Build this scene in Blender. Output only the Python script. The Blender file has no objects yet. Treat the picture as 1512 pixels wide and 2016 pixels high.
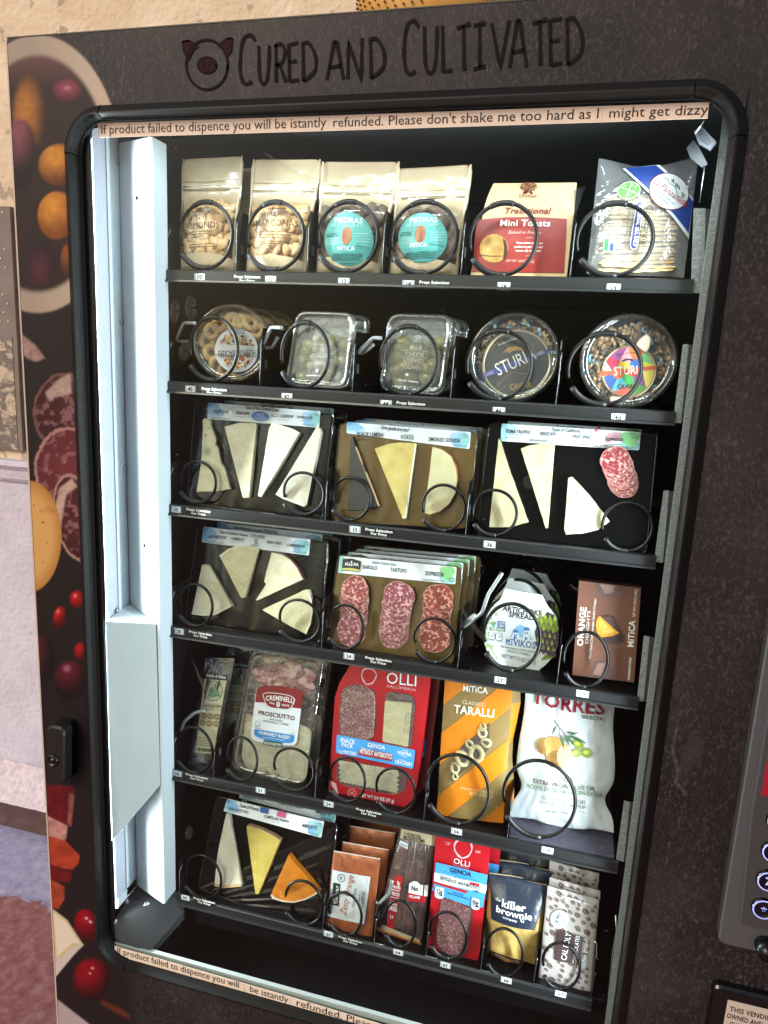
import bpy, math, random
import numpy as np
from mathutils import Vector, Matrix, noise
from mathutils.geometry import tessellate_polygon

scene = bpy.context.scene
COL = scene.collection
rnd = random.Random(7)
R = math.radians
PI = math.pi

# ------------------------------------------------------------------ camera
CAM = Vector((0.0, -0.85, 1.46))
RIGHT = Vector((0.9640, 0.2617, 0.0474))
FWD = Vector((-0.2471, 0.9471, -0.2046))
UP = Vector((-0.0984, 0.1856, 0.9777))
FPX, CX, CY = 1443.0, 756.0, 1008.0
cd = bpy.data.cameras.new('camera')
cam = bpy.data.objects.new('camera', cd)
COL.objects.link(cam)
m3 = Matrix((RIGHT, UP, -FWD)).transposed()
cam.matrix_world = Matrix.Translation(CAM) @ m3.to_4x4()
cd.sensor_fit = 'VERTICAL'
cd.sensor_height = 24.0
cd.lens = 24.0 * FPX / 2016.0
cd.clip_start = 0.05
cd.clip_end = 400
scene.camera = cam

# ------------------------------------------------------------------ world, sun, view
SUN_EL, SUN_AZ = 33.0, -150.0          # azimuth measured from +Y towards +X
w = bpy.data.worlds.new("World")
scene.world = w
w.use_nodes = True
nt = w.node_tree
nt.nodes.clear()
sky = nt.nodes.new('ShaderNodeTexSky')
sky.sky_type = 'NISHITA'
sky.sun_disc = False
sky.sun_elevation = R(SUN_EL)
sky.sun_rotation = R(SUN_AZ)
sky.dust_density = 2.5
bg = nt.nodes.new('ShaderNodeBackground')
bg.inputs[1].default_value = 0.125
ow = nt.nodes.new('ShaderNodeOutputWorld')
nt.links.new(sky.outputs[0], bg.inputs[0])
nt.links.new(bg.outputs[0], ow.inputs[0])
sd = bpy.data.lights.new('sun', 'SUN')
sd.energy = 1.5
sd.angle = R(25)
sd.color = (1.0, 0.86, 0.70)
sun = bpy.data.objects.new('sun', sd)
COL.objects.link(sun)
a, e = R(SUN_AZ), R(SUN_EL)
sdir = Vector((math.sin(a) * math.cos(e), math.cos(a) * math.cos(e), math.sin(e)))
sun.rotation_euler = sdir.to_track_quat('Z', 'Y').to_euler()

# the cool LED tubes the machine lights itself with, up both sides just inside the glass
def led(name, loc, size, watts, aim, spread=180):
    l = bpy.data.lights.new(name, 'AREA')
    l.shape = 'RECTANGLE'
    l.size, l.size_y = size
    l.energy = watts
    l.color = (0.86, 0.94, 1.0)
    o = bpy.data.objects.new(name, l)
    COL.objects.link(o)
    o.location = loc
    z = -Vector(aim).normalized()
    y = Vector((0, 0, 1)) if abs(z.z) < .8 else Vector((0, 1, 0))
    x = y.cross(z).normalized()
    y = z.cross(x)
    o.rotation_euler = Matrix((x, y, z)).transposed().to_euler()
    l.spread = R(spread)
    return o
LED_L = led('led_light', (-0.634, 0.0165, 1.15), (0.011, 1.13), 7.4, (1, .10, 0), 112)
LED_T = led('led_light', (-0.235, 0.0150, 1.7262), (0.64, 0.010), 1.0, (0, .42, -.9), 140)
LED_R = led('led_light', (0.1195, 0.0165, 1.15), (0.012, 1.13), 6.9, (-1, .12, 0), 125)

vs = scene.view_settings
vs.view_transform = 'Standard'
vs.look = 'None'
vs.exposure = 0.0
vs.gamma = 1.0
vs.use_curve_mapping = False
cy = scene.cycles
cy.max_bounces = 10
cy.diffuse_bounces = 4
cy.glossy_bounces = 4
cy.transparent_max_bounces = 40
cy.use_denoising = True
cy.caustics_reflective = False
cy.caustics_refractive = False

# ------------------------------------------------------------------ photo ray helpers
def ray(x, y):
    return RIGHT * ((x - CX) / FPX) + FWD + UP * (-(y - CY) / FPX)
def P(x, y, Y):
    r = ray(x, y)
    return CAM + r * ((Y - CAM.y) / r.y)
def onX(x, y, X):
    r = ray(x, y)
    return CAM + r * ((X - CAM.x) / r.x)
def onZ(x, y, Z):
    r = ray(x, y)
    return CAM + r * ((Z - CAM.z) / r.z)
ZM = [0.0, 0.0, 1.0]
def zm(x, y, s):
    ZM[:] = [x, y, s]
def z(p):
    return (ZM[0] + p[0] / ZM[2], ZM[1] + p[1] / ZM[2])

# ------------------------------------------------------------------ materials
def lin(h):
    if not isinstance(h, str):
        return tuple(h)[:3]
    h = h.lstrip('#')
    o = []
    for i in (0, 2, 4):
        c = int(h[i:i + 2], 16) / 255
        o.append(c / 12.92 if c <= .04045 else ((c + .055) / 1.055) ** 2.4)
    return tuple(o)
MATS = {}
def mat(name, col, rough=.5, metal=0.0, spec=.5, coat=0.0, bump=0.0, bscale=60.0, var=0.0, vscale=40.0, emit=0.0, crough=.08):
    if name in MATS:
        return MATS[name]
    m = bpy.data.materials.new(name)
    m.use_nodes = True
    t = m.node_tree
    b = t.nodes['Principled BSDF']
    c = lin(col)
    b.inputs['Base Color'].default_value = (*c, 1)
    b.inputs['Roughness'].default_value = rough
    b.inputs['Metallic'].default_value = metal
    b.inputs['Specular IOR Level'].default_value = spec
    b.inputs['Coat Weight'].default_value = coat
    b.inputs['Coat Roughness'].default_value = crough
    if emit:
        b.inputs['Emission Color'].default_value = (*c, 1)
        b.inputs['Emission Strength'].default_value = emit
    if bump or var:
        tc = t.nodes.new('ShaderNodeTexCoord')
    if var:
        n = t.nodes.new('ShaderNodeTexNoise')
        n.inputs['Scale'].default_value = vscale
        n.inputs['Detail'].default_value = 5
        r = t.nodes.new('ShaderNodeValToRGB')
        r.color_ramp.elements[0].position = .3
        r.color_ramp.elements[1].position = .7
        r.color_ramp.elements[0].color = (*[x * (1 - var) for x in c], 1)
        r.color_ramp.elements[1].color = (*[min(1, x * (1 + var)) for x in c], 1)
        t.links.new(tc.outputs['Object'], n.inputs['Vector'])
        t.links.new(n.outputs[0], r.inputs[0])
        t.links.new(r.outputs[0], b.inputs['Base Color'])
    if bump:
        n = t.nodes.new('ShaderNodeTexNoise')
        n.inputs['Scale'].default_value = bscale
        n.inputs['Detail'].default_value = 4
        bn = t.nodes.new('ShaderNodeBump')
        bn.inputs['Strength'].default_value = min(1, bump)
        bn.inputs['Distance'].default_value = .002 * max(1, bump)
        t.links.new(tc.outputs['Object'], n.inputs['Vector'])
        t.links.new(n.outputs[0], bn.inputs['Height'])
        t.links.new(bn.outputs[0], b.inputs['Normal'])
        if coat:
            t.links.new(bn.outputs[0], b.inputs['Coat Normal'])
    MATS[name] = m
    return m

def clear(name, tint='#ffffff', lo=.03, hi=.5, rough=.06, haze=0.0, bump=0.0, bscale=60.0, gcol='#ffffff'):
    """thin clear plastic / glass: transparent body, reflection rising towards grazing, a little milky haze"""
    if name in MATS:
        return MATS[name]
    m = bpy.data.materials.new(name)
    m.use_nodes = True
    t = m.node_tree
    t.nodes.clear()
    o = t.nodes.new('ShaderNodeOutputMaterial')
    tr = t.nodes.new('ShaderNodeBsdfTransparent')
    tr.inputs[0].default_value = (*lin(tint), 1)
    gl = t.nodes.new('ShaderNodeBsdfGlossy')
    gl.inputs[0].default_value = (*lin(gcol), 1)
    gl.inputs['Roughness'].default_value = rough
    lw = t.nodes.new('ShaderNodeLayerWeight')
    lw.inputs[0].default_value = .35
    mr = t.nodes.new('ShaderNodeMapRange')
    mr.inputs['To Min'].default_value = lo
    mr.inputs['To Max'].default_value = hi
    mx = t.nodes.new('ShaderNodeMixShader')
    t.links.new(lw.outputs['Facing'], mr.inputs[0])
    t.links.new(mr.outputs[0], mx.inputs[0])
    last = tr
    if haze:
        df = t.nodes.new('ShaderNodeBsdfDiffuse')
        df.inputs[0].default_value = (.8, .82, .84, 1)
        mh = t.nodes.new('ShaderNodeMixShader')
        mh.inputs[0].default_value = haze
        t.links.new(tr.outputs[0], mh.inputs[1])
        t.links.new(df.outputs[0], mh.inputs[2])
        last = mh
    t.links.new(last.outputs[0], mx.inputs[1])
    t.links.new(gl.outputs[0], mx.inputs[2])
    if bump:
        tc = t.nodes.new('ShaderNodeTexCoord')
        n = t.nodes.new('ShaderNodeTexNoise')
        n.inputs['Scale'].default_value = bscale
        n.inputs['Detail'].default_value = 3
        bn = t.nodes.new('ShaderNodeBump')
        bn.inputs['Strength'].default_value = bump
        bn.inputs['Distance'].default_value = .004
        t.links.new(tc.outputs['Object'], n.inputs['Vector'])
        t.links.new(n.outputs[0], bn.inputs['Height'])
        t.links.new(bn.outputs[0], gl.inputs['Normal'])
        t.links.new(bn.outputs[0], lw.inputs['Normal'])
    t.links.new(mx.outputs[0], o.inputs[0])
    MATS[name] = m
    return m

def ramp_mat(name, stops, scale, detail=4, rough=.4, coat=0.0, bump=0.0, dist=0.0, kind='noise', sc3=(1, 1, 1), spec=.5):
    """procedural mottled surface from a noise / voronoi field"""
    if name in MATS:
        return MATS[name]
    m = bpy.data.materials.new(name)
    m.use_nodes = True
    t = m.node_tree
    b = t.nodes['Principled BSDF']
    b.inputs['Roughness'].default_value = rough
    b.inputs['Coat Weight'].default_value = coat
    b.inputs['Coat Roughness'].default_value = .1
    b.inputs['Specular IOR Level'].default_value = spec
    tc = t.nodes.new('ShaderNodeTexCoord')
    mp = t.nodes.new('ShaderNodeMapping')
    mp.inputs['Scale'].default_value = sc3
    t.links.new(tc.outputs['Object'], mp.inputs[0])
    if kind == 'noise':
        n = t.nodes.new('ShaderNodeTexNoise')
        n.inputs['Detail'].default_value = detail
        n.inputs['Distortion'].default_value = dist
    else:
        n = t.nodes.new('ShaderNodeTexVoronoi')
    n.inputs['Scale'].default_value = scale
    t.links.new(mp.outputs[0], n.inputs['Vector'])
    r = t.nodes.new('ShaderNodeValToRGB')
    el = r.color_ramp.elements
    while len(el) < len(stops):
        el.new(.5)
    for k, (p, c) in enumerate(stops):
        el[k].position = p
        el[k].color = (*lin(c), 1)
    t.links.new(n.outputs[0], r.inputs[0])
    t.links.new(r.outputs[0], b.inputs['Base Color'])
    if bump:
        bn = t.nodes.new('ShaderNodeBump')
        bn.inputs['Strength'].default_value = bump
        bn.inputs['Distance'].default_value = .002
        t.links.new(n.outputs[0], bn.inputs['Height'])
        t.links.new(bn.outputs[0], b.inputs['Normal'])
    MATS[name] = m
    return m

def ink(h):
    return mat('ink_' + h.strip('#'), h, .45, spec=.3)

# ------------------------------------------------------------------ glyph outlines from Blender's own font
GL = {}
def _conv(body, off, res=2):
    cu = bpy.data.curves.new('t', 'FONT')
    cu.body = body
    cu.size = 1
    cu.resolution_u = res
    cu.offset = off
    ob = bpy.data.objects.new('t', cu)
    COL.objects.link(ob)
    dg = bpy.context.evaluated_depsgraph_get()
    ev = ob.evaluated_get(dg)
    me = ev.to_mesh()
    v = [(q.co.x, q.co.y) for q in me.vertices]
    f = [tuple(q.vertices) for q in me.polygons]
    ev.to_mesh_clear()
    bpy.data.objects.remove(ob)
    bpy.data.curves.remove(cu)
    return v, f
_h = _conv('H', 0)
CAP = max(q[1] for q in _h[0])
_bar = max(q[0] for q in _conv('|', 0)[0])
def glyph(ch, bold):
    k = (ch, bold)
    if k not in GL:
        adv = max(q[0] for q in _conv(ch + '|', 0)[0]) - _bar
        v, f = ([], []) if ch == ' ' else _conv(ch, .022 if bold else 0.0)
        GL[k] = ([(a / CAP, b / CAP) for a, b in v], f, adv / CAP + (.03 if bold else 0))
    return GL[k]

# ------------------------------------------------------------------ planes that carry printed faces
class Surf:
    def __init__(s, base, y0, lean=0.0, yaw=0.0, px=False):
        b = base if px else z(base)
        s.O = P(b[0], b[1], y0)
        l = R(lean)
        q = Matrix.Rotation(R(yaw), 3, 'Z')
        s.U = q @ Vector((1, 0, 0))
        s.V = q @ Vector((0, math.sin(l), math.cos(l)))
        s.N = q @ Vector((0, -math.cos(l), math.sin(l)))
        s.quad = None
        s.b = None
        s.me = .007
    def uv(s, pt, off=0.0):
        x, y = z(pt)
        r = ray(x, y)
        o = s.O + s.N * off
        q = CAM + r * ((o - CAM).dot(s.N) / r.dot(s.N)) - s.O
        return (q.dot(s.U), q.dot(s.V))
    def setq(s, BL, BR, TR, TL, b=None):
        s.quad = [s.uv(k) for k in (BL, BR, TR, TL)]
        s.b = b
    def bil(s, a, t):
        q = s.quad
        return tuple((q[0][i] * (1 - a) + q[1][i] * a) * (1 - t) + (q[3][i] * (1 - a) + q[2][i] * a) * t for i in (0, 1))
    def inv(s, u, v):
        a, t = .5, .5
        q = s.quad
        for _ in range(5):
            x, y = s.bil(a, t)
            ax = [(q[1][i] - q[0][i]) * (1 - t) + (q[2][i] - q[3][i]) * t for i in (0, 1)]
            tx = [(q[3][i] - q[0][i]) * (1 - a) + (q[2][i] - q[1][i]) * a for i in (0, 1)]
            d = ax[0] * tx[1] - ax[1] * tx[0]
            if abs(d) < 1e-12:
                break
            eu, ev = u - x, v - y
            a += (eu * tx[1] - ev * tx[0]) / d
            t += (ax[0] * ev - ax[1] * eu) / d
        return min(1, max(0, a)), min(1, max(0, t))
    def p(s, u, v, off=0.0):
        if s.b:
            off += s.b(*s.inv(u, v))
        return s.O + s.U * u + s.V * v + s.N * off
    def pst(s, a, t, off=0.0):
        u, v = s.bil(a, t)
        return s.O + s.U * u + s.V * v + s.N * off

def rpoly(pts, r, n=4):
    """round the corners of a polygon"""
    o = []
    k = len(pts)
    rr = r if isinstance(r, (list, tuple)) else [r] * k
    for i in range(k):
        a, b, c = [Vector(pts[j % k]) for j in (i - 1, i, i + 1)]
        ri = rr[i]
        if ri <= 0:
            o.append(tuple(b))
            continue
        d1, d2 = (a - b), (c - b)
        l = min(ri, d1.length * .48, d2.length * .48)
        p0, p1 = b + d1.normalized() * l, b + d2.normalized() * l
        for j in range(n + 1):
            t = j / n
            o.append(tuple((p0 * (1 - t) + b * t) * (1 - t) + (b * (1 - t) + p1 * t) * t))
    return o
def ell(c, rx, ry, n=28, rot=0.0, a0=0.0, a1=360.0):
    o = []
    full = a1 - a0 >= 360
    for i in range(n if full else n + 1):
        t = R(a0 + (a1 - a0) * i / n)
        x, y = rx * math.cos(t), ry * math.sin(t)
        cr, sr = math.cos(R(rot)), math.sin(R(rot))
        o.append((c[0] + x * cr - y * sr, c[1] + x * sr + y * cr))
    return o
def area2(p):
    return sum(p[i - 1][0] * p[i][1] - p[i][0] * p[i - 1][1] for i in range(len(p)))

ORG = {}
class MB:
    def __init__(s):
        s.v, s.f, s.mi, s.sm, s.mats = [], [], [], [], []
    def add(s, vs, fs, m, smooth=False):
        if m not in s.mats:
            s.mats.append(m)
        k = s.mats.index(m)
        n = len(s.v)
        s.v += [tuple(q) for q in vs]
        for f in fs:
            s.f.append(tuple(i + n for i in f))
            s.mi.append(k)
            s.sm.append(smooth)
        return s
    def box(s, x0, x1, y0, y1, z0, z1, m):
        vs = [(x, y, q) for q in (z0, z1) for y in (y0, y1) for x in (x0, x1)]
        return s.add(vs, [(0, 2, 3, 1), (4, 5, 7, 6), (0, 1, 5, 4), (2, 6, 7, 3), (0, 4, 6, 2), (1, 3, 7, 5)], m)
    def obox(s, c, U, V, N, hu, hv, hn, m):
        vs = [c + U * (a * hu) + V * (b * hv) + N * (d * hn) for d in (-1, 1) for b in (-1, 1) for a in (-1, 1)]
        return s.add(vs, [(0, 2, 3, 1), (4, 5, 7, 6), (0, 1, 5, 4), (2, 6, 7, 3), (0, 4, 6, 2), (1, 3, 7, 5)], m)
    def tube(s, pts, r, m, n=7, closed=False, caps=True):
        pts = [Vector(q) for q in pts]
        k = len(pts)
        rr = r if isinstance(r, (list, tuple)) else [r] * k
        vs, fs = [], []
        ref = None
        for i in range(k):
            a = pts[(i - 1) % k] if (closed or i) else pts[i]
            b = pts[(i + 1) % k] if (closed or i < k - 1) else pts[i]
            d = (b - a).normalized()
            if ref is None:
                ref = Vector((0, 0, 1)) if abs(d.z) < .8 else Vector((1, 0, 0))
            x = (ref - d * ref.dot(d)).normalized()
            y = d.cross(x)
            ref = x
            for j in range(n):
                t = 2 * PI * j / n
                vs.append(pts[i] + (x * math.cos(t) + y * math.sin(t)) * rr[i])
        for i in range(k if closed else k - 1):
            i2 = (i + 1) % k
            for j in range(n):
                j2 = (j + 1) % n
                fs.append((i * n + j, i * n + j2, i2 * n + j2, i2 * n + j))
        if caps and not closed:
            fs.append(tuple(range(n))[::-1])
            fs.append(tuple((k - 1) * n + j for j in range(n)))
        return s.add(vs, fs, m, True)
    def lathe(s, O, N, prof, m, n=48, U=None, wob=None, a0=0, a1=360, smooth=True):
        N = Vector(N).normalized()
        U = (Vector(U) if U else (Vector((1, 0, 0)) - N * N.x)).normalized()
        V = N.cross(U)
        vs, fs = [], []
        for r, h in prof:
            for j in range(n):
                t = 2 * PI * j / n
                q = r * (wob(t) if wob else 1)
                vs.append(O + (U * math.cos(t) + V * math.sin(t)) * q + N * h)
        for i in range(len(prof) - 1):
            for j in range(n):
                j2 = (j + 1) % n
                fs.append((i * n + j, i * n + j2, (i + 1) * n + j2, (i + 1) * n + j))
        return s.add(vs, fs, m, smooth)
    def ball(s, c, r3, m, rot=None, n=8, k=6, lump=0.0):
        vs, fs = [], []
        rot = rot or Matrix.Identity(3)
        sd = rnd.random() * 50
        for i in range(k + 1):
            ph = PI * i / k
            for j in range(n):
                t = 2 * PI * j / n
                d = Vector((math.sin(ph) * math.cos(t), math.sin(ph) * math.sin(t), math.cos(ph)))
                q = 1 + (lump * noise.noise(d * 2 + Vector((sd, 0, 0))) if lump else 0)
                vs.append(Vector(c) + rot @ Vector((d.x * r3[0] * q, d.y * r3[1] * q, d.z * r3[2] * q)))
        for i in range(k):
            for j in range(n):
                j2 = (j + 1) % n
                fs.append((i * n + j, (i + 1) * n + j, (i + 1) * n + j2, i * n + j2))
        return s.add(vs, fs, m, True)
    # -- shapes that lie on a Surf (uv polygons)
    def poly(s, S, pts, m, off=.0004, sub=True):
        if area2(pts) < 0:
            pts = pts[::-1]
        tri = tessellate_polygon([[Vector((a, b, 0)) for a, b in pts]])
        if S.b and sub:
            P2 = [tuple(q) for q in pts]
            out = []
            st = [tuple(P2[i] for i in t) for t in tri]
            while st and len(out) < 6000:
                t = st.pop()
                L = [math.dist(t[i], t[(i + 1) % 3]) for i in range(3)]
                i = L.index(max(L))
                if L[i] > S.me:
                    a, b, c = t[i], t[(i + 1) % 3], t[(i + 2) % 3]
                    mid = ((a[0] + b[0]) / 2, (a[1] + b[1]) / 2)
                    st += [(a, mid, c), (mid, b, c)]
                else:
                    out.append(t)
            ix, vs, fs = {}, [], []
            for t in out:
                f = []
                for q in t:
                    kq = (round(q[0], 6), round(q[1], 6))
                    if kq not in ix:
                        ix[kq] = len(vs)
                        vs.append(S.p(q[0], q[1], off))
                    f.append(ix[kq])
                if (t[1][0] - t[0][0]) * (t[2][1] - t[0][1]) - (t[1][1] - t[0][1]) * (t[2][0] - t[0][0]) < 0:
                    f = f[::-1]
                fs.append(tuple(f))
            return s.add(vs, fs, m, True)
        fs = []
        for t in tri:
            a, b, c = [pts[i] for i in t]
            fs.append(tuple(t) if (b[0] - a[0]) * (c[1] - a[1]) - (b[1] - a[1]) * (c[0] - a[0]) > 0 else tuple(t)[::-1])
        return s.add([S.p(a, b, off) for a, b in pts], fs, m)
    def zpoly(s, S, pts, m, off=.0004, r=0, n=3):
        q = [S.uv(k, off) for k in pts]
        if r:
            q = rpoly(q, r, n)
        return s.poly(S, q, m, off)
    def prism(s, S, pts, m, off, depth, bev=0.0, mside=None, smooth_side=False):
        """solid from off (front) back to off-depth; pts in uv"""
        if area2(pts) < 0:
            pts = pts[::-1]
        k = len(pts)
        cx = sum(q[0] for q in pts) / k
        cyy = sum(q[1] for q in pts) / k
        if bev:
            rad = max(math.dist(q, (cx, cyy)) for q in pts)
            f = 1 - bev / rad
            ins = [(cx + (a - cx) * f, cyy + (b - cyy) * f) for a, b in pts]
            s.poly(S, ins, m, off)
            vs = [S.p(a, b, off) for a, b in ins] + [S.p(a, b, off - bev) for a, b in pts]
            s.add(vs, [(i, k + i, k + (i + 1) % k, (i + 1) % k) for i in range(k)], m)
        else:
            s.poly(S, pts, m, off)
        vs = [S.p(a, b, off - bev) for a, b in pts] + [S.p(a, b, off - depth) for a, b in pts]
        s.add(vs, [(i, k + i, k + (i + 1) % k, (i + 1) % k) for i in range(k)], mside or m, smooth_side)
        vs = [S.p(a, b, off - depth) for a, b in pts]
        return s.add(vs, [tuple(range(k))[::-1]], mside or m)
    def stroke(s, S, pts, wd, m, off=.0005, zoom=True, taper=None):
        """flat printed line along points; wd in uv metres"""
        q = [Vector(S.uv(k, off)) if zoom else Vector(k) for k in pts]
        vs, fs = [], []
        for i, c in enumerate(q):
            d = (q[min(i + 1, len(q) - 1)] - q[max(i - 1, 0)]).normalized()
            nn = Vector((-d.y, d.x))
            ww = wd * (taper[i] if taper else 1) / 2
            for sg in (1, -1):
                e = c + nn * ww * sg
                vs.append(S.p(e.x, e.y, off))
        for i in range(len(q) - 1):
            fs.append((2 * i, 2 * i + 1, 2 * i + 3, 2 * i + 2))
        return s.add(vs, fs, m)
    def text(s, S, body, a, b, h, m, off=.0006, bold=False, shear=0.0, arc=0.0):
        """fit body on the baseline a->b (zoom px), cap height h (zoom px)"""
        A, B = Vector(S.uv(a, off)), Vector(S.uv(b, off))
        hv = math.dist(S.uv(a, off), S.uv((a[0], a[1] - h), off))
        Wd = sum(glyph(c, bold)[2] for c in body) - .1
        e1 = (B - A)
        up = Vector((-e1.y, e1.x)).normalized() * hv
        x = 0.0
        for c in body:
            gv, gf, ad = glyph(c, bold)
            vs = []
            for p_, q_ in gv:
                k = (x + p_ + shear * q_) / Wd
                w2 = A + e1 * k + up * (q_ + arc * (1 - (2 * k - 1) ** 2))
                vs.append(S.p(w2.x, w2.y, off))
            s.add(vs, gf, m)
            x += ad
        return s
    def micro(s, S, a, b, h, m, off=.0005, fill=.75, seed=1):
        """a row of fine print too small to read: short dashes of word length"""
        A, B = Vector(S.uv(a, off)), Vector(S.uv(b, off))
        L = (B - A).length
        hv = math.dist(S.uv(a, off), S.uv((a[0], a[1] - h), off))
        d = (B - A).normalized()
        up = Vector((-d.y, d.x))
        q = random.Random(seed * 977 + int(a[0]))
        x = 0.0
        while x < L:
            l = min(L - x, hv * q.uniform(.5, 1.4))
            hh = hv * q.choice((.7, .8, 1))
            c = [A + d * x, A + d * (x + l), A + d * (x + l) + up * hh, A + d * x + up * hh]
            s.add([S.p(k.x, k.y, off) for k in c], [(0, 1, 2, 3)], m)
            x += l + hv * (.35 if q.random() < fill else .9)
        return s
    def pillow(s, S, mf, mbk, bf, bb, nu=20, nv=26, warp=None):
        """closed bag: front bulge bf(s,t), back bulge bb(s,t) over the quad of S"""
        vs = []
        for sg in (1, -1):
            for j in range(nv + 1):
                for i in range(nu + 1):
                    a, t = i / nu, j / nv
                    aa, tt = warp(a, t) if warp else (a, t)
                    vs.append(S.pst(aa, tt, bf(a, t) if sg > 0 else -bb(a, t)))
        n1 = nu + 1
        k = n1 * (nv + 1)
        F, B = [], []
        for j in range(nv):
            for i in range(nu):
                q = (j * n1 + i, j * n1 + i + 1, (j + 1) * n1 + i + 1, (j + 1) * n1 + i)
                F.append(q)
                B.append(tuple(k + x for x in q[::-1]))
        E = []
        loop = [i for i in range(n1)] + [j * n1 + nu for j in range(1, nv + 1)] + [nv * n1 + i for i in range(nu - 1, -1, -1)] + [j * n1 for j in range(nv - 1, 0, -1)]
        for i in range(len(loop)):
            a, b = loop[i], loop[(i + 1) % len(loop)]
            E.append((k + a, k + b, b, a))
        if mf:
            s.add(vs, F, mf, True)
        if mbk:
            s.add(vs, B + E, mbk, True)
        return s
    def build(s, name, parent=None):
        me = bpy.data.meshes.new(name)
        o = bpy.data.objects.new(name, me)
        COL.objects.link(o)
        org = ORG.get(parent.name, Vector()) if parent else Vector()
        me.from_pydata([(a - org.x, b - org.y, c - org.z) for a, b, c in s.v], [], s.f)
        for m in s.mats:
            me.materials.append(m)
        me.polygons.foreach_set('material_index', s.mi)
        me.polygons.foreach_set('use_smooth', s.sm)
        me.update()
        if parent:
            o.parent = parent
            ORG[o.name] = org
        return o

def thing(name, label, cat, loc, group=None):
    o = bpy.data.objects.new(name, None)
    COL.objects.link(o)
    o.empty_display_size = .05
    o.location = loc
    ORG[o.name] = Vector(loc)
    o['label'], o['category'] = label, cat
    if group:
        o['group'] = group
    return o
def tag(o, label, cat, group=None):
    o['label'], o['category'] = label, cat
    if group:
        o['group'] = group
    return o
def struct(o):
    o['kind'] = 'structure'
    return o
def dup(root, d, label, rot=0.0, skip=()):
    r = root.copy()
    COL.objects.link(r)
    r.location = root.location + Vector(d)
    r.rotation_euler = (0, 0, R(rot))
    r['label'] = label
    for ch in root.children:
        if ch.name.split('.')[0] in skip:
            continue
        c = ch.copy()
        COL.objects.link(c)
        c.parent = r
        for g in ch.children:
            k = g.copy()
            COL.objects.link(k)
            k.parent = c
    return r

# ================================================================== the place: ground, wall
def attr_mat(name, base_fn, attr='print', rough=.45, spec=.4):
    m = bpy.data.materials.new(name)
    m.use_nodes = True
    t = m.node_tree
    b = t.nodes['Principled BSDF']
    b.inputs['Roughness'].default_value = rough
    b.inputs['Specular IOR Level'].default_value = spec
    base = base_fn(t, b)
    at = t.nodes.new('ShaderNodeVertexColor')
    at.layer_name = attr
    mx = t.nodes.new('ShaderNodeMixRGB')
    t.links.new(at.outputs['Alpha'], mx.inputs[0])
    t.links.new(base, mx.inputs[1])
    t.links.new(at.outputs['Color'], mx.inputs[2])
    t.links.new(mx.outputs[0], b.inputs['Base Color'])
    MATS[name] = m
    return m

def N_(t, kind, **kw):
    n = t.nodes.new(kind)
    for k, v in kw.items():
        n.inputs[k].default_value = v
    return n
def ramp(t, src, stops):
    r = t.nodes.new('ShaderNodeValToRGB')
    el = r.color_ramp.elements
    while len(el) < len(stops):
        el.new(.5)
    for k, (p, c) in enumerate(stops):
        el[k].position = p
        el[k].color = (*lin(c), 1)
    t.links.new(src, r.inputs[0])
    return r.outputs[0]

# ground: worn red-brown paint, a lilac-grey bare band along the kerb
gm = bpy.data.materials.new('painted_concrete')
gm.use_nodes = True
t = gm.node_tree
b = t.nodes['Principled BSDF']
b.inputs['Roughness'].default_value = .6
tc = t.nodes.new('ShaderNodeTexCoord')
sx = t.nodes.new('ShaderNodeSeparateXYZ')
t.links.new(tc.outputs['Object'], sx.inputs[0])
n1 = N_(t, 'ShaderNodeTexNoise', Scale=11.0, Detail=10.0)
n1.inputs['Roughness'].default_value = .68
t.links.new(tc.outputs['Object'], n1.inputs['Vector'])
ma = t.nodes.new('ShaderNodeMath'); ma.operation = 'MULTIPLY_ADD'
ma.inputs[1].default_value = .22; ma.inputs[2].default_value = -.11
t.links.new(n1.outputs[0], ma.inputs[0])
ad = t.nodes.new('ShaderNodeMath'); ad.operation = 'ADD'
t.links.new(sx.outputs[1], ad.inputs[0]); t.links.new(ma.outputs[0], ad.inputs[1])
edge = t.nodes.new('ShaderNodeMapRange')
edge.inputs['From Min'].default_value = .56; edge.inputs['From Max'].default_value = .575
t.links.new(ad.outputs[0], edge.inputs[0])
n2 = N_(t, 'ShaderNodeTexNoise', Scale=34.0, Detail=12.0)
n2.inputs['Roughness'].default_value = .66
t.links.new(tc.outputs['Object'], n2.inputs['Vector'])
red = ramp(t, n2.outputs[0], [(.3, '#744648'), (.5, '#8f5c5c'), (.72, '#ad8684')])
lil = ramp(t, n2.outputs[0], [(.3, '#8b88a6'), (.55, '#a6a4c2'), (.75, '#c2bfd6')])
mx = t.nodes.new('ShaderNodeMixRGB')
t.links.new(edge.outputs[0], mx.inputs[0]); t.links.new(red, mx.inputs[1]); t.links.new(lil, mx.inputs[2])
t.links.new(mx.outputs[0], b.inputs['Base Color'])
bn = t.nodes.new('ShaderNodeBump'); bn.inputs['Strength'].default_value = .35; bn.inputs['Distance'].default_value = .004
t.links.new(n2.outputs[0], bn.inputs['Height']); t.links.new(bn.outputs[0], b.inputs['Normal'])
g = MB().add([(-40, -60, 0), (40, -60, 0), (40, .96, 0), (-40, .96, 0)], [(0, 1, 2, 3)], gm)
struct(g.build('ground'))

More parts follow.
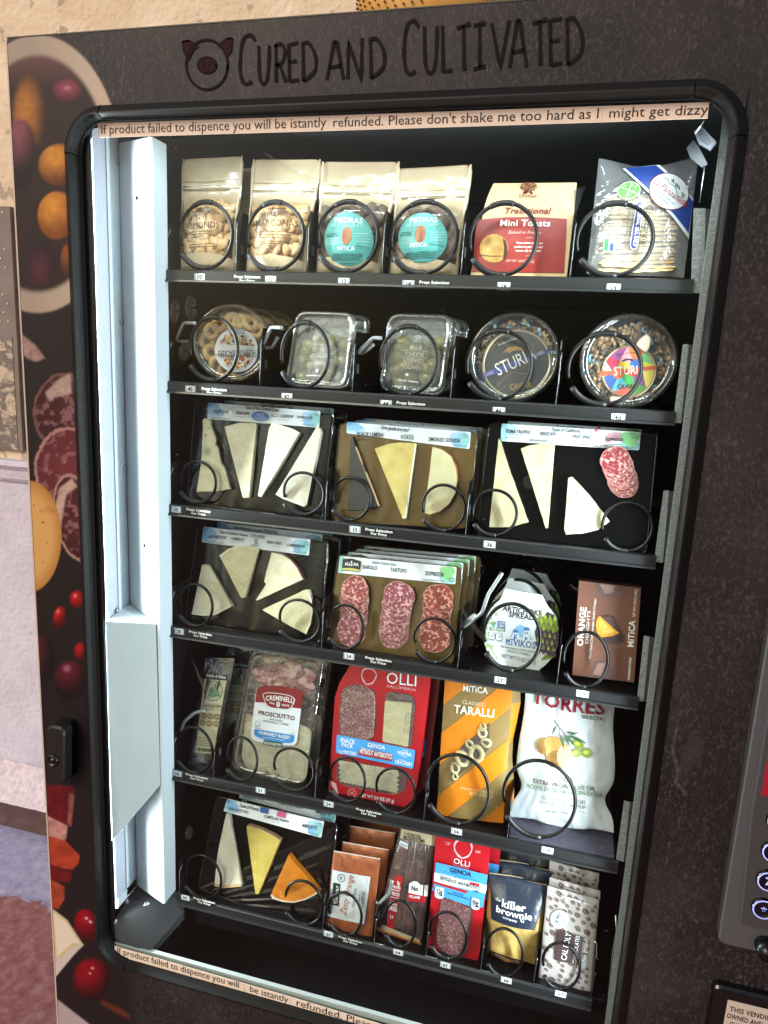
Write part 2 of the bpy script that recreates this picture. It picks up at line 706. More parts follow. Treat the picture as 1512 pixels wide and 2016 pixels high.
# building wall behind the machine
wm = bpy.data.materials.new('stucco')
wm.use_nodes = True
t = wm.node_tree
b = t.nodes['Principled BSDF']
b.inputs['Roughness'].default_value = .85
tc = t.nodes.new('ShaderNodeTexCoord')
sx = t.nodes.new('ShaderNodeSeparateXYZ')
t.links.new(tc.outputs['Object'], sx.inputs[0])
n1 = N_(t, 'ShaderNodeTexNoise', Scale=9.0, Detail=8.0)
t.links.new(tc.outputs['Object'], n1.inputs['Vector'])
up = ramp(t, n1.outputs[0], [(.3, '#dbc3a4'), (.5, '#e6d0b2'), (.7, '#f0dcc0')])
lo = ramp(t, n1.outputs[0], [(.3, '#c9c4d0'), (.5, '#d3ceda'), (.7, '#dcd8e2')])
st = t.nodes.new('ShaderNodeMapRange')
st.inputs['From Min'].default_value = 1.12; st.inputs['From Max'].default_value = 1.125
t.links.new(sx.outputs[2], st.inputs[0])
mx = t.nodes.new('ShaderNodeMixRGB')
t.links.new(st.outputs[0], mx.inputs[0]); t.links.new(lo, mx.inputs[1]); t.links.new(up, mx.inputs[2])
# weathered flaking patch over the dado
n3 = N_(t, 'ShaderNodeTexNoise', Scale=22.0, Detail=7.0)
t.links.new(tc.outputs['Object'], n3.inputs['Vector'])
band = t.nodes.new('ShaderNodeMapRange')
band.inputs['From Min'].default_value = 1.99; band.inputs['From Max'].default_value = 1.80
band.inputs['To Max'].default_value = .16
t.links.new(sx.outputs[2], band.inputs[0])
sm = t.nodes.new('ShaderNodeMath'); sm.operation = 'ADD'
t.links.new(n3.outputs[0], sm.inputs[0]); t.links.new(band.outputs[0], sm.inputs[1])
bl = t.nodes.new('ShaderNodeMapRange')
bl.inputs['From Min'].default_value = .63; bl.inputs['From Max'].default_value = .66
bl.inputs['To Max'].default_value = .55
t.links.new(sm.outputs[0], bl.inputs[0])
m2 = t.nodes.new('ShaderNodeMixRGB')
m2.inputs[2].default_value = (*lin('#8a7c6c'), 1)
st2 = t.nodes.new('ShaderNodeMath'); st2.operation = 'MULTIPLY'
t.links.new(bl.outputs[0], st2.inputs[0]); t.links.new(st.outputs[0], st2.inputs[1])
t.links.new(st2.outputs[0], m2.inputs[0]); t.links.new(mx.outputs[0], m2.inputs[1])
t.links.new(m2.outputs[0], b.inputs['Base Color'])
n4 = N_(t, 'ShaderNodeTexNoise', Scale=60.0, Detail=9.0)
t.links.new(tc.outputs['Object'], n4.inputs['Vector'])
bn = t.nodes.new('ShaderNodeBump'); bn.inputs['Strength'].default_value = .75; bn.inputs['Distance'].default_value = .006
t.links.new(n4.outputs[0], bn.inputs['Height']); t.links.new(bn.outputs[0], b.inputs['Normal'])

wall = MB()
wall.box(-6, 5, .93, 1.1, .03, 3.6, wm)
bw = wall.build('building_wall')
tag(bw, 'cream and pale pink stucco building wall behind the vending machine', 'wall')
# moulding, rough footing and kerb lip are parts of the wall
mo = MB()
prof = [(.93, 1.122), (.905, 1.12), (.90, 1.105), (.912, 1.09), (.915, 1.065), (.922, 1.055), (.93, 1.05)]
vs = [(x, y, q) for x in (-6, 5) for y, q in prof]
k = len(prof)
mo.add(vs, [(i, i + 1, k + i + 1, k + i) for i in range(k - 1)], wm)
mo.build('moulding', bw)
rough = mat('rough_plaster', '#d8ccd2', .9, bump=3.0, bscale=55, var=.18, vscale=60)
ft = MB()
nx, ny = 420, 14
vs, fs = [], []
for j in range(ny + 1):
    for i in range(nx + 1):
        x = -3.2 + 5.2 * i / nx
        q = j / ny
        d = noise.noise(Vector((x * 30, q * 8, 0))) * .012 + noise.noise(Vector((x * 70, q * 20, 3))) * .006
        vs.append((x, .93 - .075 * (1 - q) ** 1.5 + d * .5 - .004, .035 + .1 * q + d * .4))
for j in range(ny):
    for i in range(nx):
        a_ = j * (nx + 1) + i
        fs.append((a_, a_ + 1, a_ + nx + 2, a_ + nx + 1))
ft.add(vs, fs, rough, True)
ft.build('rough_footing', bw)
kl = MB()
kl.box(-6, 5, .80, .93, .0, .036, mat('kerb_brown', '#5e4643', .85, bump=1.5, bscale=40, var=.25, vscale=20))
kl.build('kerb_lip', bw)

# grey mural panel on the wall, left of the machine
pm = ramp_mat('mural_print', [(.44, '#7c7168'), (.5, '#8a7e73'), (.56, '#b9a892'), (.62, '#cdbba2')], 26, 8, .8, kind='noise', sc3=(1, 1, 1.4), dist=1.2)
mp = MB()
mp.box(-2.3, -1.548, .917, .929, 1.148, 1.815, mat('mural_grey', '#857a72', .8, var=.12, vscale=14))
mp.box(-2.3, -1.563, .9155, .9168, 1.151, 1.47, pm)
q = random.Random(3)
dotm = ink('#e8d8c0')
for row in range(13):
    for c in range(5):
        x = -1.572 - .028 * c - (.014 if row % 2 else 0)
        zz = 1.80 - row * .024
        if q.random() < .72 and zz > 1.49:
            mp.box(x - .0022, x + .0022, .9152, .9168, zz - .0022, zz + .0022, dotm)
tag(mp.build('mural_panel'), 'weathered grey panel with pale specks on the wall left of the machine', 'panel')

# ================================================================== vending machine
VM = thing('vending_machine', 'black glass-fronted vending machine with a food-printed door, six stocked shelves inside', 'vending machine', (-.22, .4, 0))
BLK = mat('black_sheet', '#080808', .5, spec=.2)
BLKG = mat('black_gloss', '#0a0a0b', .25, spec=.35)
BLKM = mat('black_matte', '#0a0a0b', .7, spec=.2)
WHS = mat('white_sheet', '#b3bcc2', .42, spec=.4, var=.03, vscale=9)
WHN = mat('white_pebbled', '#a3a6b2', .5, bump=.5, bscale=420, var=.05, vscale=220)
GALV = ramp_mat('galvanised', [(.2, '#8b9296'), (.5, '#9ea5a9'), (.8, '#b0b7ba')], 420, 2, .32, kind='vor')
GALV.node_tree.nodes['Principled BSDF'].inputs['Metallic'].default_value = .55
STEEL = mat('steel_edge', '#b9bec0', .3, metal=.9)
GREYW = mat('grey_wire', '#8e9294', .35, metal=.35)
RUB = mat('frame_black', '#14110f', .5, spec=.25, bump=.15, bscale=500)

# ---- cabinet
cb = MB()
cb.box(-.735, -.725, .032, .80, .06, 1.822, BLK)
cb.box(.30, .31, .032, .80, .06, 1.822, BLK)
cb.box(-.725, .30, .79, .80, .06, 1.822, BLK)
cb.box(-.725, .30, .032, .79, 1.80, 1.822, BLK)
cb.box(-.725, .30, .032, .79, .06, .09, BLK)
for fx in (-.70, .26):
    for fy in (.08, .74):
        cb.box(fx - .03, fx + .03, fy - .03, fy + .03, 0, .06, BLKM)
cb.build('cabinet', VM)
ln = MB()
ln.box(-.725, .14, .565, .575, .40, 1.78, BLK)          # back
ln.box(-.590, -.5845, .086, .565, .42, 1.75, BLK)       # left inner side
ln.box(.1265, .132, .03, .565, .42, 1.75, BLKG)         # right inner side
ln.box(-.64, .132, .03, .565, 1.745, 1.755, mat('lining_grey', '#26292a', .5))
ln.box(-.5845, .1265, .012, .565, .44, .45, BLKM)
ln.build('inner_lining', VM)

# ---- door panel: printed wrap, slate ground with a food photograph on the hinge side
def slate(t, b):
    tc = t.nodes.new('ShaderNodeTexCoord')
    n = N_(t, 'ShaderNodeTexNoise', Scale=6.0, Detail=9.0)
    n.inputs['Roughness'].default_value = .65
    t.links.new(tc.outputs['Object'], n.inputs['Vector'])
    base = ramp(t, n.outputs[0], [(.3, '#1b1717'), (.5, '#262121'), (.7, '#352f2f')])
    mp = t.nodes.new('ShaderNodeMapping')
    mp.inputs['Scale'].default_value = (1, 1, .55)
    mp.inputs['Rotation'].default_value = (0, .25, 0)
    t.links.new(tc.outputs['Object'], mp.inputs[0])
    n2 = N_(t, 'ShaderNodeTexNoise', Scale=250.0, Detail=4.0, Distortion=1.2)
    t.links.new(mp.outputs[0], n2.inputs['Vector'])
    fl = t.nodes.new('ShaderNodeMapRange')
    fl.inputs['From Min'].default_value = .50; fl.inputs['From Max'].default_value = .80
    fl.inputs['To Max'].default_value = .46
    t.links.new(n2.outputs[0], fl.inputs[0])
    n3 = N_(t, 'ShaderNodeTexNoise', Scale=9.0, Detail=6.0)
    t.links.new(tc.outputs['Object'], n3.inputs['Vector'])
    ml = t.nodes.new('ShaderNodeMath'); ml.operation = 'MULTIPLY'
    t.links.new(fl.outputs[0], ml.inputs[0]); t.links.new(n3.outputs[0], ml.inputs[1])
    mx = t.nodes.new('ShaderNodeMixRGB')
    mx.inputs[2].default_value = (*lin('#8a7f84'), 1)
    t.links.new(ml.outputs[0], mx.inputs[0]); t.links.new(base, mx.inputs[1])
    return mx.outputs[0]
WRAP = attr_mat('printed_wrap', slate, rough=.5, spec=.22)

def art(px, py):
    """the photograph printed on the wrap (fruit bowl, salami, ham, cheese, cherries) as colour + mask"""
    n = len(px)
    col = np.zeros((n, 3)); al = np.zeros(n)
    rng = np.random.default_rng(5)
    def vn(f, seed):
        x, y = px * f + seed * 17.3, py * f + seed * 5.1
        xi, yi = np.floor(x), np.floor(y)
        fx, fy = x - xi, y - yi
        fx, fy = fx * fx * (3 - 2 * fx), fy * fy * (3 - 2 * fy)
        def h(a_, b_):
            q_ = np.sin(a_ * 127.1 + b_ * 311.7 + seed * 7.7) * 43758.5453
            return q_ - np.floor(q_)
        return (h(xi, yi) * (1 - fx) + h(xi + 1, yi) * fx) * (1 - fy) + (h(xi, yi + 1) * (1 - fx) + h(xi + 1, yi + 1) * fx) * fy
    def nz(f, seed=0):
        return (vn(f * .35, seed) * .62 + vn(f * .8, seed + 1) * .38) * 2 - 1
    def put(c, a):
        a = np.clip(a, 0, 1)[:, None]
        nonlocal col, al
        col[:] = col * (1 - a) + np.asarray(c) * a
        al[:] = np.maximum(al, a[:, 0])
    L = lambda h: np.array(lin(h))
    def sstep(x):
        x = np.clip(x, 0, 1)
        return x * x * (3 - 2 * x)
    def eld(cx, cy, rx, ry, rot=0):
        c, s = math.cos(R(rot)), math.sin(R(rot))
        x, y = px - cx, py - cy
        return np.hypot((x * c + y * s) / rx, (-x * s + y * c) / ry)
    def fruit(cx, cy, rx, ry, c0, c1, rot=0, soft=.06, hl=None, hx=-.25, hy=-.4, a=1.0):
        d = eld(cx, cy, rx, ry, rot)
        dh = eld(cx + hx * rx, cy + hy * ry, rx * 1.35, ry * 1.35, rot)
        k = sstep(np.clip(dh, 0, 1))[:, None]
        c = L(c0) * (1 - k) + L(c1) * k
        if hl:
            h = sstep(1 - eld(cx + hx * rx, cy + hy * ry, rx * .38, ry * .28, rot))[:, None] * .8
            c = c * (1 - h) + L(hl) * h
        c = c * (.78 + .3 * vn(.11, int(cx) % 9) + .16 * vn(.5, 4))[:, None]
        put(c, sstep((1 + soft - d) / (2 * soft)) * a)
    def pol(pts, c, soft=2.0):
        # convex-ish polygon by signed distance of edges (even-odd, softened)
        x, y = px, py
        ins = np.zeros(n, bool); dist = np.full(n, 1e9)
        for i in range(len(pts)):
            x1, y1 = pts[i - 1]; x2, y2 = pts[i]
            cr = ((y1 > y) != (y2 > y))
            with np.errstate(divide='ignore', invalid='ignore'):
                xi = (x2 - x1) * (y - y1) / (y2 - y1 + 1e-9) + x1
            ins ^= cr & (x < xi)
            tt = np.clip(((x - x1) * (x2 - x1) + (y - y1) * (y2 - y1)) / ((x2 - x1) ** 2 + (y2 - y1) ** 2 + 1e-9), 0, 1)
            dist = np.minimum(dist, np.hypot(x - x1 - tt * (x2 - x1), y - y1 - tt * (y2 - y1)))
        sd_ = np.where(ins, dist, -dist)
        put(c, sstep(sd_ / soft * .5 + .5))
    # dark photo ground down the strip
    put(L('#1d1617'), np.where((px < 330) & (py > 60), sstep((120 + py * .06 + 0 * px - px + 40) / 40) * np.where(py > 560, 1, .0), 0))
    # bowl
    c = (74.4, 341.7)
    d_o, d_i = eld(*c, 167, 274), eld(*c, 141, 233)
    rim = L('#b8a693')[None, :] * (.75 + .35 * np.clip((px - 60) / 140, 0, 1))[:, None]
    put(rim, sstep((1.012 - d_o) / .024))
    inner = L('#6b4540')[None, :] * np.clip(1.15 - (py - 75) / 95, .12, 1)[:, None] + L('#170f0f') * .6
    put(inner, sstep((1.03 - d_i) / .06))
    fruit(58, 228, 33, 78, '#b0702c', '#2a1710', soft=.2, hy=-.1)
    fruit(131, 178, 30, 24, '#8a3a4c', '#331018', soft=.25, hl='#b9808a', hx=.05, hy=-.2)
    fruit(42, 305, 30, 70, '#824650', '#1b0f12', soft=.08, hx=-.2, hy=-.75)
    fruit(115, 325, 39, 41, '#cd8a32', '#5a2a12', soft=.05)
    fruit(112, 424, 38, 47, '#cf8a30', '#7a3f16', soft=.05)
    fruit(84, 518, 27, 44, '#4c1c2c', '#1c0d12', soft=.16, hy=.3)
    fruit(133, 512, 14, 32, '#8a4a18', '#3a1c0c', soft=.12)
    # salami end, slices
    pol([(38, 655), (70, 680), (88, 705), (72, 712), (55, 706), (47, 700)], L('#a98a80') * (.8 + .3 * nz(.5, 1))[:, None], 3)
    def slice_(cx, cy, rx, ry, c0, rind, seed, rot=0):
        d = eld(cx, cy, rx, ry, rot) + .03 * nz(.35, seed)
        put(L(rind), sstep((1.0 - d) / .03))
        f = sstep((nz(.26, seed) - .12) / .22)[:, None]
        cc = L(c0) * (1 - f) + (L(c0) * .5 + L('#a87478') * .5) * f
        put(cc * (.75 + .5 * vn(.5, seed + 3))[:, None] * (1.05 - .35 * d)[:, None], sstep((.93 - d) / .03))
    slice_(130, 812, 66, 80, '#43191c', '#6d4a44', 2)
    pol([(90, 772), (118, 745), (138, 735), (141, 775), (108, 782), (98, 790)], L('#b49a8e') * (.85 + .25 * nz(.6, 4))[:, None], 3)
    slice_(133, 922, 66, 82, '#6a2a30', '#a77a72', 5)
    slice_(150, 1020, 44, 90, '#4a1d22', '#a88478', 8, rot=-12)
    pol([(108, 1000), (118, 960), (142, 942), (152, 958), (130, 975), (124, 1008), (120, 1036), (108, 1028)], L('#c3a596') * (.85 + .25 * nz(.5, 6))[:, None], 3)
    # cracker
    d = eld(58, 1056, 64, 111)
    bk = sstep((d - .62) / .4)[:, None] * .7 + .25 * (nz(.13, 3)[:, None] > .45)
    put(L('#cf9f5e') * (1 - bk) + L('#a0661f') * bk, sstep((1.0 - d) / .03))
    for hx_, hy_ in ((67, 995), (85, 1028), (92, 1070), (84, 1108)):
        put(L('#5a3310'), sstep((1 - eld(hx_, hy_, 2.4, 2)) / .5))
    # pomegranate seeds, dark cherry
    fruit(117, 1215, 12, 21, '#b41c20', '#4c0609', soft=.08, hl='#e98a86', rot=10, hy=-.55)
    fruit(152, 1180, 15, 17, '#b0181d', '#52070a', soft=.08, hl='#e3918c')
    fruit(158, 1282, 12, 17, '#a8161b', '#4a0609', soft=.08)
    fruit(138, 1340, 32, 40, '#551724', '#14070b', soft=.08, hl='#9a6070', hx=-.2, hy=-.6)
    fruit(86, 1300, 22, 50, '#4a1a26', '#120a0c', soft=.2, hx=-.6, hy=-.5)
    # ham
    tex = (.75 + .35 * nz(.3, 9))[:, None]
    pol([(88, 1545), (146, 1548), (142, 1620), (135, 1628), (122, 1622), (95, 1612)], L('#69131b') * tex, 2)
    pol([(136, 1560), (146, 1565), (140, 1628), (133, 1620)], L('#9a5a52') * tex, 2)
    pol([(92, 1606), (133, 1626), (130, 1650), (122, 1662), (96, 1650)], L('#c98e88') * tex, 2)
    pol([(95, 1645), (128, 1655), (157, 1685), (154, 1700), (143, 1712), (126, 1710), (98, 1702)], L('#b4432c') * (.8 + .3 * nz(.16, 2))[:, None], 2)
    pol([(98, 1700), (120, 1712), (142, 1717), (137, 1738), (112, 1734), (100, 1730)], L('#7a1a1c') * tex, 2)
    pol([(99, 1730), (127, 1746), (126, 1770), (115, 1790), (102, 1786)], L('#b04a2c') * tex, 2)
    # brie wedge
    pol([(101, 1788), (132, 1812), (164, 1861), (145, 1880), (108, 1925)], L('#cdbfb6') * (.92 + .08 * nz(.2, 1))[:, None], 1.5)
    pol([(101, 1788), (132, 1812), (164, 1861), (150, 1858), (118, 1886), (106, 1880)], L('#cdb88a') * (.92 + .08 * nz(.2, 1))[:, None], 1.5)
    pol([(105, 1796), (132, 1818), (158, 1858), (142, 1856), (112, 1884)], L('#d9cdb8'), 2)
    # cherries, stalk, corner of a board
    fruit(170, 1822, 23, 32, '#940c1b', '#3c0409', soft=.06, rot=-15)
    fruit(180, 1929, 36, 42, '#880b18', '#220306', soft=.12)
    for (hx_, hy_, r_) in ((170, 1808, 5), (178, 1815, 5), (182, 1906, 4), (177, 1916, 3)):
        put(L('#e3a9aa'), sstep((1 - eld(hx_, hy_, r_, r_ * .7, 35)) / .6) * .8)
    pol([(200, 1970), (236, 1985), (258, 2000), (254, 2006), (230, 1994), (202, 1978)], L('#5c2a18'), 5)
    pol([(113, 1968), (180, 2020), (114, 2040)], L('#a8989a'), 2)
    # chalky vein at the right of the window
    v = [(1343, 1395), (1330, 1440), (1324, 1480), (1334, 1515), (1330, 1540), (1350, 1562), (1342, 1600), (1334, 1630), (1318, 1660), (1312, 1700)]
    for i in range(len(v) - 1):
        (x1, y1), (x2, y2) = v[i], v[i + 1]
        tt = np.clip(((px - x1) * (x2 - x1) + (py - y1) * (y2 - y1)) / ((x2 - x1) ** 2 + (y2 - y1) ** 2), 0, 1)
        dd = np.hypot(px - x1 - tt * (x2 - x1), py - y1 - tt * (y2 - y1)) + 2.5 * nz(.35, i)
        wid = 7 if 1420 < (y1 + y2) / 2 < 1570 else 2.5
        put(L('#84776f'), sstep((wid - dd) / wid) * .55 * (px > 1200))
    dd = eld(1360, 1480, 26, 62, 20) + .25 * nz(.3, 7)
    put(L('#4b4444'), sstep((1 - dd) / .4) * .6)
    return col, al

def door_grid(rects):
    V, F = [], []
    for x0, x1, z0, z1, c in rects:
        nx, nz_ = max(1, round((x1 - x0) / c)), max(1, round((z1 - z0) / c))
        n0 = len(V)
        for j in range(nz_ + 1):
            for i in range(nx + 1):
                V.append((x0 + (x1 - x0) * i / nx, 0.0, z0 + (z1 - z0) * j / nz_))
        for j in range(nz_):
            for i in range(nx):
                a_ = n0 + j * (nx + 1) + i
                F.append((a_, a_ + 1, a_ + nx + 2, a_ + nx + 1))
    return V, F
FX0, FX1, FZ0, FZ1 = -.657, .1315, .5035, 1.7465        # outer edge of the window frame
rects = [(-.735, -.65, .34, 1.827, .0021), (-.65, -.50, 1.74, 1.827, .0025), (-.65, -.50, .34, .512, .0025),
         (.127, .20, .80, 1.12, .0025),
         (-.735, -.50, .10, .34, .05), (-.50, .3, 1.74, 1.827, .05), (-.50, .3, .10, .512, .05),
         (.127, .3, 1.12, 1.74, .05), (.20, .3, .80, 1.12, .05), (.127, .3, .512, .80, .05)]
V, F = door_grid(rects)
for kx, kz, cx_, cz_, a0 in ((-.65, 1.74, FX0 + .055, FZ1 - .055, 90), (.127, 1.74, FX1 - .055, FZ1 - .055, 0), (-.65, .512, FX0 + .055, FZ0 + .055, 180), (.127, .512, FX1 - .055, FZ0 + .055, 270)):
    n0 = len(V)
    V.append((kx, 0.0, kz))
    for j in range(13):
        V.append((cx_ + .0475 * math.cos(R(a0 + 7.5 * j)), 0.0, cz_ + .0475 * math.sin(R(a0 + 7.5 * j))))
    F += [(n0, n0 + j + 2, n0 + j + 1) for j in range(12)]
dm = MB().add(V, F, WRAP)
ncol = len(V)
dm.box(-.735, -.65, .002, .03, .10, 1.8265, BLK)
dm.box(.127, .3, .002, .03, .10, 1.8265, BLK)
dm.box(-.65, .127, .002, .03, 1.74, 1.8265, BLK)
dm.box(-.65, .127, .002, .03, .10, .512, BLK)
dm.box(-.7375, -.7352, -.0006, .03, .10, 1.825, mat('wrap_edge', '#c9b6a2', .5))
dm.box(-.735, .3, -.0006, .03, 1.8272, 1.8285, mat('top_edge', '#3c3a2c', .5))
# pig emblem and the hand-drawn title
TS = Surf((400, 120), -.0006, px=True)
zm(0, 0, 1)
LT = mat('ink_title', '#1a1213', .7, spec=.1)
PK = mat('print_pig_pink', '#351c20', .75, spec=.08)
def outline(mb, S, pts, wd, m, off=.0004):
    mb.stroke(S, pts + [pts[0], pts[1]], wd, m, off)
dm.zpoly(TS, [(359, 82), (372, 80), (386, 88), (392, 92), (380, 100), (371, 117), (362, 104)], PK, .0003)
dm.zpoly(TS, [(457, 75), (446, 77), (428, 90), (438, 96), (446, 113), (455, 100)], PK, .0003)
outline(dm, TS, [(359, 82), (372, 80), (386, 88), (380, 98), (371, 117), (362, 104)], .0022, LT)
outline(dm, TS, [(457, 75), (446, 77), (428, 90), (438, 96), (446, 113), (455, 100)], .0022, LT)
outline(dm, TS, ell((407, 127), 41, 49), .0026, LT, .0005)
dm.zpoly(TS, ell((407, 128), 18, 15), PK, .0003)
outline(dm, TS, ell((407, 128), 18, 15), .0024, LT, .0005)
for ex in (402, 412):
    dm.zpoly(TS, ell((ex, 128), 2.2, 6, 12), LT, .0006)
STK = {'C': [[(1, .12), (.72, 0), (.25, .08), (.05, .45), (.08, .8), (.35, 1), (.8, .95)]],
       'U': [[(.05, 0), (.1, .75), (.35, 1), (.7, .95), (.88, .6), (.95, 0)]],
       'R': [[(.12, 0), (.15, 1)], [(0, .05), (.6, 0), (.95, .2), (.7, .48), (.18, .55), (.55, .62), (1, 1)]],
       'E': [[(.95, 0), (.1, .04), (.15, .97), (1, .95)], [(.12, .48), (.8, .46)]],
       'D': [[(.1, .05), (.15, 1)], [(0, .03), (.5, .02), (.95, .35), (.9, .75), (.15, 1)]],
       'A': [[(0, 1), (.45, 0), (.6, .02), (1, 1)], [(.15, .68), (.85, .64)]],
       'N': [[(.1, 1), (.12, .02), (.85, 1.08), (.9, -.05)]],
       'L': [[(.05, 0), (.12, 1), (1, .96)]],
       'T': [[(0, .08), (1, 0)], [(.5, .04), (.55, 1)]],
       'I': [[(0, .05), (1, 0)], [(.5, .04), (.52, .98)], [(0, 1), (1, .94)]],
       'V': [[(0, .04), (.5, 1), (1, 0)]]}
def drawn(mb, S, ch, x0, x1, y0, y1, wd, m, slope=-.045):
    for st_ in STK[ch]:
        # smooth the polyline a little
        pts = [Vector(p_) for p_ in st_]
        out = []
        for i in range(len(pts) - 1):
            a_, b_ = pts[i], pts[i + 1]
            p0 = pts[max(i - 1, 0)]; p3 = pts[min(i + 2, len(pts) - 1)]
            sharp = ch in 'EANLTIV'
            for k_ in range(4):
                tt = k_ / 4
                if sharp:
                    out.append(a_.lerp(b_, tt))
                else:
                    out.append(.5 * ((2 * a_) + (b_ - p0) * tt + (2 * p0 - 5 * a_ + 4 * b_ - p3) * tt ** 2 + (3 * a_ - p0 - 3 * b_ + p3) * tt ** 3))
        out.append(pts[-1])
        zp = [(x0 + (x1 - x0) * q_.x, y0 + (y1 - y0) * q_.y + slope * (x1 - x0) * q_.x) for q_ in out]
        tp = [.85 + .3 * math.sin(3 + i * 1.3) * .5 + .1 for i in range(len(zp))]
        mb.stroke(S, zp, wd, m, .0004, taper=tp)
for ch, x0, x1, y0, y1 in [('C', 471, 502, 70, 166), ('U', 508, 531, 90, 164), ('R', 540, 562, 87, 162), ('E', 566, 588, 85, 162), ('D', 593, 622, 84, 160),
                           ('A', 643, 676, 82, 157), ('N', 681, 716, 80, 155), ('D', 726, 757, 76, 154),
                           ('C', 794, 824, 42, 146), ('U', 834, 862, 52, 143), ('L', 870, 890, 50, 142), ('T', 899, 926, 48, 139), ('I', 932, 956, 46, 136),
                           ('V', 968, 1002, 42, 136), ('A', 1003, 1037, 40, 133), ('T', 1048, 1077, 39, 129), ('E', 1080, 1107, 37, 130), ('D', 1113, 1147, 36, 128)]:
    drawn(dm, TS, ch, x0, x1, y0, y1, .0040, LT)
door = dm.build('door_panel', VM)
ca = door.data.color_attributes.new('print', 'FLOAT_COLOR', 'POINT')
arr = np.zeros((len(door.data.vertices), 4), np.float32)
A = np.array(V) - np.array(CAM)
dR, dF, dU = A @ np.array(RIGHT), A @ np.array(FWD), A @ np.array(UP)
cc, aa = art(CX + FPX * dR / dF, CY - FPX * dU / dF)
arr[:ncol, :3] = cc
arr[:ncol, 3] = aa
ca.data.foreach_set('color', arr.ravel())

# ---- window frame: four extruded rails and four rounded corner pieces
prof = [(0, .0005), (.0015, -.0035), (.0105, -.0105), (.0125, -.0108), (.0145, -.004), (.0152, .0055), (.0165, .0058), (.0165, .012)]
def frame_path(i):
    d, y = prof[i]
    return d, y
def rr_path(d, n=9, rad=.055):
    x0, x1, z0, z1 = FX0 + d, FX1 - d, FZ0 + d, FZ1 - d
    r_ = max(rad - d, .02)
    o = []
    for cx_, cz_, a0 in ((x1 - r_, z1 - r_, 0), (x0 + r_, z1 - r_, 90), (x0 + r_, z0 + r_, 180), (x1 - r_, z0 + r_, 270)):
        o.append([(cx_ + r_ * math.cos(R(a0 + 90 * k_ / n)), cz_ + r_ * math.sin(R(a0 + 90 * k_ / n))) for k_ in range(n + 1)])
    return o
paths = [rr_path(d) for d, y in prof]
fr = MB()
def frame_strip(mb, cols, m):
    """cols: list over path points of list over profile points"""
    k_ = len(cols[0])
    vs_ = [p_ for c_ in cols for p_ in c_]
    fs_ = [(i * k_ + j, i * k_ + j + 1, (i + 1) * k_ + j + 1, (i + 1) * k_ + j) for i in range(len(cols) - 1) for j in range(k_ - 1)]
    mb.add(vs_, fs_, m)
    mb.add(cols[0], [tuple(range(k_))], m)
    mb.add(cols[-1], [tuple(range(k_))[::-1]], m)
for c_ in range(4):
    cols = [[(paths[j][c_][i][0], prof[j][1] - .0007, paths[j][c_][i][1]) for j in range(len(prof))] for i in range(10)]
    frame_strip(fr, cols, RUB)
    nxt = (c_ + 1) % 4
    gap = .0012
    A_ = [Vector((paths[j][c_][-1][0], prof[j][1], paths[j][c_][-1][1])) for j in range(len(prof))]
    B_ = [Vector((paths[j][nxt][0][0], prof[j][1], paths[j][nxt][0][1])) for j in range(len(prof))]
    fr2 = [[tuple(p_ + (q_ - p_).normalized() * gap) for p_, q_ in zip(A_, B_)], [tuple(q_ + (p_ - q_).normalized() * gap) for p_, q_ in zip(A_, B_)]]
    frame_strip(fr, fr2, RUB)
fro = fr.build('window_frame', VM)

GLASS = clear('window_glass', '#f8fcfa', .003, .045, .0)
gl = MB().box(-.6415, .1165, .0062, .0095, .5195, 1.7305, GLASS)
SMG = clear('glass_smudge', '#f4f6f6', .01, .06, .5, haze=.032)
DST = mat('dust_speck', '#b8b4ac', .8)
q = random.Random(31)
S_ = Surf((700, 1000), .0061, px=True)
zm(0, 0, 1)
for (x_, y_, rx, ry, rot) in ((344, 612, 9, 22, 5), (376, 606, 11, 23, -4), (363, 692, 10, 18, 10), (452, 940, 8, 12, 0), (372, 1640, 7, 13, 10), (1040, 950, 9, 13, -10), (1180, 1420, 10, 16, 30), (900, 1690, 12, 18, 0)):
    for k_ in range(5):
        f_ = 1 - k_ * .19
        gl.stroke(S_, ell((x_, y_), rx * f_, ry * f_, 20, rot, 10, 350), .0011, SMG, .0003)
for k_ in range(70):
    gl.zpoly(S_, ell((q.uniform(240, 1380), q.uniform(260, 1850)), q.uniform(.5, 1.1), q.uniform(.5, 1.1), 6), DST, .0003)
for (x0_, y0_, x1_, y1_) in ((520, 300, 760, 420), (900, 1180, 1010, 1330), (380, 1300, 440, 1420), (1120, 1150, 1230, 1180)):
    gl.stroke(S_, [(x0_ + (x1_ - x0_) * k_ / 8, y0_ + (y1_ - y0_) * k_ / 8 + 9 * math.sin(k_ * .7)) for k_ in range(9)], .006, SMG, .0003, taper=[.2, .6, 1, 1.2, 1, 1.2, .9, .5, .2])
glass = gl.build('window_glass', VM)
mk = MB()
mk.box(-.6405, -.6315, .0102, .0112, .5195, 1.7305, BLKM)
mk.box(.1158, .1175, .0102, .0112, .5195, 1.7305, BLKM)
mk.box(-.6215, .1122, .0102, .0112, 1.724, 1.7305, BLKM)
mk.build('black_border', glass)
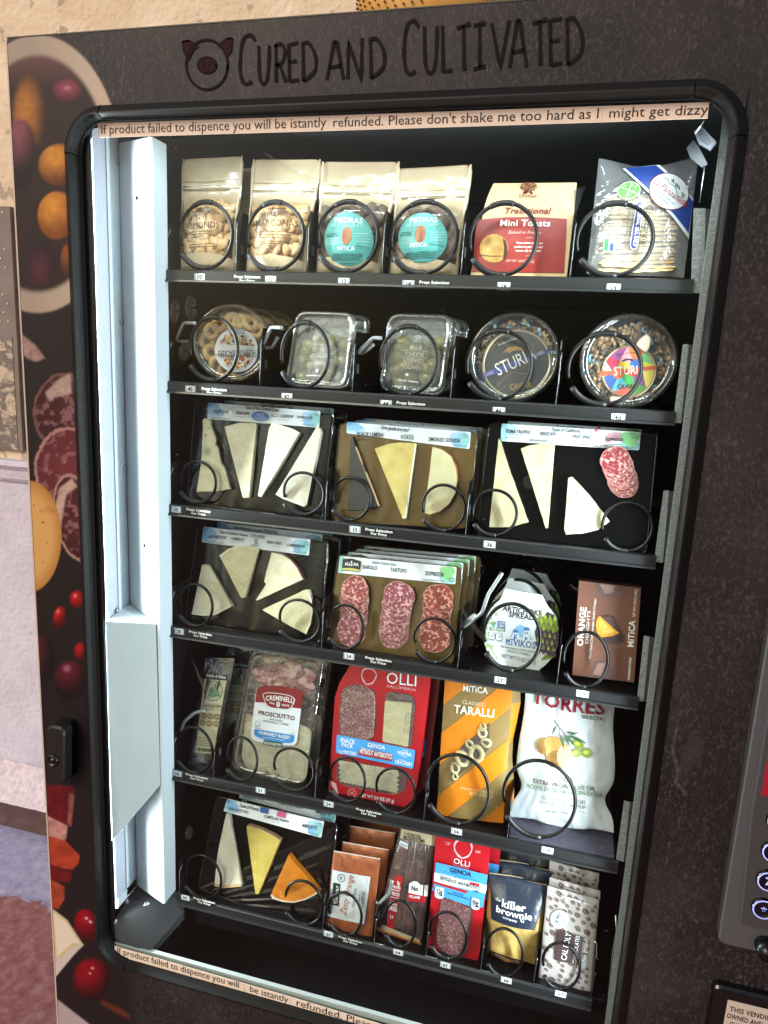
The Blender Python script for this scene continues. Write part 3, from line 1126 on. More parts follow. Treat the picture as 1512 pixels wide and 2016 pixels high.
# message strips taped across the glass
TAPE = mat('paper_tape', '#ecd8c4', .6, var=.03, vscale=30)
def strip(pts, words, h):
    S_ = Surf(pts[0], .0058, px=True)
    zm(0, 0, 1)
    mb = MB()
    mb.prism(S_, [S_.uv(p_) for p_ in pts], TAPE, .0004, .0005)
    for body, a_, b_ in words:
        mb.text(S_, body, a_, b_, h, ink('#1b1716'), .0008)
    mb.build('notice_strip', glass)
strip([(192, 243), (646, 228), (646, 258), (196, 271)], [('If product failed to dispence you will be istantly', (198, 264), (640, 250))], 18)
strip([(646.4, 228), (1186, 209), (1185, 241), (646.4, 258)], [("refunded. Please don't shake me too hard as I", (654, 250), (1178, 233))], 18.5)
strip([(1186.4, 209), (1396, 201.5), (1393, 233), (1185.4, 241)], [('might get dizzy', (1197, 232), (1391, 225))], 19)
strip([(226, 1862), (482, 1936), (481, 1956), (226, 1881)], [('If product failed to dispence you will', (230, 1876), (470, 1945))], 11.5)
strip([(482.4, 1936.2), (572, 1962), (572, 1982), (482, 1956.2)], [('be istantly', (491, 1952), (566, 1974))], 12)
strip([(572.4, 1962.2), (960, 2079), (957, 2101), (572.6, 1982.5)], [("refunded. Please don't shake me too", (582, 1979), (950, 2092))], 13)
br = MB().box(-.6365, .116, .0125, .019, .5255, .535, mat('white_rail', '#b4b9b8', .4))
br.build('bottom_rail', VM)

# ---- liner inside the glass on the hinge side
XW = -.633
lw_ = MB()
lw_.box(XW - .004, XW, .0215, .0735, .589, 1.745, WHN)
lw_.box(XW, XW + .0022, .047, .0733, .592, 1.7395, WHS)
lw_.box(XW, XW + .0022, .0225, .0735, .5895, .606, WHS)
liner = lw_.build('side_liner', VM)
scr = mat('screw_steel', '#9aa0a2', .28, metal=.8)
for sx_, sy_ in ((233, 320), (239, 633), (246, 922), (253, 1188), (250, 1775), (231, 1202), (228, 1815)):
    p_ = onX(sx_, sy_, XW + .0022)
    m_ = MB()
    m_.lathe(p_, (1, 0, 0), [(.0044, 0), (.0042, .0012), (.003, .0022), (.0012, .0026), (.0009, .0012), (0, .0012)], scr, 14, U=(0, 1, 0))
    m_.build('screw', liner)
po = MB()
pz0, pz1 = .5925, 1.7235
pts = [(XW + .003, .0728), (-.5672, .0500), (-.5652, .0506), (-.5652, .0838), (-.5672, .0838)]
vs = [(x, y, q) for q in (pz0, pz1) for x, y in pts]
k = len(pts)
po.add(vs, [(i, (i + 1) % k, k + (i + 1) % k, k + i) for i in range(k)] + [tuple(range(k))[::-1], tuple(range(k, 2 * k))], WHS)
for hx_, hy_ in ((270, 390), (285, 1074)):
    c0 = P(hx_, hy_, .06)
    d_ = Vector((-.0228, -.0658, 0)).normalized()
    # drop the hole onto the slanted face
    r_ = ray(hx_, hy_)
    p0 = Vector((-.5672, .05, 0)); nn = Vector((-.0228, -.0628, 0)).normalized()
    q_ = CAM + r_ * ((p0 - CAM).dot(nn) / r_.dot(nn))
    po.lathe(q_ + nn * .0006, nn, [(.0028, 0), (0, .0001)], BLKM, 12)
po.build('corner_post', VM)
lb = MB()
lz0, lz1 = .802, 1.063
at_, ab_ = P(210, 1287, .0135), P(220, 1655, .0135)
ft_, fb_ = P(307, 1229, .0495), P(316, 1545, .0495)
dt_ = P(264, 1191, .069)
vs = [(XW + .0025, .0135, ab_.z), tuple(ab_), tuple(fb_), (XW + .0025, .0715, fb_.z), (XW + .0025, .0135, P(206, 1223, .0135).z), tuple(at_), tuple(ft_), (XW + .0025, .0715, dt_.z)]
lb.add(vs, [(i, (i + 1) % 4, 4 + (i + 1) % 4, 4 + i) for i in range(4)] + [(3, 2, 1, 0), (4, 5, 6, 7)], mat('lock_box_paint', '#aeb8bb', .45, var=.02, vscale=12))
lb.build('lock_box', VM)
fl = MB()
FLG = mat('ledge_grey', '#1d1e21', .55, var=.1, vscale=25)
ra = [Vector((-.6335, .0128, .570)), Vector((-.6335, .0735, .589)), Vector((-.56, .086, .5875)), P(364, 1795, .0785), P(297, 1871, .0135), P(222, 1852, .0135)]
fl.add([tuple(v_) for v_ in ra] + [(v_.x, v_.y, v_.z - .012) for v_ in ra], [(2, 1, 0), (3, 2, 0), (4, 3, 0), (5, 4, 0), (6, 7, 8), (6, 8, 9), (6, 9, 10), (6, 10, 11)], FLG, True)
fl.box(-.527, .125, .0795, .0865, .545, .566, BLKG)
fl.box(-.53, .1265, .0127, .0145, .45, .5245, BLKM)
led_ = fl.build('inner_ledge', VM)
for sx_, sy_ in ((269, 1771), (289, 1779)):
    p_ = onZ(sx_, sy_, .5891)
    MB().lathe(p_, (0, 0, 1), [(.0045, 0), (.004, .001), (0, .0012)], scr if sx_ == 289 else BLKM, 12).build('screw', led_)

# ---- right hand guide rail and latch
gr = MB()
gr.box(.1125, .1198, .049, .052, .56, 1.727, GALV)
gr.box(.1205, .1235, .03, .062, .56, 1.73, BLKG)
gr.build('guide_rail', VM)
la = MB()
zm(1200, 100, 4.846)
S_ = Surf((900, 950), .045, lean=20, yaw=-25)
CLR = clear('clear_bracket', '#cfd6da', .15, .8, .12, haze=.25)
la.prism(S_, [S_.uv(p_) for p_ in [(815, 790), (880, 735), (1025, 890), (960, 965), (860, 910)]], mat('latch_grey', '#43464c', .45, metal=.3, var=.15, vscale=90), .004, .003)
la.prism(S_, [S_.uv(p_) for p_ in [(850, 800), (890, 765), (985, 885), (955, 925), (885, 880)]], mat('latch_inner', '#34373c', .4, metal=.4), .0045, .0006)
la.prism(S_, [S_.uv(p_) for p_ in [(735, 930), (800, 850), (850, 915), (935, 1080), (880, 1110), (770, 1020)]], mat('latch_dark', '#24262a', .4, metal=.4), 0, .002)
la.tube([P(*z((815, 795)), .045), P(*z((900, 670)), .045)], .0008, STEEL, 5)
la.tube([P(*z((905, 1110)), .05), P(*z((860, 1450)), .06)], .0006, STEEL, 5)
la.build('latch', VM)

# ---- lock on the left of the door
S_ = Surf((92, 1543), -.03, px=True)
zm(0, 0, 1)
hb = MB()
hp = rpoly([S_.uv(p_) for p_ in [(93, 1546), (125, 1549), (126, 1434), (91, 1428)]], .011, 5)
hb.prism(S_, hp, mat('lock_plastic', '#0e0e10', .4, spec=.5), 0, .031, .003)
hd = hb.build('lock_handle', VM)
kx = S_.uv((104, 1497))
c_ = S_.p(kx[0], kx[1], .0004)
MB().lathe(c_, S_.N, [(.0095, 0), (.0095, .002), (.007, .003), (.0065, .0005), (.0035, .0006), (.003, .0025), (0, .0026)], mat('lock_ring', '#3a3432', .25, metal=.8), 20).build('keyhole', hd)

# ---- keypad at the right edge
KP = mat('keypad_grey', '#504f52', .5, spec=.4, bump=.25, bscale=300)
S_ = Surf((1418, 1835), -.02, px=True)
kb = MB()
kb.prism(S_, rpoly([(0, -.019), (.079, -.019), (.079, .50), (0, .50)], [.012, .012, .012, .012]), KP, 0, .0195, .005)
ip = [S_.uv((1459, 1824)), (.079 - .004, S_.uv((1459, 1824))[1] - .0), (.075, .46), (S_.uv((1484, 1614))[0] - .0, .46)]
ip = [(.018, .020), (.075, .020), (.075, .46), (.0095, .46), (.0107, .157)]
kb.prism(S_, rpoly(ip, .004), mat('keypad_face', '#403f40', .45, bump=.2, bscale=300), .0085, .0082, .0045)
kpo = kb.build('keypad', VM)
BLU = mat('button_glow', (.36, .40, 1.0), .3, emit=.9)
BK = mat('button_face', '#07080c', .15, spec=.6)
S2 = Surf((1418, 1835), -.0288, px=True)
for (bx, by), ch in zip(((1514, 1612), (1512, 1673), (1509, 1731), (1505, 1787)), '147*'):
    u_, v_ = S2.uv((bx, by))
    u_ = .0395
    c_ = S2.p(u_, v_, 0)
    m_ = MB()
    m_.lathe(c_, S2.N, [(.0128, 0), (.0128, .003), (.0118, .0044)], BK, 28)
    m_.lathe(c_, S2.N, [(.0118, .0044), (.0104, .0046)], BLU, 28)
    m_.lathe(c_, S2.N, [(.0104, .0046), (.009, .0036), (0, .0036)], BK, 28)
    zc = (bx, by)
    A_ = (u_ - .0032, v_ - .005)
    gv, gf, ad_ = glyph(ch, True)
    sc_ = .0095
    gx = [q_[0] for q_ in gv]; gy = [q_[1] for q_ in gv]
    ox, oy = (min(gx) + max(gx)) / 2, (min(gy) + max(gy)) / 2
    m_.add([S2.p(u_ + (p_ - ox) * sc_, v_ + (q_ - oy) * sc_, .0041) for p_, q_ in gv], gf, BLU)
    m_.build('button', kpo)
st_ = MB()
st_.prism(S_, [(.0160, .188), (.05, .188), (.05, .25), (.0160, .25)], mat('sticker_red', '#a01830', .4), .0093, .0005)
st_.prism(S_, [(.0200, .222), (.05, .222), (.05, .246), (.0200, .246)], mat('sticker_cream', '#d9cdb4', .5), .0098, .0003)
st_.build('sticker', kpo)
kn = MB()
kc = P(1512, 1880, -.03)
kn.lathe(kc + Vector((0, .03, 0)), (-.12, -1, .25), [(.0, 0), (.011, 0), (.0115, .02), (.0095, .045), (.0, .046)], BLKG, 24)
kn.lathe(P(1530, 1863, -.02) + Vector((0, .02, 0)), (-.1, -1, .1), [(.014, 0), (.013, .026), (0, .027)], BLKM, 24)
kn.build('return_knob', VM)
# ---- framed notice below the keypad
S_ = Surf((1405, 1945), -.012, px=True)
nh = MB()
nh.prism(S_, rpoly([(0, -.20), (.074, -.20), (.074, .004), (0, .004)], .009), mat('holder_black', '#0c0b0c', .2, spec=.6), 0, .011, .0025)
nho = nh.build('notice_holder', VM)
pp = MB()
S3 = Surf((1433, 1968), -.0128, px=True)
pp.prism(S3, [(-.002, -.17), (.055, -.17), (.055, .0), (0, .0)], mat('notice_paper', '#c2b2a6', .6), .0002, .0003)
zm(0, 0, 1)
for body, a_, b_ in (('THIS VENDING', (1436, 1990), (1529, 2013)), ('OWNED AND', (1430, 2003), (1500, 2022)), ('CURED', (1435, 2020), (1470, 2029))):
    pp.text(S3, body, a_, b_, 9, ink('#15110f'), .0004, bold=True)
pp.build('paper', nho)

# ---- display cheese wheel on top of the machine
RIND = ramp_mat('wheel_rind', [(.3, '#c98d3c'), (.5, '#d89c48'), (.7, '#e4b061')], 18, 5, .5)
wh = MB()
WC = Vector((-.2195, .19, 1.8288))
wh.lathe(WC, (0, 0, 1), [(0, 0), (.098, 0), (.110, .010), (.1165, .07), (.110, .13), (.098, .14), (0, .141)], RIND, 96)
wd_ = mat('rind_dots', '#6b3f14', .6)
for row in range(16):
    zz = .016 + row * .0075
    rr_ = .1128 + .004 * math.sin(PI * min(1, max(0, (zz - .01) / .12)))
    for c_ in range(64):
        if (c_ // 6 + row // 5) % 3 == 2 and row % 5 > 1:
            continue
        t_ = 2 * PI * (c_ + .4 * (row % 2)) / 64
        wh.ball(WC + Vector((math.cos(t_) * rr_, math.sin(t_) * rr_, zz)), (.0016, .0016, .0016), wd_, n=5, k=3)
tag(wh.build('display_cheese'), 'golden cheese wheel with dotted rind on top of the machine', 'cheese wheel')

# ================================================================== trays (shelves) with coils, dividers, labels
TRZ = [1.5485, 1.3987, 1.2224, 1.0347, .796, .5714]
TX = [(-.5675, .1060), (-.5675, .1050), (-.5675, .1035), (-.5675, .1045), (-.5675, .1050), (-.5595, .0935)]
WIRE = mat('coil_black', '#050506', .32, spec=.32)
CAPM = mat('coil_sleeve', '#0e0e0f', .42, spec=.4)
RAILM = mat('rail_plastic', '#1d1e20', .28, spec=.55)
PLATE = mat('tray_plate', '#0a0a0b', .4, spec=.3)
LBLG = mat('label_grey', '#aeb2b6', .4)
LBLW = mat('label_white', '#dfe6ea', .45)
LBLK = mat('label_black', '#0b0b0c', .4)
INKK = ink('#121212')
WHT = ink('#e6e6e4')
trays = []
for i, zb in enumerate(TRZ):
    x0, x1 = TX[i]
    m_ = MB()
    m_.box(x0, x1, .086, .54, zb + .0095, zb + .012, PLATE)
    m_.box(x0, x0 + .0015, .086, .54, zb + .012, zb + .075, PLATE)
    m_.add([(x0, .0855, zb + .010), (x0 + .0008, .0855, zb + .010), (x0 + .0008, .0855, zb + .055), (x0 + .006, .0855, zb + .068), (x0 + .006, .0855, zb + .07), (x0, .0855, zb + .056)],
           [(0, 1, 2, 5), (2, 3, 4, 5)], STEEL)
    tr = m_.build('tray', VM)
    trays.append(tr)
    r_ = MB()
    pf = [(.086, zb + .0125), (.0825, zb + .0168), (.0795, zb + .0155), (.0788, zb + .0148), (.0788, zb + .0035), (.0762, zb + .0025), (.0755, zb + .0004), (.0775, zb - .0004), (.0788, zb + .0015), (.086, zb + .0015)]
    k = len(pf)
    vs = [(x, y, q) for x in (x0, x1 + .002) for y, q in pf]
    r_.add(vs, [(j, (j + 1) % k, k + (j + 1) % k, k + j) for j in range(k)] + [tuple(range(k))[::-1], tuple(range(k, 2 * k))], RAILM)
    r_.build('front_rail', tr)

def bracket(ti, strip_px, flange_px):
    m_ = MB()
    for pts, mm, y in ((strip_px, GALV, .0835), (flange_px, mat('bracket_grey', '#4f5356', .35, metal=.5), .0842)):
        v4 = [P(a_, b_, y) for a_, b_ in pts]
        vs_ = [tuple(v_) for v_ in v4] + [(v_.x, v_.y + .0016, v_.z) for v_ in v4]
        m_.add(vs_, [(3, 2, 1, 0), (4, 5, 6, 7)] + [(j, (j + 1) % 4, 4 + (j + 1) % 4, 4 + j) for j in range(4)], mm)
    m_.build('slide_bracket', trays[ti])
bracket(0, [(1366, 410), (1389, 410), (1386, 578), (1360, 576)], [(1389.3, 411), (1406, 412), (1389, 573), (1377, 573)])
bracket(1, [(1345, 678), (1356, 678), (1341, 833), (1325, 832)], [(1356.3, 679), (1368, 678), (1352, 828), (1339, 830)])
bracket(2, [(1307, 966), (1317, 966), (1305, 1108), (1288, 1106)], [(1317.3, 967), (1332, 968), (1317, 1107), (1303, 1105)])
bracket(3, [(1268, 1252), (1279, 1254), (1267, 1381), (1254, 1380)], [(1279.3, 1254), (1293, 1257), (1280, 1383), (1266, 1380)])
bracket(4, [(1229, 1577), (1240, 1580), (1228, 1697), (1213, 1692)], [(1240.3, 1580), (1252, 1581), (1241, 1696), (1227, 1694)])
for ti, pp_ in ((5, [(1178, 1845), (1183, 1850), (1184, 1868), (1186, 1880)]),):
    MB().tube([P(a_, b_, .085) for a_, b_ in [(1170, 1852), (1175, 1858), (1174, 1885), (1178, 1889)]], .0009, STEEL, 6).build('wire_clip', trays[ti])
    MB().tube([P(a_, b_, .07) for a_, b_ in [(1212, 1802), (1214, 1832), (1206, 1880), (1198, 1960)]], .0009, STEEL, 6).build('wire_clip', trays[ti])

def coil(ti, xl, xr, py, ry, a0=214.0, y0=.0875, p1=.011):
    A_, B_ = P(xl - 1, py, y0 + p1 * .9), P(xr + 1, py, y0 + p1 * .4)
    c = (A_ + B_) / 2
    wr_ = .0026 if ry > 60 else .0022
    rx = (B_.x - A_.x) / 2 - wr_
    rz = abs(P((xl + xr) / 2, py - ry, y0).z - P((xl + xr) / 2, py, y0).z) - wr_
    m_ = MB()
    def pt(th, y):
        t_ = R(a0 + th)
        return Vector((c.x + rx * math.cos(t_), y, c.z + rz * math.sin(t_)))
    m_.tube([pt(k_ * 8, y0 + p1 * k_ * 8 / 360) for k_ in range(44)], wr_, WIRE, 7)
    m_.tube([pt(350 + k_ * 9, y0 + .085 + .055 * k_ * 9 / 360) for k_ in range(201)], wr_, WIRE, 7)
    for d0, d1, rad in ((-1, 66, 1.5), (222, 262, 1.35))[:2 if ti < 2 else 1]:
        m_.tube([pt(d0 + (d1 - d0) * k_ / 8, y0 + p1 * (d0 + (d1 - d0) * k_ / 8) / 360) for k_ in range(9)], wr_ * rad, CAPM, 8)
    m_.build('spiral_coil', trays[ti])
for ti, xl, xr, py, ry in [(0, 353, 460, 464, 71), (0, 485, 601, 466, 73), (0, 624, 747, 467, 75), (0, 768, 903, 469, 77), (0, 922, 1060, 472, 77.5), (0, 1132, 1289, 473, 78),
                           (1, 372, 470, 687, 67), (1, 552, 650, 699, 68.5), (1, 746, 864, 710, 72), (1, 916, 1049, 719, 73), (1, 1115, 1266, 727, 76),
                           (2, 355, 427, 948, 43), (2, 557, 640, 971, 44), (2, 653, 730, 981.5, 44.5), (2, 830, 918, 999, 48), (2, 928, 1020, 1009, 48), (2, 1183, 1288, 1036, 51),
                           (3, 354, 420, 1190, 43), (3, 549, 632, 1221, 43), (3, 645, 718, 1233, 45), (3, 814, 899, 1259, 45), (3, 950, 1067, 1253, 69), (3, 1107, 1200, 1297, 57),
                           (4, 350, 420, 1475, 46), (4, 447, 508, 1492, 43), (4, 538, 620, 1513, 42), (4, 649, 721, 1533, 44), (4, 739, 820, 1555, 45), (4, 838, 966, 1552, 70), (4, 988, 1137, 1571, 78),
                           (5, 365, 437, 1724, 43), (5, 561, 637, 1775, 43), (5, 646, 714, 1797, 42), (5, 757, 821, 1816, 46), (5, 845, 921, 1839, 46), (5, 956, 1032, 1873, 48), (5, 1066, 1145, 1899, 46)]:
    coil(ti, xl, xr, py, ry)

# bent anti-tip wires beside some coils
for ti, pts, zz in ((1, [(290, 250), (185, 250), (125, 395), (150, 410), (235, 410)], (320, 580, 4.447)),
                    (1, [(1050, 290), (950, 290), (880, 450), (900, 465), (960, 462), (1010, 370)], (320, 580, 4.447)),
                    (1, [(405, 382), (330, 382), (200, 505), (240, 512), (340, 432)], (660, 580, 4.447)),
                    (3, [(320, 100), (220, 255), (175, 385), (50, 480), (40, 460), (130, 392)], (900, 1100, 3.6)),
                    (4, [(330, 590), (240, 612), (150, 690), (118, 775)], (330, 1270, 4.58)),
                    (5, [(640, 560), (610, 670), (530, 755), (515, 740)], (620, 1600, 4.2))):
    zm(*zz)
    pv = [P(*z(p_), .093 + .004 * j) for j, p_ in enumerate(pts)]
    sm_ = []
    for j in range(len(pv) - 1):
        for q_ in range(5):
            t_ = q_ / 5
            p0, p3 = pv[max(j - 1, 0)], pv[min(j + 2, len(pv) - 1)]
            sm_.append(pv[j].lerp(pv[j + 1], t_) * .75 + .25 * (.5 * ((2 * pv[j]) + (pv[j + 1] - p0) * t_ + (2 * p0 - 5 * pv[j] + 4 * pv[j + 1] - p3) * t_ ** 2 + (3 * pv[j] - p0 - 3 * pv[j + 1] + p3) * t_ ** 3)))
    sm_.append(pv[-1])
    MB().tube(sm_, .0026, GREYW, 8).build('stay_wire', trays[ti])

def divider(ti, px, py, h=.076):
    p_ = P(px, py, .087)
    x, f = p_.x, TRZ[ti] + .0122
    m_ = MB()
    yz = [(.0875, f), (.0875, f + h - .012), (.096, f + h), (.53, f + h), (.53, f)]
    vs_ = [(xx, y, q) for xx in (x - .0006, x + .0006) for y, q in yz]
    m_.add(vs_, [(0, 1, 2, 3, 4), (9, 8, 7, 6, 5)] + [(j, 5 + j, 5 + (j + 1) % 5, (j + 1) % 5) for j in range(5)], BLKG)
    m_.box(x + .0006, x + .016, .0885, .53, f + .0004, f + .0012, BLKG)
    m_.box(x + .0008, x + .0012, .102, .110, f + .028, f + .040, STEEL)
    e_ = mat('raw_edge', '#7d8183', .3, metal=.85)
    m_.tube([(x + .0022, .0868, f + h - .016), (x + .0014, .0868, f + h - .022), (x + .0009, .0868, f + .03), (x, .0868, f + .0012), (x + .016, .0868, f + .001), (x + .018, .098, f + .0012)], .00045, e_, 5)
    m_.build('lane_divider', trays[ti])
for ti, px, py in [(0, 464, 540), (0, 603.8, 544), (0, 750.7, 549), (0, 905.8, 553), (0, 1120, 560),
                   (1, 511, 765), (1, 692.6, 778), (1, 886, 790), (1, 1093, 805),
                   (2, 639.5, 1022), (2, 916, 1055), (3, 632.5, 1272), (3, 900.5, 1315), (3, 1096, 1345),
                   (4, 420.6, 1524), (4, 620, 1568), (4, 834, 1612), (4, 998.5, 1648),
                   (5, 635.7, 1828), (5, 736.7, 1850), (5, 839, 1875), (5, 947, 1900), (5, 1051, 1930), (5, 1164, 1960)]:
    divider(ti, px, py, .082 if ti < 2 else .074 if ti < 4 else .06)

def num_label(ti, s_, px, py):
    S_ = Surf((px, py), .0786, px=True)
    zm(0, 0, 1)
    m_ = MB()
    w_, h_ = .0078, .0046
    m_.prism(S_, [(-w_, -h_), (w_, -h_), (w_, h_), (-w_, h_)], LBLG, .0003, .0004)
    m_.prism(S_, rpoly([(-w_ * .72, -h_ * .92), (w_ * .72, -h_ * .92), (w_ * .72, h_ * .92), (-w_ * .72, h_ * .92)], .0034), LBLW, .0005, .0002)
    gw = [glyph(c_, True) for c_ in s_]
    hh = .0056
    W_ = (gw[0][2] + gw[1][2]) * hh * .92
    x = -W_ / 2
    for gv, gf, ad_ in gw:
        m_.add([S_.p(x + a_ * hh * .92, -hh / 2 + b_ * hh, .0008) for a_, b_ in gv], gf, INKK)
        x += ad_ * hh * .92
    m_.build('number_label', trays[ti])
for ti, s_, px, py in [(0, '10', 393, 548), (0, '11', 533, 553), (0, '12', 677, 557), (0, '14', 804, 562), (0, '16', 992, 566), (0, '19', 1208, 569.5),
                       (1, '40', 375, 768), (1, '42', 565, 783), (1, '44', 760, 797), (1, '46', 982, 811), (1, '48', 1217, 824),
                       (2, '30', 347, 1004), (2, '33', 699, 1043.5), (2, '36', 964, 1073), (3, '20', 353, 1243), (3, '24', 687, 1292), (3, '27', 985, 1339), (3, '29', 1147, 1366),
                       (4, '50', 349, 1523), (4, '51', 513, 1556), (4, '54', 647, 1583), (4, '56', 899, 1637), (4, '58', 1078, 1674),
                       (5, '60', 365, 1767), (5, '63', 647, 1839), (5, '64', 784, 1875), (5, '65', 877, 1900), (5, '66', 997, 1930), (5, '67', 1104, 1957)]:
    num_label(ti, s_, px, py - (2.6, 2, 1, 0, 0, 0)[ti])
def price_strip(ti, px, py):
    S_ = Surf((px, py), .0786, px=True)
    zm(0, 0, 1)
    m_ = MB()
    w_, h_ = .0205, .0051
    m_.prism(S_, [(-w_, -h_), (w_, -h_), (w_, h_), (-w_, h_)], LBLK, .0002, .0003)
    for body, yy, ww in (('Press Selection', .0007, .0192), ('For Price', -.0043, .0112)):
        W_ = sum(glyph(c_, True)[2] for c_ in body)
        x = 0
        hh = .0036
        for c_ in body:
            gv, gf, ad_ = glyph(c_, True)
            m_.add([S_.p(-ww + (x + a_) / W_ * 2 * ww, yy + b_ * hh, .0005) for a_, b_ in gv], gf, WHT)
            x += ad_
    m_.build('price_strip', trays[ti])
for ti, px, py in [(0, 487, 551.5), (0, 855, 563), (1, 422, 772), (1, 809, 800), (2, 391, 1009), (2, 746, 1049), (3, 395, 1249.5), (3, 745, 1301),
                   (4, 388, 1531), (4, 726, 1600), (5, 402, 1775), (5, 690, 1852)]:
    price_strip(ti, px, py - (2.6, 2, 1, 0, 0, 0)[ti])
# scratched dark insert lying on the fifth tray under the crisps
ins = MB()
ins.box(-.040, .102, .0895, .30, .8083, .8105, mat('tray_insert', '#4a4658', .45, var=.25, vscale=160))
tag(ins.build('tray_insert'), 'scuffed purple grey sheet lying on the fifth shelf under the white crisp bag', 'sheet')

# ================================================================== products
KRAFT = mat('kraft', '#d3bf9d', .5, bump=.3, bscale=70, var=.06, vscale=60)
FILM = clear('bag_film', '#fffefb', .02, .4, .16, haze=.02, bump=.3, bscale=30)
FILMC = clear('clear_film', '#ffffff', .04, .6, .10, haze=.03, bump=.8, bscale=45)
FILMH = clear('hazy_film', '#f4f8fc', .05, .7, .10, haze=.17, bump=.8, bscale=40)
FILMX = clear('crackle_film', '#f4f8fc', .05, .8, .10, haze=.03, bump=1.0, bscale=40)
TUB = clear('tub_plastic', '#ffffff', .025, .85, .06, haze=.02)
TUBF = clear('tub_frosted', '#fbfdfd', .05, .8, .12, haze=.07, bump=.25, bscale=60)
ZIPR = mat('zip_ridge', '#e2d2b2', .22, spec=.6)
ZIP = clear('zip_strip', '#f6f2ea', .22, .7, .2, haze=.35)
ALM = ramp_mat('almond', [(.3, '#b98a58'), (.5, '#d6ae7a'), (.7, '#e6cb9c')], 60, 5, .5, bump=.4)
LUMP = ramp_mat('cocoa_lump', [(.3, '#5b4a3f'), (.6, '#7c685a')], 70, 4, .6)

def bagb(depth, t0=.30, t1=.66, tail=.0012, p=.6):
    def b(a, t):
        e = max(0.0, math.sin(PI * min(1, max(0, a)))) ** p
        if t < t0:
            k = .35 + .65 * (t / t0) ** .7
        elif t < t1:
            k = 1
        else:
            q = min(1, (t - t1) / .16)
            k = 1 - q * q * (3 - 2 * q)
        return depth * e * k * (1 if t > .015 else .5) + tail * e
    return b

def pouch(label, base, y0, quad, zz, group, kind='nuts', lean=7, yaw=0, seed=1, tz=.34):
    zm(*zz)
    S = Surf(base, y0, lean, yaw)
    b0_ = bagb(.017, .22, .52)
    def bf(a, t):
        e_ = min(1, 8 * min(a, 1 - a, max(0, 1 - t)))
        cr = noise.noise(Vector((a * 4.5, t * 6, seed * 3.1))) * .0022 + noise.noise(Vector((a * 11 + 3, t * 13, seed * 1.7))) * .0010
        return b0_(a, t) + max(0, e_) * cr * (.35 if t < .5 else 1) + .0012 * max(0, e_)
    S.setq(*quad, b=bf)
    T = thing('snack_pouch', label, 'pouch', S.O, group)
    q = random.Random(seed)
    def warp(a, t):
        # waisted sides where the bag swells, rounded top corners
        w_ = .018 * math.sin(PI * min(1, t / .75)) ** 2 if t < .75 else 0
        if t > .92:
            w_ += .075 * ((t - .92) / .08) ** 3
        return (w_ + a * (1 - 2 * w_), t - .004 * math.sin(PI * a) * (1 if t > .97 else 0))
    m_ = MB()
    m_.pillow(S, None, KRAFT, bf, bagb(.015, .2, .5), 22, 34, warp)
    # kraft edge seal round the window (front face)
    k0 = .052
    ring = [(0, 0), (1, 0), (1, .985), (0, .985)]
    m_.build('kraft_back', T)
    f_ = MB()
    f_.pillow(S, FILM, None, lambda a, t: bf(a, t) + .0004, bagb(0), 22, 34, warp)
    for t_ in (.728, .752, .80):
        f_.tube([S.pst(.045 + .91 * k_ / 12, t_ + (.0 if t_ < .78 else .002 * math.sin(k_)), bf(.045 + .91 * k_ / 12, t_) + .0012) for k_ in range(13)], .0011 if t_ < .78 else .0005, ZIPR, 6)
    for t_ in (.740,):
        f_.poly(S, [S.bil(.06, t_ - .0035), S.bil(.94, t_ - .0035), S.bil(.94, t_ + .0035), S.bil(.06, t_ + .0035)], ZIP, .0012)
    # opaque kraft side seams and base gusset
    for a0_, a1_ in ((.012, .055), (.945, .988)):
        for j in range(12):
            t0_, t1_ = j / 12, (j + 1) / 12
            f_.poly(S, [S.bil(a0_ + .012, t0_), S.bil(a1_ - .006, t0_), S.bil(a1_ - .006, t1_), S.bil(a0_ + .012, t1_)], KRAFT, .0006, sub=False)
    f_.poly(S, [S.bil(.02, .0), S.bil(.98, .0), S.bil(.97, .10), S.bil(.8, .125), S.bil(.5, .14), S.bil(.2, .125), S.bil(.03, .10)], KRAFT, .0007)
    fo = f_.build('clear_front', T)
    c_ = MB()
    mm = ALM if kind == 'nuts' else LUMP
    n_ = 115 if kind == 'nuts' else 60
    for k_ in range(n_):
        a_, t_ = q.uniform(.12, .88), .13 + (q.random() ** 1.15) * .45
        if kind != 'nuts':
            a_ = q.uniform(.1, .9)
        bb = bf(a_, t_)
        c = S.pst(a_, t_, bb * q.uniform(.35, .82) - .004)
        rot = Matrix.Rotation(q.uniform(0, PI), 3, S.N) @ Matrix((S.U, S.N, S.V)).transposed() @ Matrix.Rotation(q.uniform(-.5, .5), 3, 'X')
        s_ = q.uniform(.85, 1.2)
        if kind == 'nuts':
            c_.ball(c, (.0098 * s_, .0042, .0068 * s_), mm, rot, 8, 6, .3)
        else:
            c_.ball(c, (.0105 * s_, .005, .0085 * s_), mm, rot, 8, 6, .5)
    c_.build('almonds' if kind == 'nuts' else 'chocolate_almonds', T)
    return T, S

G = 'kraft pouches on the top shelf'
BRN = ink('#2a1c10')
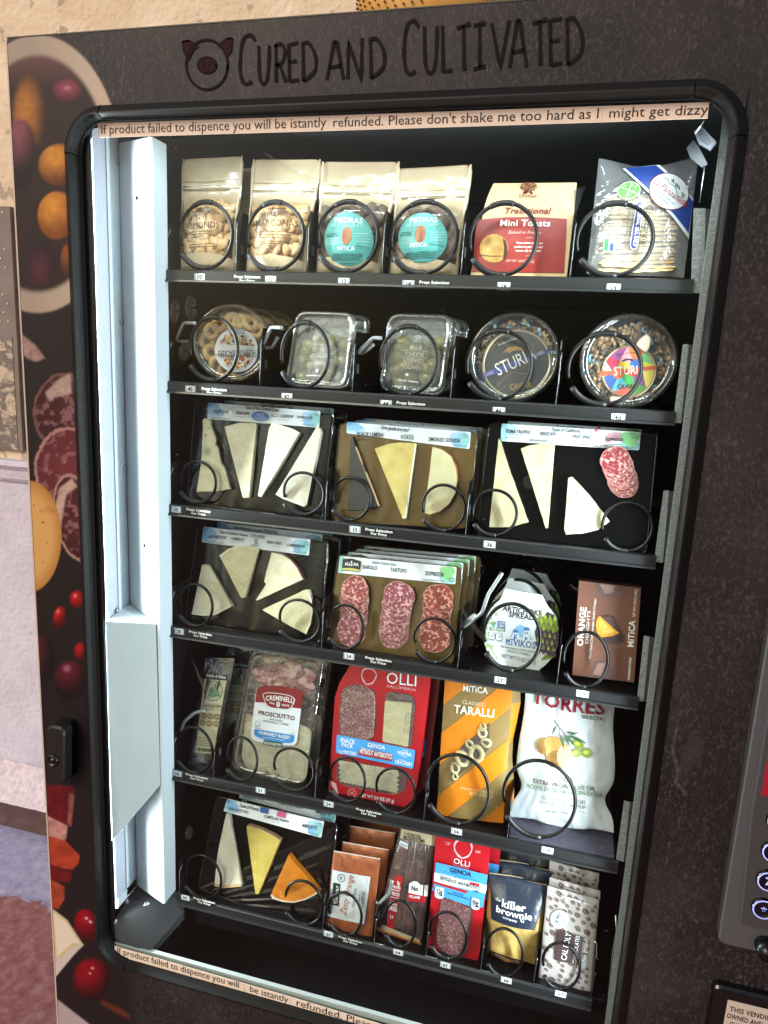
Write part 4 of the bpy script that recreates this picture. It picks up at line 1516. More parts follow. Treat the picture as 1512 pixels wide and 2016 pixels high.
# --- 10 marcona almonds
T, S = pouch('kraft pouch of plain almonds with dark lettering, leftmost on the top shelf', (400, 1090), .108,
             [(160, 1075), (640, 1092), (714, 78), (168, 106)], (320, 290, 4.447), G, seed=2)
m_ = MB()
m_.text(S, 'MARCONA', (268, 680), (392, 668), 20, BRN)
m_.text(S, 'ALMONDS', (250, 752), (540, 736), 52, BRN)
m_.text(S, 'CURED & CULTIVATED', (320, 582), (466, 566), 18, BRN)
m_.micro(S, (315, 606), (468, 598), 10, BRN, seed=3)
for i in range(3):
    m_.micro(S, (285 + i * 12, 782 + i * 22), (500 - i * 40, 772 + i * 22), 9, BRN, seed=i)
for i in range(2):
    m_.micro(S, (280, 888 + i * 22), (510, 880 + i * 22), 8, BRN, seed=i + 5)
m_.build('printing', T)
dup(T, (.030, .055, .0), 'second kraft pouch mostly hidden behind the plain almond pouch', skip=('printing',))
# --- 11 truffle marconas
T, S = pouch('kraft pouch of truffle almonds with dark lettering, second on the top shelf', (980, 1110), .108,
             [(730, 1095), (1250, 1112), (1400, 108), (782, 108)], (320, 290, 4.447), G, seed=5)
m_ = MB()
m_.text(S, 'TRUFFLE', (878, 645), (1040, 640), 38, BRN)
m_.text(S, 'MARCONAS', (852, 725), (1215, 728), 54, BRN)
m_.text(S, 'CURED & CULTIVATED', (965, 550), (1120, 548), 20, BRN)
m_.micro(S, (955, 578), (1130, 578), 10, BRN)
for i in range(3):
    m_.micro(S, (885 + 8 * i, 778 + i * 24), (1200 - 40 * i, 782 + i * 24), 9, BRN, seed=i)
for i in range(3):
    m_.micro(S, (880 + 20 * i, 862 + i * 20), (1110 - 20 * i, 862 + i * 20), 8, BRN, seed=i + 9)
m_.build('printing', T)
# --- 12, 14 piedras
TEAL = mat('label_teal', '#4f9a94', .45)
def piedras(label, base, quad, cen, rx, ry, almond, lines, tilt):
    T, S = pouch(label, base, .108, quad, (600, 290, 4.447), G, 'lumps', seed=int(base[0]))
    m_ = MB()
    cu = [S.uv(k_) for k_ in ell(cen, rx, ry, 40)]
    m_.poly(S, cu, TEAL, .0010)
    for body, a_, b_, h, col in lines:
        m_.text(S, body, a_, b_, h, ink(col), .0016)
    ac = S.uv(almond)
    sc_ = abs(S.uv((almond[0], almond[1] - 80))[1] - ac[1])
    c3 = S.p(ac[0], ac[1], .001)
    x_, y_ = cen
    for i in range(4):
        m_.micro(S, (x_ + 70, y_ - 40 + i * 22), (x_ + 190, y_ - 46 + i * 22), 9, ink('#9fcac5'), .0015, seed=i)
        m_.micro(S, (x_ - 190, y_ - 5 + i * 16), (x_ - 70, y_ - 2 + i * 16), 8, ink('#9fcac5'), .0015, seed=i + 4)
        m_.micro(S, (x_ - 150, y_ + 130 + i * 15 + tilt * .3), (x_ + 120 - i * 6, y_ + 130 + i * 15 - tilt * .3), 9, ink('#1f4a48'), .0015, seed=i + 7)
    m_.micro(S, (x_ - 190, y_ - 42), (x_ - 90, y_ - 44), 12, ink('#1f4a48'), .0015)
    m_.micro(S, (x_ - 195, y_ - 22), (x_ - 80, y_ - 24), 12, ink('#1f4a48'), .0015, seed=2)
    m_.text(S, 'PRODUCT OF SPAIN', (x_ + 65, y_ + 62), (x_ + 185, y_ + 76), 13, ink('#1f4a48'), .0015)
    m_.micro(S, (x_ - 80, y_ + 208), (x_ + 50, y_ + 206), 8, ink('#1f4a48'), .0015)
    lb_ = m_.build('label', T)
    MB().ball(c3, (sc_ * .62, .0012, sc_ * .98), ramp_mat('printed_almond', [(.35, '#7a4a30'), (.6, '#9f6e4c')], 160, 5, .6, sc3=(1, 1, .3)), Matrix((S.U, S.N, S.V)).transposed(), 20, 12).build('printed_almond', lb_)
    return T
T = piedras('kraft pouch with a round teal label, third on the top shelf', (380, 1120),
            [(100, 1100), (660, 1132), (848, 128), (136, 128)], (415, 838), 212, 228, (408, 818),
            [('PIEDRAS', (292, 700), (536, 705), 46, '#dceeea'), ('DE CHOCOLATE', (268, 730), (550, 738), 26, '#a9d3ce'), ('MiTiCA', (322, 938), (466, 938), 34, '#eef5f3')], 0)
dup(T, (.012, .035, .0), 'kraft pouch peeking out behind the third pouch with the teal label', skip=('label',))
T = piedras('kraft pouch with round teal label beside the red toast bag on the top shelf', (1040, 1138),
            [(735, 1115), (1340, 1140), (1476, 152), (805, 190)], (1053, 828), 214, 212, (1040, 802),
            [('PIEDRAS', (942, 700), (1182, 694), 42, '#dceeea'), ('DE CHOCOLATE', (912, 732), (1192, 728), 26, '#a9d3ce'), ('MiTiCA', (950, 912), (1092, 906), 34, '#eef5f3')], 20)

# --- 16 mini toasts
zm(900, 300, 5.04)
S = Surf((600, 1262), .108, 9)
bt = lambda a, t: .004 * math.sin(PI * a) ** .7 * math.sin(PI * min(1, t * 1.15 + .1)) ** .6 if t < .9 else .004 * (1 - t) * 10 * math.sin(PI * a) * .6
S.setq((125, 1262), (1085, 1262), (1190, 300), (318, 308), b=bt)
S.me = .010
T = thing('toast_bag', 'cream and red paper bag of mini toasts with a round window', 'bag of toasts', S.O)
CRM = mat('paper_cream', '#cdb184', .5, bump=.5, bscale=26, var=.03)
REDP = mat('paper_red', '#8f2018', .45, bump=.5, bscale=26)
REDL = mat('paper_red_bright', '#a4281a', .45, bump=.4, bscale=26)
m_ = MB()
def wt_(a, t):
    w_ = .035 * max(0, (t - .72) / .28) ** 2 if t > .72 else 0
    return (a * (1 - 2 * w_ * .8) + w_ * 1.5, t)
m_.pillow(S, CRM, CRM, bt, lambda a, t: .038 * (1 - max(0, (t - .78) / .22) ** 1.5) * min(1, max(0, math.sin(PI * a)) * 6 + .25), 14, 24, wt_)
m_.poly(S, [S.uv(k_, .003) for k_ in [(207, 662), (480, 642), (760, 640), (1090, 656), (1085, 800), (1062, 1192), (600, 1196), (150, 1180), (180, 760)]], REDP, .0006)
m_.text(S, 'Traditional', (462, 612), (918, 612), 60, ink('#7a1c16'), .0014, bold=True, shear=.22)
m_.text(S, 'Mini Toasts', (422, 738), (920, 742), 60, ink('#eee8e0'), .0014, bold=True)
m_.text(S, 'Baked in France', (508, 818), (830, 820), 32, ink('#d9b0a4'), .0014, shear=.2)
m_.text(S, 'DIVINA', (612, 452), (790, 452), 34, ink('#5a2418'), .0014)
for i, bd in enumerate(('These petite toasts are', 'perfect to pair with any', 'cheese, dip or spread.')):
    m_.text(S, bd, (570 + (i == 0) * 14 + (i == 2) * 8, 918 + i * 38), (848 - (i == 2) * 16, 920 + i * 38), 21, ink('#e8d8d0'), .0014, bold=True, shear=.2)
m_.text(S, 'NET WT. 2.8 OZ (80 g)', (485, 1096), (762, 1100), 24, ink('#e8c0b4'), .0014)
for yy in (858, 1036):
    m_.stroke(S, [(685, yy), (755, yy)], .0006, ink('#d9a090'), .0014)
q = random.Random(8)
for k_ in range(150):
    r_, t_ = math.sqrt(q.random()) * 84, q.uniform(0, PI * 2)
    x_, y_ = 712 + r_ * math.cos(t_) * 1.0, 345 + r_ * .62 * math.sin(t_)
    m_.zpoly(S, ell((x_, y_), 7, 4.5, 6, q.uniform(0, 180)), ink('#6d2a18'), .0012)
for pts in ([(690, 385), (676, 400), (655, 412)], [(735, 378), (728, 398), (752, 410)], [(712, 360), (700, 390), (682, 408)]):
    m_.stroke(S, pts, .0022, ink('#6d2a18'), .0012)
m_.build('bag', T)
m_ = MB()
TOAST = ramp_mat('toast', [(.3, '#9a6f35'), (.5, '#bf9650'), (.7, '#d6b06a')], 90, 6, .7, bump=.5)
m_.poly(S, [S.uv(k_, .004) for k_ in ell((365, 952), 143, 143, 36)], TOAST, .0011)
m_.poly(S, [S.uv(k_, .004) for k_ in [(455, 850), (485, 880), (500, 930), (500, 1000), (480, 1050), (455, 1060), (468, 960)]], mat('toast_gap', '#4f3418', .8), .0015)
m_.stroke(S, [(232, 1020), (330, 1034), (450, 1036)], .0007, ink('#6a4a20'), .0017)
m_.build('window', T)
m_ = MB()
for k_ in range(3):
    a0_ = S.uv((155 + k_ * 300, 1258), -.004)
    a1_ = S.uv((440 + k_ * 300, 1196), -.004)
    m_.prism(S, rpoly([a0_, (a1_[0], a0_[1]), a1_, (a0_[0], a1_[1])], .003), TOAST, -.001, .03, .002)
m_.build('toast_row', T)
m_ = MB()
fl_ = [P(*z(p_), y_) for p_, y_ in (((1150, 380), .118), ((1265, 330), .150), ((1210, 440), .150), ((1160, 620), .122))]
m_.add([tuple(v_) for v_ in fl_] + [tuple(v_ + Vector((.0015, .002, 0))) for v_ in fl_], [(0, 1, 2, 3), (7, 6, 5, 4), (0, 4, 5, 1), (1, 5, 6, 2), (2, 6, 7, 3), (3, 7, 4, 0)], FILMX)
m_.build('side_flap', T)

# --- 19 crackers
zm(1120, 230, 4.877)
S = Surf((650, 1540), .112, 8)
bc = lambda a, t: .010 * (max(0, math.sin(PI * a)) ** .5) * (min(1, max(0, math.sin(PI * min(1, t * 1.02)))) ** .4)
S.setq((170, 1505), (1105, 1545), (1245, 388), (288, 400), b=bc)
T = thing('cracker_packet', 'clear packet of stacked crackers with a blue corner band, rightmost on the top shelf', 'cracker packet', S.O)
m_ = MB()
CRK = ramp_mat('cracker', [(.3, '#b98e54'), (.5, '#dcc08c'), (.7, '#ead8ae')], 75, 5, .7, bump=.6)
q = random.Random(4)
for k_ in range(21):
    yy = 755 + k_ * 36
    xl = 345 - k_ * 3.0 + q.uniform(-18, 22) + (30 if k_ < 8 else 0)
    xr = 985 + q.uniform(-12, 14) + (60 if k_ > 6 else 0) - max(0, k_ - 8) * 2.6 - (190 if k_ == 0 else 60 if k_ < 4 else 0)
    pts_t, pts_b = [], []
    n_ = 13
    ph = q.uniform(0, 6)
    for i in range(n_ + 1):
        x_ = xl + (xr - xl) * i / n_
        dy = 4 * math.sin(i * 2.2 + ph) + 8 * math.sin(i * .35 + ph)
        th = 15 * (1 - .5 * (abs(2 * i / n_ - 1) ** 6))
        pts_t.append(S.uv((x_, yy + dy - th), .004))
        pts_b.append(S.uv((x_, yy + dy + th), .004))
    b_, S.b = S.b, None
    m_.prism(S, pts_b + pts_t[::-1], CRK, .0045 + q.uniform(-.0025, .002), .03, .0016)
    S.b = b_
m_.build('crackers', T)
m_ = MB()
m_.pillow(S, FILMH, FILMH, lambda a, t: bc(a, t), lambda a, t: .034 * math.sin(PI * a) ** .4 * min(1, 4 * (1 - t)), 22, 26,
          lambda a, t: (a, t - (.075 * math.sin(PI * a) ** 1.4 if t > .5 else 0) * (t - .5) * 2))
m_.build('film', T)
m_ = MB()
S.O = S.O + S.N * .0022
PBL = mat('print_blue', '#23408f', .3, bump=.4, bscale=30)
WP = mat('print_white', '#dde3e8', .4)
m_.zpoly(S, [(515, 515), (865, 478), (1195, 790), (1150, 1180), (985, 980), (745, 745)], WP, .0006)
m_.zpoly(S, [(540, 512), (835, 484), (1190, 815), (1148, 1125), (1000, 955), (775, 742)], PBL, .0010)
m_.zpoly(S, ell((955, 738), 200, 178, 36, 25), mat('print_maroon', '#6d2630', .4), .0014)
m_.zpoly(S, ell((955, 738), 190, 168, 36, 25), WP, .0018)
m_.text(S, 'La Panzanella', (790, 655), (1105, 885), 58, ink('#a03038'), .0023, shear=.2)
m_.text(S, 'ARTISANAL FOODS CO.', (820, 725), (1000, 868), 17, ink('#44545a'), .0023)
m_.stroke(S, [(900, 612), (945, 625), (960, 660), (1010, 690), (1040, 780), (1090, 800)], .0008, ink('#3f6a48'), .0023)
m_.stroke(S, [(815, 768), (860, 790), (905, 830), (950, 858)], .0008, ink('#3f6a48'), .0023)
for x_, y_, h_ in ((980, 650, 30), (995, 660, 40), (1015, 690, 34), (1030, 705, 46), (1048, 720, 40), (1080, 780, 40), (1095, 790, 30)):
    m_.stroke(S, [(x_, y_), (x_ + 6, y_ - h_ * .5), (x_ + 2, y_ - h_)], .0012, ink('#2f4a3a'), .0023)
m_.zpoly(S, ell((572, 732), 110, 84, 30, -12), mat('print_leaf_white', '#d5e4c8', .4), .0010)
m_.zpoly(S, ell((572, 732), 103, 77, 30, -12), mat('print_green', '#4d8f2c', .4), .0014)
for bd, a_, b_ in (('P F', (515, 720), (550, 690)), ('F E', (590, 690), (640, 712)), ('S O', (540, 770), (580, 790)), ('R T', (595, 760), (630, 742))):
    m_.text(S, bd, a_, b_, 20, ink('#dcead0'), .0018)
m_.stroke(S, [(500, 700), (650, 765)], .0008, ink('#cfe2c0'), .0018)
m_.stroke(S, [(600, 655), (545, 808)], .0008, ink('#cfe2c0'), .0018)
m_.zpoly(S, [(645, 860), (668, 834), (705, 850), (710, 890), (655, 1270), (632, 1300), (595, 1292), (580, 1250)], WP, .0008, .004)
m_.zpoly(S, [(650, 862), (670, 842), (698, 856), (702, 890), (648, 1265), (630, 1290), (600, 1284), (588, 1250)], mat('print_navy', '#33387a', .4), .0012, .004)
m_.text(S, 'ORIGINAL SEA SALT', (668, 866), (610, 1262), 30, ink('#e4e6ee'), .0017, bold=True)
m_.text(S, 'ARTISAN CRACKERS', (562, 868), (522, 1278), 30, ink('#555048'), .0012)
m_.text(S, 'Croccantini', (742, 866), (690, 1262), 62, ink('#2c2c30'), .0012, shear=.25)
m_.text(S, 'NET WT 3 OZ (85 g)', (392, 770), (368, 1055), 28, ink('#4a463e'), .0012)
m_.zpoly(S, [(340, 1180), (442, 1186), (432, 1310), (328, 1304)], WP, .0010)
m_.zpoly(S, [(346, 1186), (392, 1188), (384, 1302), (336, 1298)], mat('print_nongmo_green', '#2f7a4f', .4), .0014)
m_.zpoly(S, [(396, 1230), (438, 1232), (430, 1304), (390, 1302)], mat('print_nongmo_blue', '#2a4a92', .4), .0014)
m_.zpoly(S, [(398, 1192), (436, 1194), (434, 1226), (396, 1224)], mat('print_sky', '#7fb0b8', .4), .0014)
m_.text(S, 'NON GMO', (424, 1236), (420, 1300), 12, ink('#e4e6ee'), .0018)
m_.text(S, 'VERIFIED', (378, 1194), (370, 1296), 14, ink('#d6e6da'), .0018)
m_.build('printing', T)

# ------------------------------------------------------------------ second shelf
def shell_tub(S, c, rx, ry, depth, T, name_l='lid', rim=.004):
    """round clear tub lying on its side: lid facing out. c, rx, ry zoom px"""
    cu = S.uv(c)
    r_ = abs(S.uv((c[0], c[1] - ry))[1] - cu[1])
    O = S.p(cu[0], cu[1])
    m_ = MB()
    m_.lathe(O, S.N, [(r_ * .8, .0002), (r_ * .88, .0006), (r_ * .9, .004), (r_ * .955, .005), (r_, .003), (r_, -.003), (r_ * .97, -.005)], TUB, 64, U=S.U)
    m_.lathe(O, S.N, [(0, .0), (r_ * .8, .0)], TUB, 48, U=S.U)
    m_.build(name_l, T)
    m_ = MB()
    m_.lathe(O, S.N, [(r_ * .96, -.003), (r_ * .93, -depth * .2), (r_ * .85, -depth), (r_ * .80, -depth - .002), (0, -depth - .002)], TUB, 64, U=S.U,)
    for k_ in range(40):
        t_ = 2 * PI * k_ / 40
        d_ = S.U * math.cos(t_) + S.V * math.sin(t_)
    m_.build('tub', T)
    return O, r_, cu
# --- 40 hummus crackers
zm(320, 580, 4.447)
S = Surf((600, 775), .104, 9, yaw=14)
T = thing('snack_tub', 'round clear tub of ring crackers with a white lid label, leftmost on the second shelf', 'tub', S.O, 'round clear tubs of ring crackers')
O, r_, cu = shell_tub(S, (612, 425), 230, 345, .034, T)
m_ = MB()
RING = ramp_mat('ring_cracker', [(.3, '#bd8d4a'), (.5, '#dcb672'), (.7, '#edd29a')], 55, 5, .6, bump=.4)
q = random.Random(6)
for a_, d_ in [(200, .62), (175, .70), (150, .66), (125, .62), (100, .6), (75, .62), (55, .7), (230, .66), (30, .7), (255, .7), (0, .4), (120, .25), (240, .3), (280, .72), (310, .7), (340, .7)]:
    for dz in (-.011, -.024):
        t_ = R(a_ + q.uniform(-6, 6) + (12 if dz < -.02 else 0))
        c = O + (S.U * math.cos(t_) + S.V * math.sin(t_)) * r_ * d_ + S.N * dz
        ax = (S.N + S.U * q.uniform(-.5, .5) + S.V * q.uniform(-.5, .5)).normalized()
        u_ = ax.orthogonal().normalized(); v_ = ax.cross(u_)
        rr_ = .0088
        m_.tube([c + (u_ * math.cos(2 * PI * k_ / 14) + v_ * math.sin(2 * PI * k_ / 14)) * rr_ for k_ in range(14)], .0052, RING, 8, closed=True)
m_.build('ring_crackers', T)
m_ = MB()
S.b = None
LBP = mat('label_paper', '#d5d9dc', .5)
c0 = S.uv((650, 490))
m_.prism(S, ell(c0, r_ * .56, r_ * .56, 44), LBP, .0022, .0008)
q = random.Random(9)
for k_ in range(150):
    rr_ = math.sqrt(q.random()) * r_ * .45
    t_ = q.uniform(0, 2 * PI)
    y_ = rr_ * math.sin(t_)
    col = q.choice(['#c9a24a', '#b5532f', '#5a7a8a', '#d8c08a', '#8a4a3a', '#c8b8a8', '#a8602a', '#e0d0b0'])
    m_.poly(S, ell((c0[0] + rr_ * math.cos(t_), c0[1] + y_), q.uniform(.0015, .004), q.uniform(.001, .003), 7, q.uniform(0, 180)), ink(col), .0025 + .0003 * (k_ % 3))
m_.prism(S, [(c0[0] - r_ * .54, c0[1] - .007), (c0[0] + r_ * .54, c0[1] - .007), (c0[0] + r_ * .54, c0[1] + .007), (c0[0] - r_ * .54, c0[1] + .007)], mat('label_band', '#cfd2d4', .5), .0038, .0003)
m_.text(S, 'HUMMUS CRACKERS', (815, 482), (488, 492), 56, ink('#3a3434'), .0042)
for i in range(4):
    m_.micro(S, (575 + i * 6, 305 + i * 14), (740 - i * 6, 305 + i * 14), 8, ink('#6a6a6a'), .0024, seed=i)
    m_.micro(S, (560 + i * 14, 632 + i * 14), (740 - i * 10, 632 + i * 14), 8, ink('#6a6a6a'), .0024, seed=i)
m_.build('lid_label', T)
dup(T, (.0025, .055, 0), 'second round tub of ring crackers, just behind the front one')
dup(T, (.004, .112, 0), 'third round tub of ring crackers, furthest back in its lane')

# --- 42, 44 square olive tubs
OLV = ramp_mat('olive', [(.3, (.15, .14, .023)), (.5, (.27, .24, .044)), (.7, (.41, .36, .09))], 40, 4, .3, coat=.5)
FETA = mat('feta', '#d3d0c4', .6, bump=.6, bscale=120)
def square_tub(label, base, quad, zz, y0, group, seed, feta, lines):
    zm(*zz)
    S = Surf(base, y0, 7, 0)
    S.setq(*quad)
    T = thing('olive_tub', label, 'tub', S.O, group)
    qv = [Vector(p_) for p_ in S.quad]
    cen = sum(qv, Vector((0, 0))) / 4
    def ring_(f, r_):
        return rpoly([tuple(cen + (p_ - cen) * f) for p_ in qv], r_, 6)
    lev = [(ring_(.84, .012), .0005), (ring_(.87, .013), .0005), (ring_(.885, .0135), .0035), (ring_(.95, .015), .0042), (ring_(1.0, .016), .0025), (ring_(1.0, .016), -.0045), (ring_(.955, .015), -.005)]
    def shell(mb, lev, mm, cap=None):
        k = len(lev[0][0])
        vs = [S.p(u_, v_, o_) for pl, o_ in lev for u_, v_ in pl]
        fs = [(i * k + j, i * k + (j + 1) % k, (i + 1) * k + (j + 1) % k, (i + 1) * k + j) for i in range(len(lev) - 1) for j in range(k)]
        mb.add(vs, fs, mm, True)
        if cap is not None:
            mb.poly(S, lev[cap][0], mm, lev[cap][1])
    l_ = MB()
    shell(l_, lev, TUBF, 0)
    lo_ = l_.build('lid', T)
    t_ = MB()
    shell(t_, [(ring_(.94, .015), -.004), (ring_(.91, .015), -.012), (ring_(.80, .015), -.040), (ring_(.74, .014), -.043)], TUB, 3)
    t_.build('tub', T)
    c_ = MB()
    q = random.Random(seed)
    w_ = (qv[1] - qv[0]).length
    h_ = (qv[3] - qv[0]).length
    for k_ in range(26):
        a_, b_ = q.uniform(.17, .83), q.uniform(.12, .66)
        u_, v_ = S.bil(a_, b_)
        c = S.p(u_, v_, q.uniform(-.022, -.012))
        rot = Matrix.Rotation(q.uniform(-.8, .8), 3, S.N) @ Matrix((S.U, S.N, S.V)).transposed()
        if feta and k_ % 2 == 0:
            s_ = q.uniform(.006, .0085)
            c_.ball(c, (s_, s_ * .8, s_ * .9), FETA, rot, 6, 4, .5)
        else:
            c_.ball(c, (.0125, .0095, .0098), OLV, rot, 12, 8, .15)
    c_.build('olives', T)
    m_ = MB()
    for body, a_, b_, hh in lines:
        m_.text(S, body, a_, b_, hh, WHT, .0012)
    return T, S, m_
G2 = 'square clear olive tubs'
T, S, m_ = square_tub('square clear tub of olives with white feta cubes on the second shelf', (1300, 800), [(1075, 790), (1620, 830), (1702, 160), (1180, 142)], (320, 580, 4.447), .106, G2, 3, True,
                      [('MARINATED', (1268, 448), (1492, 450), 34), ('FETA', (1328, 500), (1418, 502), 33), ('& GREEK', (1282, 555), (1450, 558), 33), ('OLIVES', (1290, 610), (1420, 614), 33)])
for yy in (460, 513, 568):
    m_.stroke(S, [(1262, yy), (1498, yy + 4)], .0004, WHT, .0012)
m_.micro(S, (1260, 714), (1420, 716), 12, WHT, .0012)
m_.zpoly(S, ell((1352, 668), 14, 15, 14), WHT, .0012)
for k_ in range(20):
    t_ = R(k_ * 18)
    m_.zpoly(S, ell((1380 + 22 * math.cos(t_) * (k_ % 3 + 1) / 3, 346 + 12 * math.sin(t_)), 4, 3, 6), WHT, .0012)
m_.text(S, 'Divina', (1350, 386), (1410, 386), 16, WHT, .0012)
m_.build('printing', T)
dup(T, (.004, .052, .0), 'square clear tub standing behind the feta and olive tub')
T, S, m_ = square_tub('square clear tub of plain green olives, middle of the second shelf', (660, 880), [(385, 838), (945, 885), (1038, 180), (472, 166)], (660, 580, 4.447), .106, G2, 11, False,
                      [('BLUE', (652, 478), (756, 484), 34), ('CHEESE', (612, 536), (774, 544), 34), ('STUFFED', (592, 590), (770, 600), 34), ('OLIVES', (600, 648), (740, 658), 34)])
for yy in (486, 545, 602):
    m_.stroke(S, [(588, yy), (800, yy + 12)], .0004, WHT, .0012)
m_.micro(S, (556, 752), (732, 776), 14, WHT, .0012)
m_.zpoly(S, ell((628, 700), 14, 15, 14), WHT, .0012)
for k_ in range(24):
    t_ = R(k_ * 15)
    m_.zpoly(S, ell((726 + 28 * math.cos(t_) * (k_ % 3 + 1) / 3, 374 + 16 * math.sin(t_)), 5, 4, 6), WHT, .0012)
m_.text(S, 'Divina', (686, 412), (750, 416), 18, WHT, .0012)
m_.build('printing', T)
dup(T, (.003, .050, .0), 'second tub of plain green olives, behind the front one')
dup(T, (.006, .100, .0), 'third tub of plain green olives in the middle lane')

# --- 46, 48 caviar
CRINK = [mat('crinkle_kraft', '#a88a62', .7, var=.15), mat('crinkle_kraft_dark', '#86694a', .7, var=.15), mat('crinkle_blue', '#7fb0bd', .7)]
TIN = mat('tin_gold', '#b5ac8c', .3, metal=.85)
def caviar(label, base, lid, tin, fill, blue, seed):
    zm(900, 590, 3.024)
    S = Surf(base, .106, 10, 0)
    T = thing('caviar_tub', label, 'tub', S.O, 'round clear caviar tubs')
    O, r_, cu = shell_tub(S, lid[:2], lid[2], lid[3], .036, T)
    tc_ = S.uv(tin[:2], -.004)
    tr_ = tin[2] / 3.024 / FPX * .95
    tr_ = abs(S.uv((tin[0], tin[1] - tin[2]))[1] - S.uv(tin[:2])[1])
    q = random.Random(seed)
    m_ = MB()
    for k_ in range(430):
        rr_ = math.sqrt(q.random()) * r_ * .84
        t_ = q.uniform(0, 2 * PI)
        u_, v_ = cu[0] + rr_ * math.cos(t_), cu[1] + rr_ * math.sin(t_)
        if math.dist((u_, v_), tc_) < tr_ * .93:
            continue
        if fill == 'top' and v_ < cu[1] + r_ * .15 and q.random() < .6:
            continue
        mm = CRINK[2] if q.random() < blue else CRINK[0] if q.random() < .7 else CRINK[1]
        c = O + S.U * (u_ - cu[0]) + S.V * (v_ - cu[1]) + S.N * q.uniform(-.02, -.004)
        rot = Matrix.Rotation(q.uniform(0, PI), 3, S.N) @ Matrix.Rotation(q.uniform(-.9, .9), 3, S.U)
        a_, b_, n_ = rot @ S.U, rot @ S.V, rot @ S.N
        vs_ = []
        for j in range(4):
            for sg in (-1, 1):
                vs_.append(c + a_ * (j - 1.5) * .0032 + b_ * sg * .0017 + n_ * (.0014 if j % 2 else -.0014))
        vs2 = [v_2 - n_ * .0004 for v_2 in vs_]
        fs_ = [(2 * j, 2 * j + 1, 2 * j + 3, 2 * j + 2) for j in range(3)]
        m_.add(vs_ + vs2, fs_ + [tuple(8 + x for x in f_[::-1]) for f_ in fs_], mm)
    m_.build('paper_shred', T)
    O2 = S.p(tc_[0], tc_[1], -.004)
    m_ = MB()
    m_.lathe(O2, S.N, [(0, -.018), (tr_ * .96, -.018), (tr_, -.014), (tr_, -.002), (tr_ * .985, .0), (tr_ * .94, .0005), (tr_ * .915, -.001)], TIN, 56, U=S.U)
    tn = m_.build('tin', T)
    S.O = S.O - S.N * .005
    return T, S, tc_, tr_, tn
T, S, c0, tr_, tn = caviar('round clear tub holding a black caviar tin with a blue band', (300, 628), (337, 345, 258, 270), (352, 382, 208), 'top', .18, 4)
m_ = MB()
m_.poly(S, ell(c0, tr_ * .92, tr_ * .92, 48), mat('tin_black', '#15130f', .35, coat=.4), .0006)
BB = mat('band_blue', '#26398f', .35)
m_.zpoly(S, [(146, 440), (548, 288), (548, 318), (152, 472)], BB, .0016)
m_.text(S, 'STURIA', (244, 455), (470, 352), 74, ink('#e8e6e0'), .0024)
m_.text(S, 'CLASSIC', (164, 460), (220, 438), 18, ink('#e8e6e0'), .0024)
m_.text(S, 'CLASSIC', (464, 342), (520, 318), 18, ink('#e8e6e0'), .0024)
GLD = mat('ink_gold', '#a3803c', .35, metal=.5)
m_.text(S, 'CAVIAR', (314, 538), (440, 522), 34, GLD, .0014, bold=True)
m_.text(S, 'Produit en France', (248, 278), (368, 232), 14, ink('#d8d4cc'), .0014, arc=.3)
m_.zpoly(S, [(270, 320), (300, 285), (345, 278), (385, 285), (396, 305), (360, 300), (330, 305), (310, 320), (300, 305)], GLD, .0012)
for a_, b_, c_ in (((200, 300), (260, 240), (330, 300)), ((230, 520), (330, 430), (430, 440)), ((240, 480), (250, 540), (300, 500)), ((390, 420), (440, 330), (460, 260))):
    m_.stroke(S, [a_, ((a_[0] + b_[0]) / 2, (a_[1] + b_[1]) / 2 - 6), b_, ((b_[0] + c_[0]) / 2, (b_[1] + c_[1]) / 2 + 6), c_], .0004, GLD, .0011)
m_.build('tin_lid_print', tn)
T, S, c0, tr_, tn = caviar('round clear tub of paper shreds holding a multicoloured caviar tin', (1010, 650), (1017, 365, 290, 282), (1022, 428, 160), 'all', .07, 7)
m_ = MB()
m_.poly(S, ell(c0, tr_ * .92, tr_ * .92, 48), mat('tin_orange', '#c4542c', .35), .0006)
cols = ['#c8302c', '#e0b820', '#3a9a4a', '#3a6ab8', '#d86a28', '#7a3a80', '#e8a0a8', '#58b0c8', '#d8d030', '#b8284a', '#4a8a3a', '#e07830', '#2a58a0', '#e8d858', '#a04890', '#e05848', '#68b868', '#f0c0b8']
q = random.Random(12)
seeds = [(c0[0] + math.sqrt((i + .5) / 18) * tr_ * .86 * math.cos(i * 2.4), c0[1] + math.sqrt((i + .5) / 18) * tr_ * .86 * math.sin(i * 2.4)) for i in range(18)]
for i, s0 in enumerate(seeds):
    # voronoi cell clipped to the lid: a stained-glass patchwork
    cell = ell(c0, tr_ * .9, tr_ * .9, 40)
    for j, s1 in enumerate(seeds):
        if i == j:
            continue
        mxx, myy = (s0[0] + s1[0]) / 2, (s0[1] + s1[1]) / 2
        nx_, ny_ = s1[0] - s0[0], s1[1] - s0[1]
        out = []
        for k_ in range(len(cell)):
            a_, b_ = cell[k_ - 1], cell[k_]
            da = (a_[0] - mxx) * nx_ + (a_[1] - myy) * ny_
            db = (b_[0] - mxx) * nx_ + (b_[1] - myy) * ny_
            if (da < 0) != (db < 0):
                t_ = da / (da - db)
                out.append((a_[0] + (b_[0] - a_[0]) * t_, a_[1] + (b_[1] - a_[1]) * t_))
            if db < 0:
                out.append(b_)
        cell = out
        if len(cell) < 3:
            break
    if len(cell) >= 3:
        m_.poly(S, cell, ink(cols[i]), .0010)
m_.zpoly(S, [(850, 430), (1186, 392), (1188, 414), (852, 456)], ink('#d8562a'), .0016)
m_.text(S, 'STURIA', (932, 452), (1112, 438), 50, ink('#f0ece4'), .0024)
m_.text(S, 'CAVIAR', (954, 532), (1066, 528), 26, ink('#3a1a12'), .0018, bold=True)
